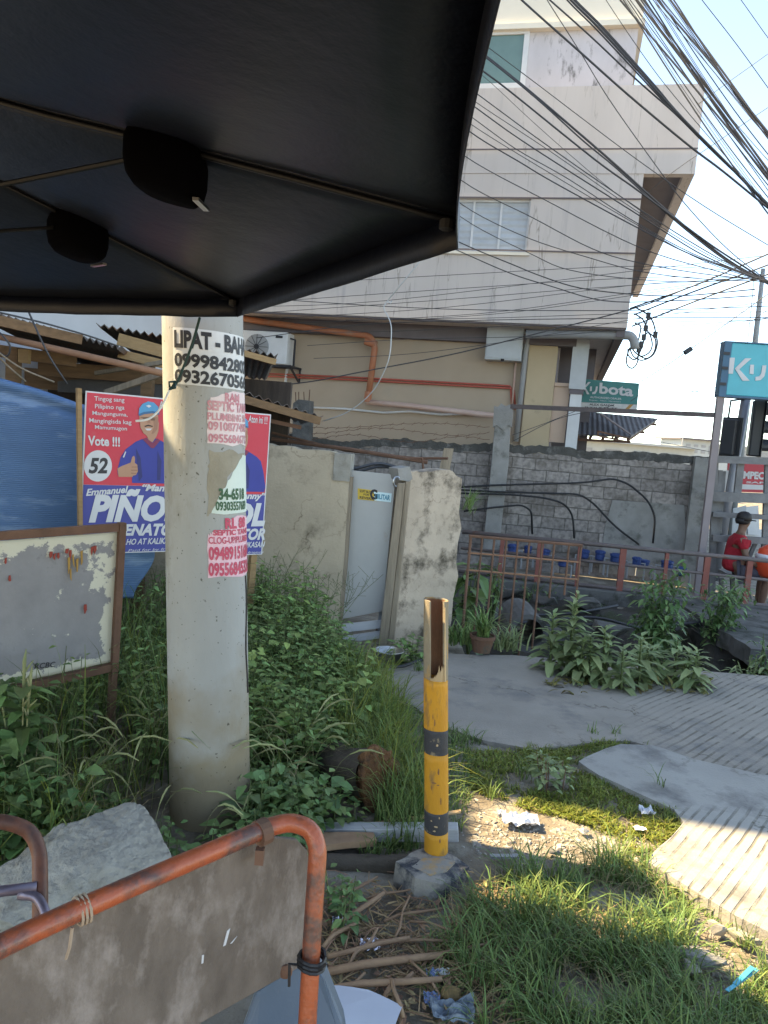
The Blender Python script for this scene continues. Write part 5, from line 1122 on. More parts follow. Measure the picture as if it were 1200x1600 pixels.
for x, y in ((78, 862), (84, 866), (90, 864), (103, 858), (109, 860), (143, 855), (147, 853), (8, 873), (14, 900), (132, 945)):
    q = random.Random(x); npoly([(x, y), (x + q.uniform(2, 5), y - q.uniform(0, 2)), (x + q.uniform(2, 4), y + q.uniform(4, 8)), (x + q.uniform(0, 2), y + q.uniform(6, 16)), (x - 1, y + 6)])
mb.build('paint_trace', plain('old_red', (.34, .045, .03), .6), nbd, local=True)
mb = MB()
for x, y in ((106, 872), (113, 868), (109, 890), (119, 874), (126, 862)):
    q = random.Random(x); npoly([(x, y), (x + q.uniform(2, 4), y - 2), (x + q.uniform(2, 4), y + q.uniform(12, 22)), (x + 1, y + q.uniform(12, 26))])
mb.build('paint_trace', plain('old_orange', (.45, .24, .06), .6), nbd, local=True)

# ================================================================== UMBRELLA
kU = .372; zr = 1.6 + kU + .04
def um(px, py): d = ray(px, py); return CAM + d * (kU / d.z)
B_, C_, L_ = um(716, 372), um(371, 486), um(0, 476)
for q in (B_, C_, L_): q.z = zr
dv = (L_ - C_); dv.z = 0; D_ = C_ + dv.normalized() * 1.32
hubd = ray(-529, 14); hub = CAM + hubd * 1.5; hub.z = 2.31
A2 = um(800, 0); A2.z = zr; A2 = B_ + (A2 - B_) * 1.45
R_ = 1.95; rest = [Vector((hub.x + R_ * math.cos(a), hub.y + R_ * math.sin(a), zr)) for a in (R(150), R(196), R(242), R(285))]
cor = [B_, C_, D_] + rest + [A2]
umb = thing('umbrella', 'large black market umbrella overhead with steel ribs and hanging hem', 'umbrella', (hub.x, hub.y, 0))
mb = MB(); NS = 14
def pan(a, b, f, g):
    """f: hub to rim, g: along rim"""
    e_ = a.lerp(b, g); p = hub.lerp(e_, f); s_ = 4 * g * (1 - g)
    p = p + (hub - e_).normalized() * (.022 * s_ * f * f)
    p.z += -.045 * s_ * f * (1.15 - f) * 2.2 + .004 * noise.noise(Vector((f * 9, g * 9, a.x)))
    return p
for k in range(8):
    a, b = cor[k], cor[(k + 1) % 8]; base = len(mb.v)
    for i in range(NS + 1):
        for j in range(NS + 1): mb.v.append(pan(a, b, i / NS, j / NS))
    for i in range(NS):
        for j in range(NS): mb.f.append([base + i * (NS + 1) + j, base + (i + 1) * (NS + 1) + j, base + (i + 1) * (NS + 1) + j + 1, base + i * (NS + 1) + j + 1]); mb.mi.append(0)
cn = mb.build('canopy', m_canopy, umb, smooth=True); md = cn.modifiers.new('thick', 'SOLIDIFY'); md.thickness = .002
mb = MB()
for k in range(8):
    a, b = cor[k], cor[(k + 1) % 8]; base = len(mb.v)
    for j in range(NS + 1):
        p = pan(a, b, 1, j / NS); o_ = (p - hub); o_.z = 0; o_.normalize(); mb.v += [p, p + Vector((0, 0, -.03)) + o_ * .001, p + Vector((0, 0, -.06)) + o_ * .002]
    for j in range(NS):
        for r_ in (0, 1): mb.f.append([base + j * 3 + r_, base + j * 3 + r_ + 1, base + j * 3 + r_ + 4, base + j * 3 + r_ + 3]); mb.mi.append(0)
vl = mb.build('valance', m_canopy, umb, smooth=True); md = vl.modifiers.new('thick', 'SOLIDIFY'); md.thickness = .0025
def ribp(c, f): return pan(c, c, f, 0) + Vector((0, 0, -.012))
for k, c in enumerate(cor):
    mb = MB(); mb.tube([ribp(c, i / 10) for i in range(11)], .006, 6); rb = mb.build('rib', m_ribm, umb, smooth=True)
    f_ = (.645, .60, .6, .55, .55, .55, .55, .66)[k]
    mb = MB(); e_ = ribp(c, .985); mb.lathe(e_ + Vector((0, 0, -.022)), [(.006, 0), (.014, .004), (.014, .02), (.004, .026)], 10); mb.build('tip_cap', m_black, rb)
    p = ribp(c, f_) + Vector((0, 0, -.0)); dr = (c - hub).normalized(); sd = dr.cross(Vector((0, 0, 1))).normalized(); up = sd.cross(dr)
    mb = MB(); prof = [(.0, -.02), (.6, -.018), (.9, -.008), (1, .015), (1.0, .05), (.93, .075), (.75, .09), (0, .094)]; n_ = 20; vs = []
    for r_, h_ in prof:
        for j in range(n_):
            a = 2 * math.pi * j / n_; ca, sa = math.cos(a), math.sin(a); ex = .72
            vs.append(p + (dr * (abs(ca) ** ex * math.copysign(1, ca)) * .072 + sd * (abs(sa) ** ex * math.copysign(1, sa)) * .090) * r_ - Vector((0, 0, 1)) * h_)
    mb.add(vs, [(i * n_ + j, i * n_ + (j + 1) % n_, (i + 1) * n_ + (j + 1) % n_, (i + 1) * n_ + j) for i in range(len(prof) - 1) for j in range(n_)]); mb.build('joint_pad', m_pad, rb, smooth=True)
    mb = MB(); mb.bar(p - Vector((0, 0, .088)) - sd * .04 + dr * .07, p - Vector((0, 0, .088)) + sd * .03 + dr * .07, .012, .006); mb.build('rivet', m_steel, rb)
    mb = MB(); mb.tube([p + Vector((0, 0, -.01)), Vector((hub.x, hub.y, 1.86)) + Vector(((c - hub).x, (c - hub).y, 0)).normalized() * .05], .005, 6); mb.build('stretcher', m_ribm, umb)
mb = MB(); mb.tube([(hub.x, hub.y, .12), (hub.x, hub.y, hub.z + .08)], .024, 12); mb.build('pole', m_ribm, umb, smooth=True)
mb = MB(); mb.lathe((hub.x, hub.y, 1.82), [(.03, 0), (.055, .01), (.055, .06), (.03, .07)], 14); mb.build('runner', m_black, umb)
mb = MB(); mb.lathe((hub.x, hub.y, hub.z - .03), [(.03, -.03), (.06, -.02), (.06, .02), (.03, .03)], 14); mb.build('hub', m_black, umb)
mb = MB(); mb.lathe((hub.x, hub.y, -.02), [(.26, 0), (.26, .07), (.2, .11), (.04, .13), (.035, .3)], 22); mb.build('base', m_conc, umb)

# ================================================================== PUSHCART (foreground)
cart = thing('pushcart', 'pushcart with orange enamel pipe rails and an old plywood side in the foreground', 'cart', (-.2, .9, 0))
leg = Y(480, 1600, 1.0)
rail_pts = [Y(-130, 1548, .72), Y(0, 1478, .80), Y(190, 1391, .905), Y(420, 1292, 1.05), Y(455, 1284, 1.065), Y(486, 1295, 1.06), Y(497, 1325, 1.05), Y(489, 1440, 1.03), Y(480, 1600, 1.01), Y(474, 1720, .995)]
mb = MB(); mb.tube(round_path(rail_pts, .06, 6), .0132, 16); rl_ = mb.build('rail', m_orange, cart, smooth=True)
mb = MB(); p = Y(410, 1300, 1.043); d = (rail_pts[3] - rail_pts[2]).normalized(); mb.tube([p - d * .008, p + d * .008], .0185, 14); mb.bar(p + Vector((0, -.012, -.018)), p + Vector((0, -.012, -.04)), .012, .012); mb.build('clamp', m_rust, rl_)
mb = MB(); p = Y(122, 1424, .868)
for k in range(3):
    c = p + d * (.005 * k); x = d.orthogonal().normalized(); y = d.cross(x)
    mb.tube([c + (x * math.cos(a * .524) + y * math.sin(a * .524)) * .0165 for a in range(13)], .002, 5)
mb.tube([p + Vector((0, -.016, -.01)), p + Vector((-.002, -.017, -.035)), p + Vector((-.006, -.016, -.05))], .002, 5); mb.build('tie', mat('tan_tie', (.40, .29, .21), None, 9, .8, .1, 40), rl_)
CF = Frame.through(Y(0, 1478, .80), Y(420, 1292, 1.05))
def cz(px, py): return CF.uz(px, py, .017)
mb = MB(); bd = [cz(*p) for p in ((-160, 1580), (0, 1492), (190, 1402), (420, 1306), (462, 1310), (478, 1328), (482, 1350), (476, 1430), (469, 1498), (462, 1512), (300, 1603), (120, 1720), (-160, 1900))]
mb.prism(bd, .013, .022); mb.build('side_board', m_ply, cart, local=False, M=CF.M, bevel=.002)
mb = MB()
for pp in (((352, 1452), (357, 1448), (350, 1474), (346, 1476)), ((364, 1464), (368, 1460), (360, 1471), (357, 1472)), ((313, 1490), (316, 1489), (315, 1502), (312, 1503))): mb.prism([cz(*p) for p in pp], .0122, .0129, CF.M)
mb.build('paint_scuff', m_letter, cart)
mb = MB(); u, z = cz(443, 1514); mb.lathe(CF.W(u, .012, z), [(.004, -.004), (.011, 0), (.011, .004), (.005, .006)], 14, Matrix.Rotation(R(90), 4, 'X')); mb.build('bolt', m_rust, cart)
mb = MB(); p = Y(487, 1500, 1.02)
for k in range(3):
    c = p + Vector((0, 0, .006 * (k - 1))); mb.tube([c + Vector((.019 * math.cos(a * .524), .021 * math.sin(a * .524), .002 * math.sin(a))) for a in range(13)], .0026, 5)
mb.tube([p + Vector((-.02, -.012, 0)), p + Vector((-.03, -.014, .002)), p + Vector((-.028, -.016, -.03))], .0022, 5); mb.tube([p + Vector((.012, -.018, 0)), p + Vector((.022, -.02, .012))], .0022, 5); mb.build('wire_tie', m_black, cart)
mb = MB(); mb.tube(round_path([Y(-60, 1280, 1.22), Y(15, 1285, 1.24), Y(48, 1298, 1.25), Y(62, 1330, 1.24), Y(63, 1400, 1.2), Y(62, 1480, 1.17)], .04, 6), .0125, 14); mb.build('far_rail', mat('brown_enamel', (.20, .075, .045), (.13, .05, .035), 7, .45, .2, 60, stain=(.07, .04, .035), samt=.4, sscale=8), cart, smooth=True)
mb = MB(); mb.tube([Y(-80, 1402, 1.17), Y(58, 1386, 1.2)], .009, 12); mb.tube(round_path([Y(30, 1398, 1.19), Y(58, 1400, 1.19), Y(72, 1425, 1.17), Y(74, 1480, 1.15)], .03), .008, 10); mb.build('far_cross_rail', mat('mauve_steel', (.24, .20, .25), None, 8, .4, .1, 50, metal=.5), cart, smooth=True)
# blue-grey fender panel and dark wheel under the board
mb = MB()
pts_f = [Y(*q) for q in ((360, 1660, 1.08), (398, 1552, 1.10), (455, 1512, 1.12), (492, 1496, 1.14), (505, 1525, 1.14), (535, 1600, 1.12), (560, 1760, 1.08), (380, 1780, 1.05))]
off = Vector((.0, .05, -.01)); n_ = len(pts_f)
mb.add(pts_f + [p + off for p in pts_f], [tuple(range(n_)), tuple(range(2 * n_ - 1, n_ - 1, -1))] + [(i, i + n_, (i + 1) % n_ + n_, (i + 1) % n_) for i in range(n_)]); mb.build('mudguard', m_bluebody, cart, bevel=.01)
wc = Vector((-.28, 1.03, .30)); mb = MB(); prof = [(.18, -.03), (.27, -.035), (.30, -.015), (.30, .015), (.27, .035), (.18, .03)]
mb.lathe(wc, prof, 28, Matrix.Rotation(R(-45), 4, 'Z') @ Matrix.Rotation(R(90), 4, 'X')); mb.build('wheel', m_black, cart, smooth=True)
mb = MB(); mb.tube([Vector((-.75, .62, .62)), Vector((-.16, 1.06, .62))], .0145, 12); mb.tube([Y(60, 1480, 1.17), Vector((-.45, 1.2, .62)), Vector((-.75, .95, .62))], .0125, 10); mb.tube([Vector((-.45, 1.2, .62)), Vector((-.16, 1.06, .62))], .0125, 10)
mb.tube([leg + Vector((-.01, .0, -.05)), Vector((-.12, 1.04, .3)), Vector((-.28, 1.03, .3))], .0145, 10); mb.tube([Vector((-.28, 1.03, .62)), Vector((-.28, 1.03, .3))], .0145, 10); mb.build('chassis', m_orange, cart, smooth=True)

# ================================================================== RUBBLE CHUNK
pts = [Y(*q) for q in ((60, 1455, 2.02), (0, 1440, 2.02), (-50, 1430, 2.1), (170, 1440, 2.1), (270, 1420, 2.2), (272, 1345, 2.33), (232, 1275, 2.45), (75, 1306, 2.33), (88, 1292, 2.38), (140, 1290, 2.4), (207, 1252, 2.5), (225, 1260, 2.5), (12, 1362, 2.25), (-40, 1385, 2.2), (150, 1370, 2.16), (165, 1345, 2.2))]
pts += [p + Vector((-.02, .2, -.22)) for p in pts[7:13]] + [Vector((p.x, p.y + .1, -.05)) for p in pts[:6]]
mb = hull(pts, 5, .010, 11, 3, .0)
for v in mb.v: v += Vector(noise.noise_vector(v * 45)) * .0045 + Vector(noise.noise_vector(v * 110)) * .0022
tag(mb.build('rubble_chunk', m_rubble, smooth=False), 'big pale broken concrete chunk behind the pushcart rail', 'rubble')

# ================================================================== BOLLARD
b0 = Vector((.302, 2.735, 0)); bt = Y(681, 940, 2.735); bl = Vector(((bt.x - b0.x) / bt.z, 0, 1))
def bax(z): return b0 + bl * z
def zB(py): return Y(681, py, 2.70).z
bol = thing('bollard', 'yellow and black banded bollard with a split hollow rusty top', 'bollard', b0)
br_ = .0445; bc = (Vector((0, 0, 0)) - b0).normalized(); bc.z = 0; brt = Vector((-bc.y, bc.x, 0)); wob = lambda t_, z: br_ * (1 + .02 * math.sin(3 * t_ + z * 9) + .02 * noise.noise(Vector((t_, z * 6, 1))))
def bpt(t_, z, r_=None): return bax(z) + (bc * math.cos(t_) + brt * math.sin(t_)) * (r_ if r_ else wob(t_, z))
zb_top, zb1, zb2, zb3, zb4, zb5 = zB(940), zB(1064), zB(1142), zB(1180), zB(1271), zB(1304)
def bseg(z0, z1, m_, name, grow=0):
    mb = MB(); n_ = 36; k = 8
    for i in range(k + 1):
        z = z0 + (z1 - z0) * i / k
        for j in range(n_): t_ = 2 * math.pi * j / n_; mb.v.append(bpt(t_, z + (.004 * math.sin(t_ * 4) if 0 < i < k else 0), wob(t_, z) + grow))
    mb.f = [[i * n_ + j, i * n_ + (j + 1) % n_, (i + 1) * n_ + (j + 1) % n_, (i + 1) * n_ + j] for i in range(k) for j in range(n_)]; mb.f.append([k * n_ + j for j in range(n_)]); mb.mi = [0] * len(mb.f)
    return mb.build(name, m_, bol, smooth=False)
for (z0, z1, m_, nm) in ((-.02, zb5, m_yellow, 'yellow_band'), (zb5, zb4, m_bblack, 'black_band'), (zb4, zb3, m_yellow, 'yellow_band'), (zb3, zb2, m_bblack, 'black_band'), (zb2, zb1, m_yellow, 'yellow_band')):
    o_ = bseg(z0, z1, m_, nm)
    for p in o_.data.polygons: p.use_smooth = len(p.vertices) == 4
def chip(t0, z0, w_, h_, m_, seed):
    q2 = random.Random(seed); o = [(math.cos(a) * w_ * q2.uniform(.5, 1), math.sin(a) * h_ * q2.uniform(.5, 1)) for a in [k * .785 for k in range(8)]]
    return [bpt(t0 + a / br_, z0 + b, wob(t0 + a / br_, z0 + b) + .0009) for a, b in o]
for m_, nm, L_c in ((m_splint, 'bare_chip', ((.15, 1163, .006, .007), (.05, 1290, .009, .005), (-.1, 1297, .006, .004), (-.35, 1282, .004, .004), (.3, 1276, .004, .006))), (m_hollow, 'rust_scratch', ((-.05, 1128, .003, .02), (-.2, 1120, .002, .014), (.25, 1205, .004, .016), (-.15, 1222, .012, .004), (.2, 1225, .009, .003), (-.3, 1230, .003, .012), (.35, 1312, .004, .012), (.1, 1340, .006, .01), (-.4, 1345, .008, .012), (.45, 1250, .003, .02)))):
    mb = MB()
    for i, (t0, py, w_, h_) in enumerate(L_c): v = chip(t0, zB(py), w_, h_, m_, i + 3); mb.add(v, [tuple(range(len(v)))])
    mb.build(nm, m_, bol)
# hollow top: shell open towards the viewer
def shell(t0, t1, z0f, z1, ro, ri, m_, name, n_=26):
    mb = MB(); k = 10
    for side in (0, 1):
        for i in range(k + 1):
            for j in range(n_ + 1):
                t_ = t0 + (t1 - t0) * j / n_; zz = z0f(t_) + (z1 + .004 * noise.noise(Vector((t_ * 3, 1, 0))) - z0f(t_)) * i / k
                mb.v.append(bpt(t_, zz, (wob(t_, zz) + ro) if side == 0 else ri))
    W2 = n_ + 1; S2 = (k + 1) * W2
    for i in range(k):
        for j in range(n_): mb.f += [[i * W2 + j, i * W2 + j + 1, (i + 1) * W2 + j + 1, (i + 1) * W2 + j], [S2 + i * W2 + j, S2 + (i + 1) * W2 + j, S2 + (i + 1) * W2 + j + 1, S2 + i * W2 + j + 1]]
        for j in (0, n_): mb.f.append([i * W2 + j, (i + 1) * W2 + j, S2 + (i + 1) * W2 + j, S2 + i * W2 + j])
    for j in range(n_): mb.f.append([k * W2 + j, k * W2 + j + 1, S2 + k * W2 + j + 1, S2 + k * W2 + j])
    mb.mi = [0] * len(mb.f); return mb.build(name, m_, bol)
m_shell = mat('worn_shell', (.30, .24, .17), (.20, .165, .12), 14, .95, .5, 60, stain=(.50, .23, .04), samt=.22, sscale=9, stretch=(1, 1, .5), spec=.1)
shell(.82, 2 * math.pi - .46, lambda t_: zb1 + .001, zb_top, 0, .036, m_shell, 'hollow_shell')
shell(.85, 2 * math.pi - .5, lambda t_: zb1 + .002, zb_top - .004, -.0095, .0335, m_hollow, 'rusty_lining')
mb = MB()
for j in range(11):
    t0 = -.44 + j * .115; hh = (.008, .010, .014, .022, .03, .042, .052, .048, .056, .06, .064)[j] * (.8 + .4 * rnd.random()); a0, a1 = t0, t0 + .1
    v = [bpt(a0, zb1), bpt(a1, zb1), bpt(a1, zb1 + hh * .8), bpt((a0 + a1) / 2, zb1 + hh), bpt(a0, zb1 + hh * .7)]; v2 = [bax(0) * 0 + q - bc * .012 for q in v]
    mb.add(v + v2, [(0, 1, 2, 3, 4), (9, 8, 7, 6, 5), (0, 5, 6, 1), (1, 6, 7, 2), (2, 7, 8, 3), (3, 8, 9, 4), (4, 9, 5, 0)])
mb.build('broken_splinters', m_splint, bol)
mb = MB(); v = [bpt(.78, zb1), bpt(.98, zb1), bpt(.95, zb_top - .02), bpt(.84, zb_top - .02)]; v2 = [q + bc * .003 + brt * .001 for q in v]; mb.add(v2 + v, [(0, 1, 2, 3), (0, 4, 5, 1), (1, 5, 6, 2), (2, 6, 7, 3), (3, 7, 4, 0)]); mb.build('raw_wood_strip', m_splint, bol)
fz = .075
fp = [G(x, y, z) for x, y, z in ((619, 1345, fz), (662, 1324, fz), (700, 1330, fz), (733, 1352, fz - .01), (712, 1376, fz - .02), (690, 1382, fz - .01), (650, 1372, fz))]
mb = hull([p for p in fp] + [Vector((p.x * 1.0 + (p.x - .3) * .1, p.y + (p.y - 2.73) * .08, -.06)) for p in fp], 3, .006, 12, 5); mb.build('footing', m_block_base, bol)
mb = MB(); mb.slab(rough_outline([G(*q, fz + .006).xy[:] for q in ((645, 1354), (664, 1340), (690, 1338), (712, 1344), (700, 1358), (672, 1366))], .012, .012, 3), fz - .01, fz + .002); mb.build('footing_paint', m_foot_yellow, bol)

# ================================================================== LOGS, PLANKS, STALKS
def log(a, b, ra, rb, m_, n=18, k=14, amp=.12, seed=0):
    mb = MB(); a, b = Vector(a), Vector(b); d = (b - a).normalized(); x = d.orthogonal().normalized(); y = d.cross(x)
    for i in range(k + 1):
        t_ = i / k
        for j in range(n):
            an = 2 * math.pi * j / n; r_ = (ra + (rb - ra) * t_) * (1 + amp * noise.noise(Vector((math.cos(an) * 1.6 + seed, math.sin(an) * 1.6, t_ * 3))) + amp * .5 * noise.noise(Vector((math.cos(an) * 5 + seed, math.sin(an) * 5, t_ * 12))))
            mb.v.append(a.lerp(b, t_) + (x * math.cos(an) + y * math.sin(an)) * r_)
    mb.f = [[i * n + j, i * n + (j + 1) % n, (i + 1) * n + (j + 1) % n, (i + 1) * n + j] for i in range(k) for j in range(n)] + [[k * n + j for j in range(n)]]; mb.mi = [0] * len(mb.f); return mb
ea, eb = Y(588, 1212, 3.22), Y(438, 1172, 3.85)
lg = thing('rotten_log', 'short thick rotten log lying in the weeds left of the bollard', 'log', (ea.x, ea.y, 0))
log(ea, eb, .108, .085, m_bark, amp=.25).build('bark', m_bark, lg, smooth=True)
d = (ea - eb).normalized(); x = d.orthogonal().normalized(); y = d.cross(x); q = random.Random(5)
hp_ = [ea + d * (.02 + .02 * q.random()) + (x * math.cos(a * .5) + y * math.sin(a * .5)) * .125 * (1 + q.uniform(-.14, .1)) for a in range(12)] + [ea - d * .05 + (x * math.cos(a) + y * math.sin(a)) * .11 for a in range(6)]
hull(hp_, 4, .022, 16, 4, .1).build('rotten_end', m_rot, lg)
gl = log(Y(420, 1352, 2.72), Y(640, 1350, 2.74), .035, .033, m_bark, amp=.3, seed=2); tag(gl.build('log', m_bark, smooth=True), 'thin grey barked log lying against the bollard footing', 'log')
mb = MB(); mb.bar(Y(440, 1300, 2.93), Y(716, 1300, 2.90), .06, .055); tag(mb.build('plank', mat('pale_plank', (.45, .46, .46), (.30, .30, .30), 5, .8, .4, 40, stretch=(.6, 5, 5)), bevel=.004), 'pale bluish squared plank lying behind the bollard', 'plank')
mb = MB(); mb.slab(rough_outline([G(*q_).xy[:] for q_ in ((440, 1318), (580, 1318), (588, 1330), (440, 1345))], .05, .01, 2), .02, .045); tag(mb.build('plank', m_stick), 'flat tan board between the pale plank and the thin log', 'plank')
mb = MB(); mb.tube([Y(585, 1287, 2.98), Y(720, 1268, 3.05)], .008, 6); tag(mb.build('cane', m_splint), 'straight thin bamboo cane lying behind the bollard foot', 'cane')
stalk_label = 'dry tan stalk lying in the litter between the pushcart and bollard'
q = random.Random(21)
for k, (x0, y0, x1, y1, r_) in enumerate(((505, 1520, 690, 1492, .012), (500, 1548, 690, 1530, .010), (512, 1495, 640, 1465, .008), (505, 1480, 560, 1440, .007), (600, 1560, 645, 1520, .007), (630, 1590, 612, 1530, .006), (520, 1460, 600, 1395, .009), (560, 1470, 700, 1470, .005), (650, 1500, 760, 1475, .005), (600, 1440, 690, 1420, .005), (540, 1520, 590, 1450, .005), (690, 1560, 640, 1500, .004), (520, 1590, 570, 1520, .005), (610, 1480, 640, 1400, .004), (640, 1440, 730, 1460, .004), (560, 1410, 660, 1385, .004), (700, 1520, 760, 1500, .004), (515, 1415, 590, 1370, .005))):
    a, b = G(x0, y0, .012 + r_), G(x1, y1, .02 + r_ + q.uniform(0, .02)); mb = MB(); mb.tube([a, a.lerp(b, .33) + Vector((q.uniform(-.01, .01), q.uniform(-.01, .01), .006)), a.lerp(b, .66) + Vector((q.uniform(-.012, .012), 0, .004)), b], [r_, r_ * 1.05, r_ * .95, r_ * .8], 7)
    tag(mb.build('dry_stalk', m_stick, smooth=True), stalk_label if k > 1 else ['thickest dry stalk pointing from the pushcart to the bollard', 'second thick dry stalk lying nearer than the thickest one'][k], 'stalk', 'dry stalks on the ground' if k > 1 else None)
mb = MB()
for k in range(900):
    px, py = q.uniform(490, 790), q.triangular(1365, 1640, 1480); a = G(px, py, .01); L = q.uniform(.02, .14); an = q.uniform(0, math.pi)
    if abs(q.gauss(0, 1)) > 1.6: continue
    dd = Vector((math.cos(an), math.sin(an), q.uniform(-.05, .12))) * L; r_ = q.uniform(.0008, .0026); mb.tube([a, a + dd * .5 + Vector((0, 0, q.uniform(0, .012))), a + dd], r_, 4, False)
for k in range(260):
    px, py = q.uniform(490, 800), q.uniform(1365, 1640); a = G(px, py, .012); an = q.uniform(0, 6.28); mb.leaf(a, (math.cos(an), math.sin(an), q.uniform(-.1, .3)), (0, 0, 1), q.uniform(.02, .06), q.uniform(.008, .022), q.uniform(-.3, .5))
tag(mb.build('straw_litter', m_stick), 'loose straw and twigs littering the soil by the bollard', 'straw', kind='stuff')

# ================================================================== LITTER
def crumple(px, py, w_, d_, h_, name, label, cat, m_, seed=0, n=14, z=.0, rot=0):
    c = G(px, py, .01); mb = MB()
    for j in range(n + 1):
        for i in range(n + 1):
            x, y = (i / n - .5) * w_, (j / n - .5) * d_; k = 1 + .25 * noise.noise(Vector((x * 9 + seed, y * 9, seed))); ca, sa = math.cos(rot), math.sin(rot); x, y = x * k, y * k
            mb.v.append(c + Vector((x * ca - y * sa, x * sa + y * ca, z + h_ * (.5 + .9 * noise.noise(Vector((x / w_ * 4 + seed, y / d_ * 4, seed))) + .4 * noise.noise(Vector((x / w_ * 11, y / d_ * 11 + seed, 2)))))))
    mb.f = [[j * (n + 1) + i, j * (n + 1) + i + 1, (j + 1) * (n + 1) + i + 1, (j + 1) * (n + 1) + i] for j in range(n) for i in range(n)]; mb.mi = [0] * len(mb.f)
    o = tag(mb.build(name, m_), label, cat); md = o.modifiers.new('thick', 'SOLIDIFY'); md.thickness = .0008; return o
crumple(578, 1481, .065, .05, .022, 'foil_packet', 'crumpled silver purple foil packet on the straw', 'wrapper', m_foil, 1)
crumple(531, 1447, .05, .05, .02, 'foil_packet', 'dull silver foil scrap by the small green weed', 'wrapper', m_foil, 2)
mb = MB(); ps_ = [G(x, y, z) for x, y, z in ((500, 1548, .02), (528, 1542, .03), (575, 1548, .035), (628, 1572, .03), (612, 1625, .02), (500, 1640, .02), (470, 1560, .02))]
mb.slab(rough_outline([p.xy[:] for p in ps_], .03, .004, 6), .035, .037)
for v in mb.v: v.z += .012 * noise.noise(Vector((v.x * 8, v.y * 8, 1)))
tag(mb.build('plastic_sheet', m_plastic), 'flat white plastic sheet lying by the pushcart mudguard', 'plastic sheet')
crumple(688, 1522, .05, .025, .015, 'wrapper', 'small white and blue wrapper near the grass edge', 'wrapper', m_white, 4, 8); crumple(680, 1525, .05, .04, .012, 'wrapper', 'dark blue wrapper scrap under the white one', 'wrapper', m_plastic_b, 5, 8)
crumple(675, 1566, .045, .05, .02, 'wrapper', 'blue wrapper beside the brown coconut husk', 'wrapper', m_plastic_b, 8, 8)
crumple(702, 1588, .12, .08, .035, 'plastic_bag', 'translucent bluish plastic bag below the coconut husk', 'bag', mat('clear_bag', (.35, .42, .48), (.2, .26, .32), 8, .25, .2, 20, trans=.4), 6)
q = random.Random(9); c = G(706, 1556, .025); hull([c + Vector((q.gauss(0, 1), q.gauss(0, 1), q.gauss(0, 1))).normalized() * .032 for _ in range(24)], 3, .006, 40, 2, .2).build('coconut_husk', mat('husk', (.24, .155, .07), (.12, .075, .035), 24, .95, .8, 60)); tag(bpy.data.objects['coconut_husk'], 'round brown fibrous coconut husk in the litter', 'husk')
crumple(812, 1284, .16, .09, .03, 'plastic_bag', 'white crumpled plastic bag lying on the sunlit gravel', 'bag', m_plastic, 11)
crumple(783, 1274, .035, .03, .03, 'plastic_cup', 'small white crushed cup beside the white plastic bag', 'cup', m_white, 12, 8)
crumple(1010, 1271, .06, .05, .03, 'plastic_scrap', 'clear plastic scrap in the low grass by the slab', 'scrap', m_plastic, 13, 8)
crumple(1000, 1296, .05, .03, .012, 'paper_scrap', 'tiny pale paper scrap at the grass edge', 'scrap', m_paper, 14, 6)
mb = MB(); a, b = G(1136, 1548, .05), G(1184, 1514, .05); mb.bar(a, b, .011, .003); mb.bar(a.lerp(b, .25) + Vector((0, 0, .003)), a.lerp(b, .8) + Vector((.006, .012, .012)), .014, .002); tag(mb.build('plastic_strip', m_cyan), 'bright cyan plastic strip lying in the grass at bottom right', 'plastic strip')
mb = MB(); a, b = G(766, 1338, .014), G(816, 1338, .014); mb.bar(a, b, .022, .008); tag(mb.build('scrap_bar', m_grey), 'flat dark scrap strip at the shade edge on the gravel', 'bar')
q = random.Random(31); c = G(1095, 1500, .015); hull([c + Vector((q.gauss(0, 1) * .05, q.gauss(0, 1) * .03, q.gauss(0, 1) * .015)) for _ in range(14)], 2, .003, 20, 2).build('pale_stone', m_conc); tag(bpy.data.objects['pale_stone'], 'flat pale broken stone beside the slab edge', 'stone')
# bowl
bw = G(606, 1030, .026); mb = MB(); mb.lathe(bw, [(.07, 0), (.085, .015), (.10, .06), (.112, .068), (.112, .072), (.095, .066), (.078, .018), (.0, .014)], 28); tag(mb.build('metal_bowl', m_steel, smooth=True), 'dented steel bowl on the concrete beside the gate post', 'bowl')
mb = MB(); mb.tube(round_path([G(590, 1040, .035), G(625, 1043, .035), G(660, 1030, .035), G(690, 1022, .035)], .1), .012, 6); tag(mb.build('hose', m_black, smooth=True), 'short black hose lying on the driveway edge by the bowl', 'hose')
# gravel
mb = MB(); q = random.Random(77)
def pebble(mb, c, s, q):
    vs = [Vector((q.gauss(0, 1), q.gauss(0, 1), q.gauss(0, .7))).normalized() for _ in range(1)]
    a = q.uniform(0, 6.28); ca, sa = math.cos(a), math.sin(a); V = [(-1, -.6, -.4), (1, -.7, -.4), (.8, .7, -.4), (-.8, .8, -.4), (-.6, -.4, .5), (.6, -.5, .4), (.5, .4, .55), (-.5, .5, .4)]
    V = [Vector(v) * q.uniform(.75, 1.2) for v in V]; sx, sy, sz_ = s * q.uniform(.7, 1.3), s * q.uniform(.6, 1.1), s * q.uniform(.4, .8)
    mb.add([c + Vector((v.x * sx * ca - v.y * sy * sa, v.x * sx * sa + v.y * sy * ca, v.z * sz_)) for v in V], [(0, 3, 2, 1), (4, 5, 6, 7), (0, 1, 5, 4), (1, 2, 6, 5), (2, 3, 7, 6), (3, 0, 4, 7)])
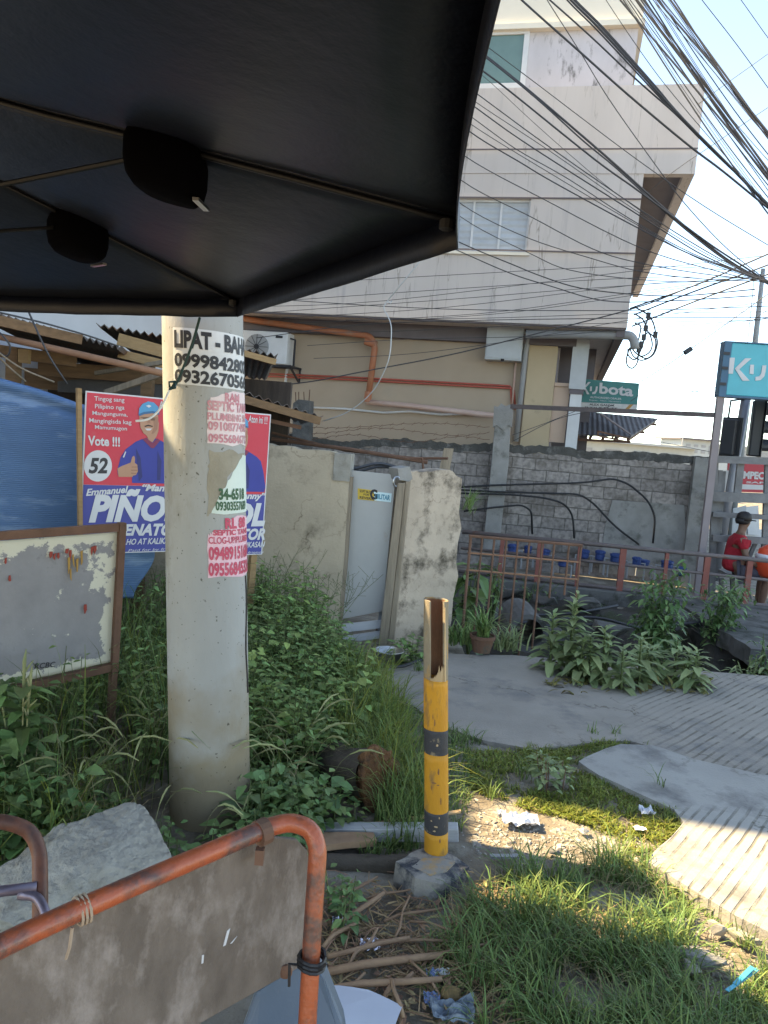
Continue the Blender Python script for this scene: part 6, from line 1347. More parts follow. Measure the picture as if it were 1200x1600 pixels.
for k in range(1500):
    if q.random() < .45: px, py = q.uniform(740, 1010), q.triangular(1265, 1345, 1310)
    elif q.random() < .8: t_ = q.random(); px, py = 1000 + 220 * t_ + q.uniform(-60, 5), 1370 + 130 * t_ + q.uniform(-10, 120)
    else: px, py = q.uniform(640, 820), q.uniform(1120, 1420)
    p = G(px, py); z = gh(p.x, p.y); pebble(mb, Vector((p.x, p.y, z + .002)), min(.03, .003 + q.expovariate(1 / .004)), q)
tag(mb.build('gravel', m_stone, smooth=False), 'loose gravel over the bare soil beside the slab', 'gravel', kind='stuff')
for k, (px, py, s, lab) in enumerate(((1062, 1452, .04, 'brownish stone half sunk near the slab corner'), (1125, 1455, .045, 'rounded tan stone just under the slab edge'), (1165, 1470, .05, 'largest tan stone under the slab edge at right'), (868, 1337, .03, 'small dark red stone on the sunlit gravel'), (910, 1300, .028, 'dark grey pebble in the sunlit gravel'), (1080, 1520, .035, 'grey stone at the bottom right grass tuft'), (790, 1432, .02, 'reddish brick bit in the long grass'))):
    p = G(px, py); hull([Vector((p.x, p.y, .01)) + Vector((q.gauss(0, 1) * s * .6, q.gauss(0, 1) * s * .5, q.gauss(0, 1) * s * .35)) for _ in range(14)], 2, .002, 20, k, .3).build('stone', m_stone)
    o = [o for o in bpy.data.objects if o.name.startswith('stone') and 'label' not in o][0]; tag(o, lab, 'stone')

# ================================================================== OVERHEAD CABLES
def catmull(P, n=5):
    P = [P[0] * 2 - P[1]] + P + [P[-1] * 2 - P[-2]]; out = []
    for i in range(1, len(P) - 2):
        p0, p1, p2, p3 = P[i - 1:i + 3]
        for k in range(n):
            t = k / n; out.append(.5 * ((2 * p1) + (p2 - p0) * t + (2 * p0 - 5 * p1 + 4 * p2 - p3) * t * t + (3 * p1 - p0 - 3 * p2 + p3) * t ** 3))
    out.append(P[-2]); return out
def wire(pts, d0, d1, px, label, group=None, m_=None):
    x0, x1 = pts[0][0], pts[-1][0]; P = []
    for x, y in pts:
        t = (x - x0) / (x1 - x0) if abs(x1 - x0) > 30 else .5; P.append(Y(x, y, d0 + (d1 - d0) * t))
    mb = MB(); mb.tube(catmull(P), px * .8 * (d0 + d1) / 2 / F / 2, 5, False); return tag(mb.build('overhead_cable', m_ or m_cable, smooth=True), label, 'cable', group)
wire([(760, -55), (815, 0), (907, 82), (980, 147), (1072, 224), (1130, 268), (1200, 325), (1290, 395)], 10.5, 9.5, 4, 'thick overhead cable starting leftmost at the photo top, right of the umbrella')
wire([(835, -35), (855, 0), (907, 82), (951, 154), (1018, 249), (1070, 318), (1140, 392), (1215, 450)], 12.3, 11.5, 1.8, 'thin steep cable crossing the others from the photo top over the facade')
wire([(800, -52), (859, 0), (925, 59), (995, 125), (1053, 176), (1097, 220), (1130, 252), (1200, 318), (1280, 395)], 10.3, 9.6, 3.2, 'medium overhead cable just left of the thickest twisted cable')
for k, (dx, dy, px) in enumerate(((0, 0, 4.5), (3, -2, 3), (-3, 3, 3), (7, -1, 2))):
    wire([(850 + dx, -50 + dy), (892 + dx, 0 + dy), (936 + dx, 44 + dy), (1017 + dx * .7, 132 + dy), (1064, 183 + dy), (1127 - dx * .5, 246 + dy), (1200, 320 + dy), (1280, 400 + dy)], 10 + k * .12, 9.4 + k * .1, px, 'strand of the thick twisted cable crossing over the balcony corner', 'strands of the thick twisted cable')
wire([(925, -40), (947, 0), (1017, 103), (1072, 172), (1119, 227), (1200, 322), (1260, 390)], 10.8, 10.2, 1.4, 'hair thin cable right of the thick twisted cable by the building corner')
q = random.Random(4)
bl_ = 'black cable in the dense bundle falling across the top right sky'
for k in range(26):
    x0 = 972 + 78 * (k / 25) + q.uniform(-5, 5); sl_ = q.uniform(1.20, 1.42); s2 = q.uniform(-8, 10)
    x1 = 1290; pts = [(x0 - 45, -60)]
    for t_ in (0, .25, .5, .75, 1): x = x0 + (x1 - x0) * t_; pts.append((x, (x - x0) * sl_ - 26 * 4 * t_ * (1 - t_) * .0 + 16 * math.sin(t_ * 3.14) * (1 if k % 3 else -.3) + s2 * t_))
    wire(pts, 9.6 + q.uniform(-.4, .4), 8.6 + q.uniform(-.4, .4), q.choice((.9, 1.2, 1.6, 2.0, 2.8)) if k % 6 else 3.6, bl_, 'cables of the dense top right bundle')
wire([(1070, -36), (1097, 0), (1150, 68), (1200, 137), (1260, 220)], 10, 9.8, 1.5, 'lone thin cable in open sky right of the dense bundle')
wire([(1125, -44), (1158, 0), (1200, 59), (1260, 140)], 10, 9.8, 1.3, 'rightmost thin cable cutting the top right corner of the sky')
wire([(1260, 38), (1200, 84), (1130, 134), (1075, 175), (1030, 212)], 12, 13.3, 1.2, 'thin cable rising right across the dense bundle, upper of two')
wire([(1260, 132), (1200, 168), (1120, 222), (1050, 270), (985, 325)], 12, 13.3, 1.2, 'thin cable rising right across the dense bundle, lower of two')
fl = 'black cable slanting over the facade to the cable knot at the right edge'
fan = [([(764, 75), (840, 132), (907, 183), (995, 249), (1100, 322), (1215, 392)], 1.6), ([(756, 85), (833, 147), (914, 216), (960, 256), (1060, 345), (1140, 408), (1215, 450)], 4.2), ([(757, 88), (836, 152), (910, 219), (962, 262), (1055, 345), (1136, 408), (1215, 452)], 3), ([(756, 112), (797, 143), (929, 249), (1000, 300), (1100, 375), (1160, 415), (1215, 450)], 3.4),
       ([(754, 118), (830, 188), (900, 250), (960, 300), (1030, 350)], 1), ([(750, 150), (859, 230), (1004, 330), (1122, 403), (1215, 446)], 2), ([(750, 164), (859, 236), (1004, 336), (1110, 400), (1215, 447)], 1.4), ([(750, 173), (828, 228), (1004, 340), (1105, 402), (1215, 446)], 2.4), ([(748, 191), (808, 234), (887, 279), (981, 340), (1082, 396), (1200, 440)], 1.7), ([(746, 201), (870, 277), (1000, 354), (1100, 408), (1200, 442)], 1.4), ([(746, 214), (810, 252), (867, 286), (1000, 358), (1090, 402), (1215, 446)], 2.4),
       ([(742, 254), (847, 310), (1000, 387), (1122, 424), (1215, 446)], 1.8), ([(738, 293), (828, 338), (926, 389), (1000, 411), (1100, 428), (1215, 440)], 1.8), ([(738, 330), (828, 373), (918, 402), (1000, 424), (1100, 436), (1215, 440)], 1.7), ([(737, 350), (828, 396), (890, 422), (1000, 437), (1100, 440), (1215, 432)], 1.6)]
for k, (pts, px) in enumerate(fan): wire([(pts[0][0] - 70, pts[0][1] - 52)] + pts, 12.4 - .03 * k, 11.4 - .02 * k, px, fl, 'cables slanting over the facade')
wire([(660, 350), (732, 385), (800, 413), (847, 432), (906, 450), (990, 460), (1067, 462), (1180, 452)], 12.6, 11.6, 2.2, 'cable curving level just below the lower facade window, upper of two')
wire([(660, 366), (730, 398), (800, 428), (860, 447), (945, 470), (1050, 470), (1180, 462)], 12.6, 11.6, 2, 'cable curving level just below the lower facade window, lower of two')
hl = 'thin cable strung nearly level along the lower facade'
for pts in ([(520, 440), (700, 430), (990, 416), (1190, 425)], [(440, 470), (700, 452), (995, 434), (1190, 434)], [(420, 488), (700, 468), (900, 452), (1190, 432)], [(440, 497), (700, 480), (985, 446), (1100, 440)], [(380, 480), (600, 470), (985, 424), (1190, 400)], [(460, 505), (750, 490), (985, 458), (1190, 428)], [(640, 500), (800, 488), (985, 462), (1210, 428)], [(400, 462), (465, 470), (700, 483), (985, 485), (1210, 478)], [(540, 500), (760, 497), (985, 490), (1210, 487)], [(400, 528), (600, 505), (985, 497), (1210, 496)], [(380, 515), (560, 519), (790, 510), (990, 504), (1210, 500)], [(480, 540), (640, 530), (820, 526), (985, 515), (1210, 497)], [(490, 560), (640, 553), (815, 530), (985, 500), (1210, 470)], [(1010, 520), (1110, 510), (1210, 495)]):
    wire(pts, 12.5, 11.8, 1.1 if pts[0][0] != 400 else 1.6, hl, 'thin level cables on the lower facade')
wire([(380, 607), (480, 597), (570, 580), (700, 555), (815, 527), (990, 482), (1080, 448)], 12.6, 12.2, 2.4, 'darker cable climbing from the shed across the tan wall to the corner')
for k, (pts, lab) in enumerate((([(984, 482), (1083, 447), (1170, 410), (1250, 375)], 'upper of three service cables from the building corner'), ([(990, 492), (1083, 456), (1170, 425), (1250, 395)], 'middle of three service cables from the building corner'), ([(987, 510), (1083, 472), (1177, 437), (1250, 410)], 'lower of three service cables from the building corner'))):
    wire(pts, 13.3, 12, 3, lab)
wire([(1000, 597), (1040, 572), (1075, 548), (1160, 488), (1240, 430)], 13, 12, 1.8, 'sloping cable carrying the small black splice box')
p = Y(1075, 548, 12.7); dd = (Y(1090, 538, 12.7) - p).normalized(); mb = MB(); mb.bar(p - dd * .07, p + dd * .07, .06, .075); tag(mb.build('splice_box', m_signalblack, bevel=.008), 'small black splice box hanging on a sloping cable left of the teal sign', 'box')
wire([(985, 627), (1040, 590), (1110, 547), (1240, 455)], 13, 12.6, 1.2, 'faint sloping cable below the splice box cable')
wire([(1000, 622), (1060, 616), (1122, 605)], 13, 12.3, 1.5, 'short cable running from the smaller sign to the sign post')
wire([(1000, 604), (1060, 610), (1122, 614)], 13.2, 12.3, 1, 'faint level cable ending at the sign post under the teal sign')
wire([(1178, 438), (1172, 500), (1164, 575), (1160, 622)], 11.9, 11.9, 1.3, 'thin wire dropping straight down in front of the teal sign')
wire([(1000, 684), (1040, 692), (1090, 702), (1110, 706)], 13.2, 13, 1, 'faint low cable under the awning reaching the block wall end')
wire([(800, 690), (870, 655), (935, 640), (960, 632)], 13, 13.4, 1.4, 'thin cable rising from the block wall to the smaller sign')
wire([(800, 680), (850, 662), (905, 640)], 13, 13.4, 1.2, 'shorter thin cable rising beside the beige column')
# cable coil at the building corner
coil_pts = [[(992, 480), (1010, 490), (1020, 503), (1025, 523), (1027, 538), (1020, 555), (1003, 563), (990, 557), (984, 545)], [(993, 491), (1005, 500), (1009, 515), (1005, 535), (1000, 550), (992, 562), (982, 556), (981, 545)], [(992, 505), (1001, 510), (999, 525), (996, 540), (1000, 556), (1013, 552), (1019, 540), (1016, 524), (1009, 512), (1012, 498)], [(984, 543), (979, 560), (981, 572), (989, 575), (996, 566), (998, 548)], [(988, 545), (995, 553), (1010, 560), (1022, 550), (1024, 530), (1012, 520), (1007, 530), (1003, 545)]]
cr0 = Y(1003, 525, 13.4); cl = thing('cable_coil', 'tangled loops of black service cable hanging off the building corner', 'cable coil', (cr0.x, cr0.y, cr0.z))
for k, pts in enumerate(coil_pts):
    mb = MB(); mb.tube(catmull([Y(x, y, 13.35 + .02 * k) for x, y in pts]), .013, 5); mb.build('loop', m_cable, cl, smooth=True)
for x, y in ((1013, 493), (1009, 513), (1006, 527), (1002, 538), (1024, 523), (998, 546)):
    p = Y(x, y, 13.33); mb = MB(); mb.box(p.x - .03, p.x + .03, p.y - .03, p.y + .03, p.z - .05, p.z + .05); mb.build('connector', m_signalblack, cl)

# ================================================================== VEGETATION
def in_poly(x, y, P):
    c = False; n = len(P)
    for i in range(n):
        (x1, y1), (x2, y2) = P[i], P[i - 1]
        if (y1 > y) != (y2 > y) and x < (x2 - x1) * (y - y1) / (y2 - y1) + x1: c = not c
    return c
def sample(P, n, q):
    xs = [p[0] for p in P]; ys = [p[1] for p in P]; out = []
    while len(out) < n:
        x, y = q.uniform(min(xs), max(xs)), q.uniform(min(ys), max(ys))
        if in_poly(x, y, P): out.append((x, y))
    return out
def lane(x, y): return 2.45 < y < 3.62 and abs(x / y + .345) < .03   # the notice board's leg stays clear of tall growth
def weed(mb, x, y, h, nl, L, q, spread=.35, z=None, ar=.55, stem=True):
    if lane(x, y): h *= .35; L *= .7
    """leafy weed: leaning stem with side shoots and alternate ovate leaves"""
    z = gh(x, y) if z is None else z; az = q.uniform(0, 6.28); ln = q.uniform(0, .25) * h
    top = Vector((x + math.cos(az) * ln, y + math.sin(az) * ln, z + h)); base = Vector((x, y, z))
    pts = [base, base.lerp(top, .5) + Vector((0, 0, .05 * h)), top]
    if stem: mb.cur = 1; mb.tube(pts, [.0035, .0028, .0015], 4, False); mb.cur = 0
    ph = q.uniform(0, 6.28)
    for i in range(nl):
        t = .12 + .88 * ((i + q.random()) / nl); p = base.lerp(top, t) + Vector((0, 0, .05 * h * 4 * t * (1 - t))); a = ph + i * 2.4 + q.uniform(-.4, .4)
        o = Vector((math.cos(a), math.sin(a), 0)); r = spread * h * (1.05 - t * .75) * q.uniform(.2, 1); b = p + o * r + Vector((0, 0, r * q.uniform(-.1, .5)))
        if stem and r > .05: mb.cur = 1; mb.tube([p, b], [.0018, .001], 3, False); mb.cur = 0
        LL = L * q.uniform(.55, 1.15) * (1.1 - .4 * t); mb.leaf(b, o + Vector((0, 0, q.uniform(-.35, .45))), Vector((0, 0, 1)) + Vector((q.uniform(-.4, .4), q.uniform(-.4, .4), 0)), LL, LL * ar * q.uniform(.8, 1.15), q.uniform(.0, .35))
q = random.Random(101)
# dense weeds right of the pole up to the wall
mb = MB(); zB_ = [(-1.0, 5.55), (-.42, 5.5), (-.22, 5.05), (-.02, 4.75), (-.02, 4.2), (.02, 3.6), (-.25, 3.35), (-.40, 3.15), (-.62, 3.3), (-.95, 4.2)]
for x, y in sample(zB_, 360, q):
    e = sm(.05, -.45, x); h = (.16 + .36 * e * q.uniform(.5, 1.15)) * (1.0 if y > 4 else .8); weed(mb, x, y, h, 22, .066, q, .38)
tag(mb.build('weeds', [m_leaf, m_stem]), 'dense leafy green weeds filling the corner between the pole and the white gate', 'weeds', kind='stuff')
mb = MB(); zA_ = [(-2.4, 5.4), (-1.0, 5.5), (-.9, 4.3), (-.78, 3.3), (-1.0, 2.95), (-1.3, 3.1), (-2.2, 3.75)]
for x, y in sample(zA_, 170, q): weed(mb, x, y, q.uniform(.25, .6), 20, .062, q, .3)
tag(mb.build('weeds', [m_leaf, m_stem]), 'tall weeds between the notice board and the pole before the blue tarpaulin', 'weeds', kind='stuff')
mb = MB(); zC_ = [(-2.1, 3.35), (-1.3, 3.05), (-.9, 2.85), (-.82, 2.62), (-.95, 2.5), (-1.2, 2.55), (-1.7, 2.4)]
for x, y in sample(zC_, 120, q): weed(mb, x, y, q.uniform(.12, .34) * (.5 if -1.36 < x < -.98 and y > 2.7 else 1), 18, .075, q, .4, ar=.68)
for x, y in sample([(-.86, 2.72), (-.5, 2.6), (-.42, 2.72), (-.45, 3.1), (-.35, 3.2), (-.15, 3.0), (-.12, 2.85), (-.4, 2.55), (-.8, 2.5)], 60, q): weed(mb, x, y, q.uniform(.06, .2), 14, .05, q, .45, ar=.7)
tag(mb.build('weeds', [m_leaf_dk, m_stem]), 'broad dark leafed weeds around the pole foot and rubble', 'weeds', kind='stuff')
mb = MB()
for x, y in sample([(-.5, 3.15), (-.1, 3.25), (.02, 3.05), (.02, 2.98), (-.25, 2.9), (-.5, 2.95)], 30, q): weed(mb, x, y, q.uniform(.08, .2), 16, .06, q, .45, ar=.68)
tag(mb.build('weeds', [m_leaf, m_stem]), 'low leafy weeds creeping round the rotten log', 'weeds', kind='stuff')
# tall loose grass through the weeds
mb = MB()
for P, n, h0, h1 in ((zA_, 1500, .25, .75), (zB_, 900, .18, .5), ([(-.2, 4.6), (.12, 4.4), (.18, 3.5), (.3, 3.2), (.25, 3.0), (.12, 2.98), (-.05, 3.5)], 1500, .12, .34), (zC_, 420, .2, .5), ([(.05, 3.1), (.24, 3.1), (.25, 2.86), (.1, 2.86)], 260, .08, .22)):
    for x, y in sample(P, n, q): mb.blade((x, y, gh(x, y)), q.uniform(h0, h1) * (.4 if lane(x, y) else 1), q.uniform(0, 6.28), q.uniform(.15, 1.0), q.uniform(.0022, .0042))
tag(mb.build('tall_grass', m_grass), 'tall loose grass growing through the weeds', 'grass', kind='stuff')
mb = MB()
for P, n, h0, h1 in (([(-.2, 5.1), (.1, 4.9), (.2, 4.2), (.22, 3.5), (.3, 3.2), (.1, 3.1), (-.1, 3.6), (-.15, 4.4)], 1300, .14, .38), (zA_, 500, .3, .7), (zC_, 420, .2, .45), (zB_, 300, .2, .5)):
    for x, y in sample(P, n, q): mb.blade((x, y, gh(x, y)), q.uniform(h0, h1) * (.4 if lane(x, y) else 1), q.uniform(0, 6.28), q.uniform(.2, 1.1), q.uniform(.0022, .004))
tag(mb.build('tall_grass', m_grass_y), 'pale yellowish grass standing at the edge of the weeds', 'grass', kind='stuff')
mb = MB()
for x, y in sample([(-1.9, 3.3), (-1.35, 3.1), (-.9, 2.95), (-.8, 2.7), (-1.2, 2.62), (-1.7, 2.6)], 46, q):
    if -1.36 < x < -.98 and y > 2.72: continue
    weed(mb, x, y, q.uniform(.2, .42), 14, .115, q, .5, ar=.72)
for x, y in sample([(-.85, 2.75), (-.55, 2.66), (-.4, 2.8), (-.35, 3.1), (-.15, 3.2), (-.15, 2.95), (-.4, 2.6)], 18, q): weed(mb, x, y, q.uniform(.1, .26), 12, .09, q, .5, ar=.72)
tag(mb.build('weeds', [m_leaf_dk, m_stem]), 'larger round leafed weeds standing above the others round the pole', 'weeds', kind='stuff')
mb = MB()
for x, y in sample(zB_, 85, q): e = sm(.05, -.5, x); weed(mb, x, y, q.uniform(.16, .34) + .26 * e * q.random(), 15, .085, q, .45, ar=.68)
for x, y in sample([(-1.0, 5.5), (-.45, 5.5), (-.4, 5.0), (-.8, 4.7)], 26, q): weed(mb, x, y, q.uniform(.5, .72), 26, .07, q, .28, ar=.5)
tag(mb.build('weeds', [m_leaf_lt2, m_stem]), 'brighter green broad leafed weeds rising against the plaster wall', 'weeds', kind='stuff')
# seed heads
mb = MB()
for x, y, n in [(-1.55, 2.95, 9), (-1.15, 2.85, 8), (-.95, 3.05, 6), (-.5, 3.35, 7), (-.35, 3.3, 6), (-.62, 2.72, 4), (-1.75, 3.2, 8), (-1.0, 3.4, 6), (-.3, 3.05, 4)]:
    for k in range(int(n * 2.2)):
        bx, by = x + q.gauss(0, .12), y + q.gauss(0, .09); h = q.uniform(.3, .66); az = q.uniform(0, 6.28); o = Vector((math.cos(az), math.sin(az), 0)); P = []
        for i in range(9): t = i / 8; P.append(Vector((bx, by, gh(bx, by))) + o * (.30 * h * t * t * 1.6) + Vector((0, 0, h * (t - .42 * t ** 3))))
        mb.tube(P[:6], .0013, 3, False); mb.tube(P[5:], [.0018, .0042, .004, .0016], 6)
tag(mb.build('seed_grass', m_seed), 'pale drooping seed spikes of grass among the weeds', 'grass', kind='stuff')
mb = MB()
for P, n in ((zA_, 160), (zB_, 200), (zC_, 130)):
    for x, y in sample(P, n, q): mb.blade((x, y, gh(x, y)), q.uniform(.15, .5), q.uniform(0, 6.28), q.uniform(.4, 1.6), q.uniform(.0016, .003))
tag(mb.build('dry_grass', m_straw), 'dead straw coloured blades tangled through the weeds', 'grass', kind='stuff')
# dry twigs over the weeds by the wall
mb = MB()
for k in range(34):
    x, y = q.uniform(-.85, -.2), q.uniform(5.0, 5.6); p = Vector((x, y, .35)); d = Vector((q.uniform(-.3, .5), q.uniform(-.1, .1), q.uniform(.3, .8))); e = p + d * q.uniform(.3, .6); mb.tube([p, p.lerp(e, .5) + Vector((.02, 0, .02)), e], .0016, 3, False)
    for j in range(4): b = p.lerp(e, .5 + j * .12); mb.tube([b, b + Vector((q.uniform(-.08, .08), q.uniform(-.03, .03), q.uniform(.0, .08)))], .0011, 3, False)
tag(mb.build('dry_twigs', m_stem), 'thin bare seed stems rising over the weeds by the plaster wall', 'twigs', kind='stuff')
# single weeds
def plant_thing(name, label, cat, x, y, fn, mats, group=None, z=None):
    mb = MB(); fn(mb); t = thing(name, label, cat, (x, y, gh(x, y) if z is None else z), group); lf = MB(); st = MB()
    remap = {0: {}, 1: {}}
    for f, mi in zip(mb.f, mb.mi):
        T_ = (lf, st)[mi]; mp = remap[mi]; nf = []
        for i in f:
            if i not in mp: mp[i] = len(T_.v); T_.v.append(mb.v[i])
            nf.append(mp[i])
        T_.f.append(nf); T_.mi.append(0)
    if lf.f: lf.build('leaves', mats[0], t)
    if st.f: st.build('stem', mats[1], t, smooth=True)
    return t
def spiky(x, y, h):
    def fn(mb):
        q2 = random.Random(int(x * 100)); base = Vector((x, y, gh(x, y)))
        for k in range(3):
            o = Vector((q2.uniform(-.12, .12), q2.uniform(-.06, .06), h * q2.uniform(.8, 1))); top = base + o
            mb.cur = 1; mb.tube([base, base.lerp(top, .5), top], [.006, .004, .003], 5, False); mb.tube([top - o * .22, top, top + Vector((.005, 0, .05))], [.004, .0075, .002], 7)
            for j in range(4): a = base.lerp(top, .72 + .07 * j); mb.tube([a, a + Vector((q2.uniform(-.05, .05), q2.uniform(-.03, .03), .045))], [.006, .002], 5)
            mb.cur = 0
            for j in range(22):
                t = q2.uniform(.2, .95); p = base.lerp(top, t); a = q2.uniform(0, 6.28); mb.leaf(p, (math.cos(a), math.sin(a), q2.uniform(-.2, .4)), (0, 0, 1), q2.uniform(.08, .16), q2.uniform(.045, .085), .3)
    return fn
g_ = G(40, 1250); plant_thing('amaranth_weed', 'tall amaranth weed with pale seed spikes before the notice board', 'weed', -1.33, 2.88, spiky(-1.33, 2.88, .66), [m_leaf, m_seed])
plant_thing('amaranth_weed', 'second amaranth weed with large dark leaves at the left frame edge', 'weed', -1.48, 2.93, spiky(-1.48, 2.93, .58), [m_leaf_dk, m_seed])
def small_weed(x, y, h, n, L, seed, ar=.6): return lambda mb: [weed(mb, x + random.Random(seed + k).gauss(0, h * .22), y + random.Random(seed + k + 50).gauss(0, h * .22), h * random.Random(seed + k).uniform(.6, 1), 16, L, random.Random(seed + k), .4, ar=ar) for k in range(n)]
p = G(535, 1445); plant_thing('small_weed', 'small bright green leafy weed growing beside the orange pushcart post', 'weed', p.x, p.y, small_weed(p.x, p.y, .19, 6, .045, 3), [m_leaf_dk, m_stem])
p = G(868, 1226); plant_thing('small_shrub', 'small yellow green shrublet standing in the sunlit grass', 'shrub', p.x, p.y, small_weed(p.x, p.y, .21, 7, .062, 30, .55), [m_leaf_lt, m_rust])
p = G(640, 1035); plant_thing('small_weed', 'low rosette weed at the foot of the plaster pier', 'weed', p.x, p.y, small_weed(p.x, p.y + .08, .24, 8, .10, 70, .4), [m_leaf, m_stem])
# broad leafed plants by the ditch
def broad(x, y, h, n, L, seed, tilt=.5, stems=1, spread=.0):
    def fn(mb):
        q2 = random.Random(seed)
        for s_ in range(stems):
            bx, by = x + q2.gauss(0, spread), y + q2.gauss(0, spread * .6); hh = h * q2.uniform(.7, 1.05) if s_ else h; top = Vector((bx + q2.uniform(-.1, .1) * h, by, .02 + hh)); base = Vector((bx, by, -.02))
            mb.cur = 1; mb.tube([base, base.lerp(top, .5), top], [.012, .009, .004], 6, False); mb.cur = 0
            for i in range(n):
                t = .1 + .9 * i / n; a = i * 2.4 + q2.uniform(-.3, .3); p = base.lerp(top, t); up = .15 + .95 * t ** 2; d = Vector((math.cos(a), math.sin(a), up * q2.uniform(.6, 1.2) - .12)); LL = L * (1.05 - .6 * t ** 2) * q2.uniform(.75, 1.1); mb.leaf(p, d, (0, 0, 1), LL, LL * .36, q2.uniform(.15, .55))
    return fn
for (px, py, h, n, L, seed, st_, spd, lab, mt_) in ((872, 1052, .56, 46, .19, 1, 3, .05, 'tallest pale broad leafed plant at the ditch edge by the grille', m_leaf_lt), (905, 1062, .38, 32, .18, 2, 3, .07, 'second broad leafed plant close right of the tallest one', m_leaf_lt), (948, 1073, .34, 30, .19, 3, 4, .10, 'third broad leafed plant spreading over the concrete edge', m_leaf_lt), (1055, 1066, .28, 28, .20, 4, 5, .15, 'low wide broad leafed clump right of the others at the ditch', m_leaf_lt)):
    p = G(px, py); plant_thing('broadleaf_plant', lab, 'plant', p.x, p.y, broad(p.x, p.y, h, n, L, seed, .5, st_, spd), [mt_, m_stem], z=0)
mb = MB(); 
for k in range(160):
    px, py = q.uniform(850, 1110), q.gauss(1072, 7); p = G(px, py); mb.leaf(p + Vector((0, 0, .02)), (q.uniform(-1, 1), q.uniform(-1, 1), q.uniform(-.1, .6)), (0, 0, 1), q.uniform(.04, .11), q.uniform(.012, .035), q.uniform(0, .6))
tag(mb.build('withered_leaves', m_leaf_yl), 'yellowed fallen leaves under the broad leafed plants', 'leaves', kind='stuff')
# vines and shrubs in the ditch
def cloud(px0, py0, px1, py1, d, n, L, seed, ar=.35, droop=.3, zb=None):
    a, b = Y(px0, py1, d), Y(px1, py0, d)
    def fn(mb):
        q2 = random.Random(seed); cx = (a.x + b.x) / 2; w_ = (b.x - a.x) / 2; h = b.z - a.z; base = Vector((cx, d, a.z - .3))
        br = []
        for k in range(7):
            top = Vector((cx + q2.gauss(0, .45) * w_, d + q2.gauss(0, .35) * w_, a.z + h * q2.uniform(.5, 1.0) * (1 - .0))); br.append(top); mb.cur = 1; mb.tube([base, base.lerp(top, .5) + Vector((q2.uniform(-.05, .05), 0, .05)), top], [.012, .008, .003], 5, False); mb.cur = 0
        for k in range(n):
            top = q2.choice(br); t = q2.uniform(.25, 1); p = base.lerp(top, t) + Vector((q2.gauss(0, .30 * w_), q2.gauss(0, .3 * w_), q2.gauss(0, .07 * h))); an = q2.uniform(0, 6.28); dd = Vector((math.cos(an), math.sin(an), q2.uniform(-droop * 2.4, .4))); LL = L * q2.uniform(.6, 1.2); mb.leaf(p, dd, (0, 0, 1), LL, LL * ar, .25)
    return fn, (a.x + b.x) / 2, d, a.z - .3
for (args, lab, mt_) in (((975, 884, 1085, 1015, 8.4, 800, .13, 5), 'tall dark leafy shrub rising out of the middle of the ditch', m_leaf_dk), ((1078, 900, 1172, 985, 9.3, 560, .12, 6), 'drooping leafy vine over the railing right of the ditch shrub', m_leaf_dk), ((712, 870, 770, 970, 6.55, 60, .26, 7, .42), 'large leafed dark plant between the plaster pier and the grille', m_leaf_dk), ((755, 880, 790, 930, 7.0, 60, .10, 8), 'small leafy plant behind the grille bars', m_leaf_dk), ((1128, 1018, 1215, 1062, 5.85, 70, .08, 9), 'thin sprawling weed at the ditch edge at the right', m_leaf_lt), ((1165, 985, 1240, 1040, 7.4, 160, .1, 10), 'dark leafy weed hanging over the ditch at the right edge', m_leaf_dk), ((800, 905, 870, 925, 10.9, 90, .07, 11), 'low green weeds on the ledge under the red posts', m_leaf_dk)):
    fn, x, y, z = cloud(*args); plant_thing('ditch_plant', lab, 'plant', x, y, fn, [mt_, m_stem], z=z)
mb = MB()
for k in range(900):
    x = q.uniform(1.1, 5.5); yf = yfar(x); y = q.uniform(8.2, yf); 
    if noise.noise(Vector((x * 1.5, y * 1.5, 7))) < .02: continue
    z = gh(x, y) + .02; a = q.uniform(0, 6.28); mb.leaf((x, y, z), (math.cos(a), math.sin(a), q.uniform(0, 1)), (0, 0, 1), q.uniform(.04, .12), q.uniform(.015, .05), .3)
tag(mb.build('ground_cover', m_leaf_dk), 'patchy green ground cover on the ditch bank', 'ground cover', kind='stuff')
# potted spider plant
p = G(752, 1018, .026); pt = thing('potted_plant', 'spiky leafed plant in a small terracotta pot before the grille', 'potted plant', (p.x, p.y, .026))
mb = MB(); mb.lathe((p.x, p.y, .026), [(.065, 0), (.088, .10), (.098, .105), (.098, .13), (.085, .13), (.08, .11), (.0, .108)], 20); mb.build('pot', m_terra, pt)
mb = MB(); q2 = random.Random(8)
for k in range(70): mb.blade((p.x + q2.gauss(0, .02), p.y + q2.gauss(0, .02), .13), q2.uniform(.16, .34), q2.uniform(0, 6.28), q2.uniform(.3, 1.3), .008)
mb.build('leaves', m_leaf, pt)
for px, py, lab in ((716, 1012, 'spiky leafed clump left of the terracotta pot'), (795, 1022, 'sprawling spiky weed right of the terracotta pot')):
    p = G(px, py, .0); mb = MB()
    for k in range(80): mb.blade((p.x + q2.gauss(0, .06), p.y + .06 + q2.gauss(0, .04), .02), q2.uniform(.1, .26), q2.uniform(0, 6.28), q2.uniform(.3, 1.3), .008)
    tag(mb.build('spiky_plant', m_leaf if px < 750 else m_leaf_lt), lab, 'plant')
p = Y(733, 792, 6.2); mb = MB()
for k in range(60): mb.blade((p.x + q2.gauss(0, .03), p.y + q2.gauss(0, .03), p.z + q2.gauss(0, .03)), q2.uniform(.1, .22), q2.gauss(0, 1.3), q2.uniform(.4, 1.3), .004)
tag(mb.build('fern', m_leaf), 'green fern tuft sprouting from the edge of the plaster pier', 'fern')

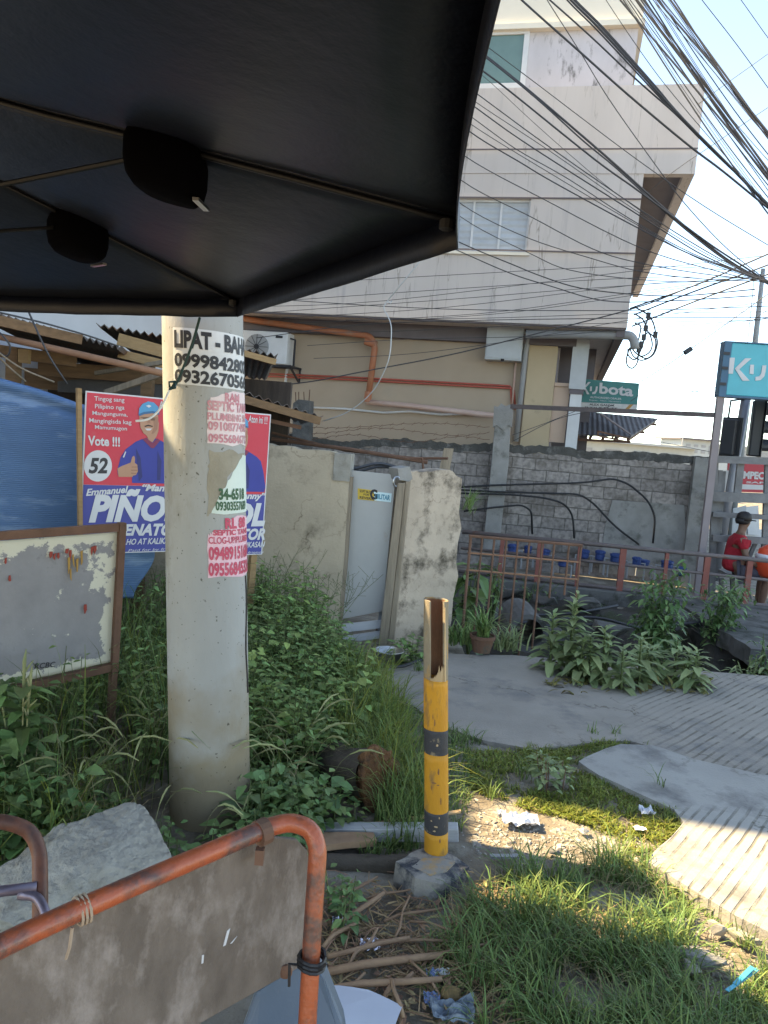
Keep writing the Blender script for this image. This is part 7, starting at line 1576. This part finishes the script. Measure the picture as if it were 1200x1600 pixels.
# lawn and grass near the camera
def gpoly(*pp): return [tuple(G(x, y).xy) for x, y in pp]
lawn = gpoly((725, 1170), (800, 1172), (880, 1166), (950, 1158), (990, 1160), (905, 1188), (940, 1214), (1000, 1242), (1055, 1266), (1070, 1282), (1030, 1322), (985, 1330), (960, 1300), (860, 1270), (780, 1250), (735, 1230))
mb = MB(); dens = lambda x, y: noise.noise(Vector((x * 3.5, y * 3.5, 9))) + .35 * noise.noise(Vector((x * 11, y * 11, 2)))
for x, y in sample(lawn, 8000, q):
    if dens(x, y) < -.05 - .25 * (noise.noise(Vector((x * 22, y * 22, 4))) > .0): continue
    mb.blade((x, y, gh(x, y)), q.uniform(.015, .06) * (.8 + .9 * max(0, noise.noise(Vector((x * 6, y * 6, 12))))), q.uniform(0, 6.28), q.uniform(.3, 1.6), q.uniform(.002, .0038))
for x, y in sample(lawn, 2600, q):
    if dens(x, y) < 0: continue
    a = q.uniform(0, 6.28); mb.leaf((x, y, gh(x, y) + q.uniform(.004, .02)), (math.cos(a), math.sin(a), .3), (0, 0, 1), q.uniform(.012, .024), q.uniform(.007, .012), .1)
tag(mb.build('lawn', m_grass_y), 'low creeping grass beside the concrete slabs', 'grass', kind='stuff')
near = gpoly((720, 1392), (790, 1370), (880, 1372), (960, 1335), (1010, 1352), (1045, 1400), (1075, 1450), (1100, 1540), (1140, 1580), (1160, 1660), (760, 1680), (735, 1560), (690, 1470))
mb = MB()
for x, y in sample(near, 5200, q):
    dn = noise.noise(Vector((x * 4, y * 4, 1))) + .4 * noise.noise(Vector((x * 9, y * 9, 5)))
    if dn < -.25 + .25 * sm(.9, .3, x): continue
    h = q.uniform(.05, .17) * (1 + .5 * dn); mb.blade((x, y, gh(x, y)), h, q.gauss(2.6, 1.6), q.uniform(.3, 1.25), q.uniform(.0018, .0036))
for P, n, h0, h1 in ((gpoly((1105, 1580), (1140, 1545), (1200, 1500), (1260, 1520), (1260, 1700), (1100, 1700)), 900, .05, .15), (gpoly((1000, 1335), (1030, 1330), (1090, 1420), (1075, 1450), (1010, 1380)), 350, .03, .08), (gpoly((620, 1150), (730, 1160), (740, 1240), (720, 1300), (640, 1270)), 900, .03, .11), (gpoly((560, 1330), (640, 1300), (640, 1330), (570, 1345)), 120, .04, .12), (gpoly((600, 1085), (690, 1140), (760, 1160), (700, 1170), (620, 1130)), 420, .03, .12), (gpoly((660, 1480), (720, 1450), (720, 1600), (660, 1560)), 160, .03, .08)):
    for x, y in sample(P, n, q): mb.blade((x, y, gh(x, y)), q.uniform(h0, h1), q.uniform(0, 6.28), q.uniform(.3, 1.2), q.uniform(.0018, .0034))
for px, py, n, h0, h1 in ((818, 1215, 22, .08, .17), (768, 1245, 26, .05, .12), (1030, 1232, 9, .08, .16), (962, 1150, 14, .05, .10), (925, 1148, 14, .04, .10), (1165, 1480, 26, .04, .1), (655, 1050, 40, .05, .12), (1120, 1500, 20, .03, .07)):
    p = G(px, py)
    for k in range(n): mb.blade((p.x + q.gauss(0, .018), p.y + q.gauss(0, .018), p.z), q.uniform(h0, h1), q.uniform(0, 6.28), q.uniform(.3, 1.0), .0026)
for k in range(700):
    i = q.randrange(len(road) - 12, len(road) - 1) if q.random() < .6 else q.randrange(0, 3); a, b = Vector(road[i]), Vector(road[(i + 1) % len(road)]); t_ = q.random(); p = a.lerp(b, t_)
    if p.y < 1.6 or p.x > 2: continue
    x, y = p.x - abs(q.gauss(0, .03)), p.y + q.gauss(0, .03)
    if noise.noise(Vector((x * 7, y * 7, 3))) < -.1: continue
    mb.blade((x, y, gh(x, y)), q.uniform(.02, .07), q.uniform(-1.2, 1.2), q.uniform(.5, 1.6), .0024)
tag(mb.build('grass', m_grass), 'long green grass covering the ground in front of the bollard', 'grass', kind='stuff')
mb = MB()
for x, y in sample(near, 900, q): mb.blade((x, y, gh(x, y)), q.uniform(.03, .12), q.uniform(0, 6.28), q.uniform(.6, 1.8), q.uniform(.0014, .0026))
for x, y in sample(lawn, 350, q): mb.blade((x, y, gh(x, y)), q.uniform(.02, .06), q.uniform(0, 6.28), q.uniform(.6, 1.8), q.uniform(.0014, .0022))
tag(mb.build('dry_grass', m_straw), 'dry straw coloured blades mixed into the grass', 'grass', kind='stuff')
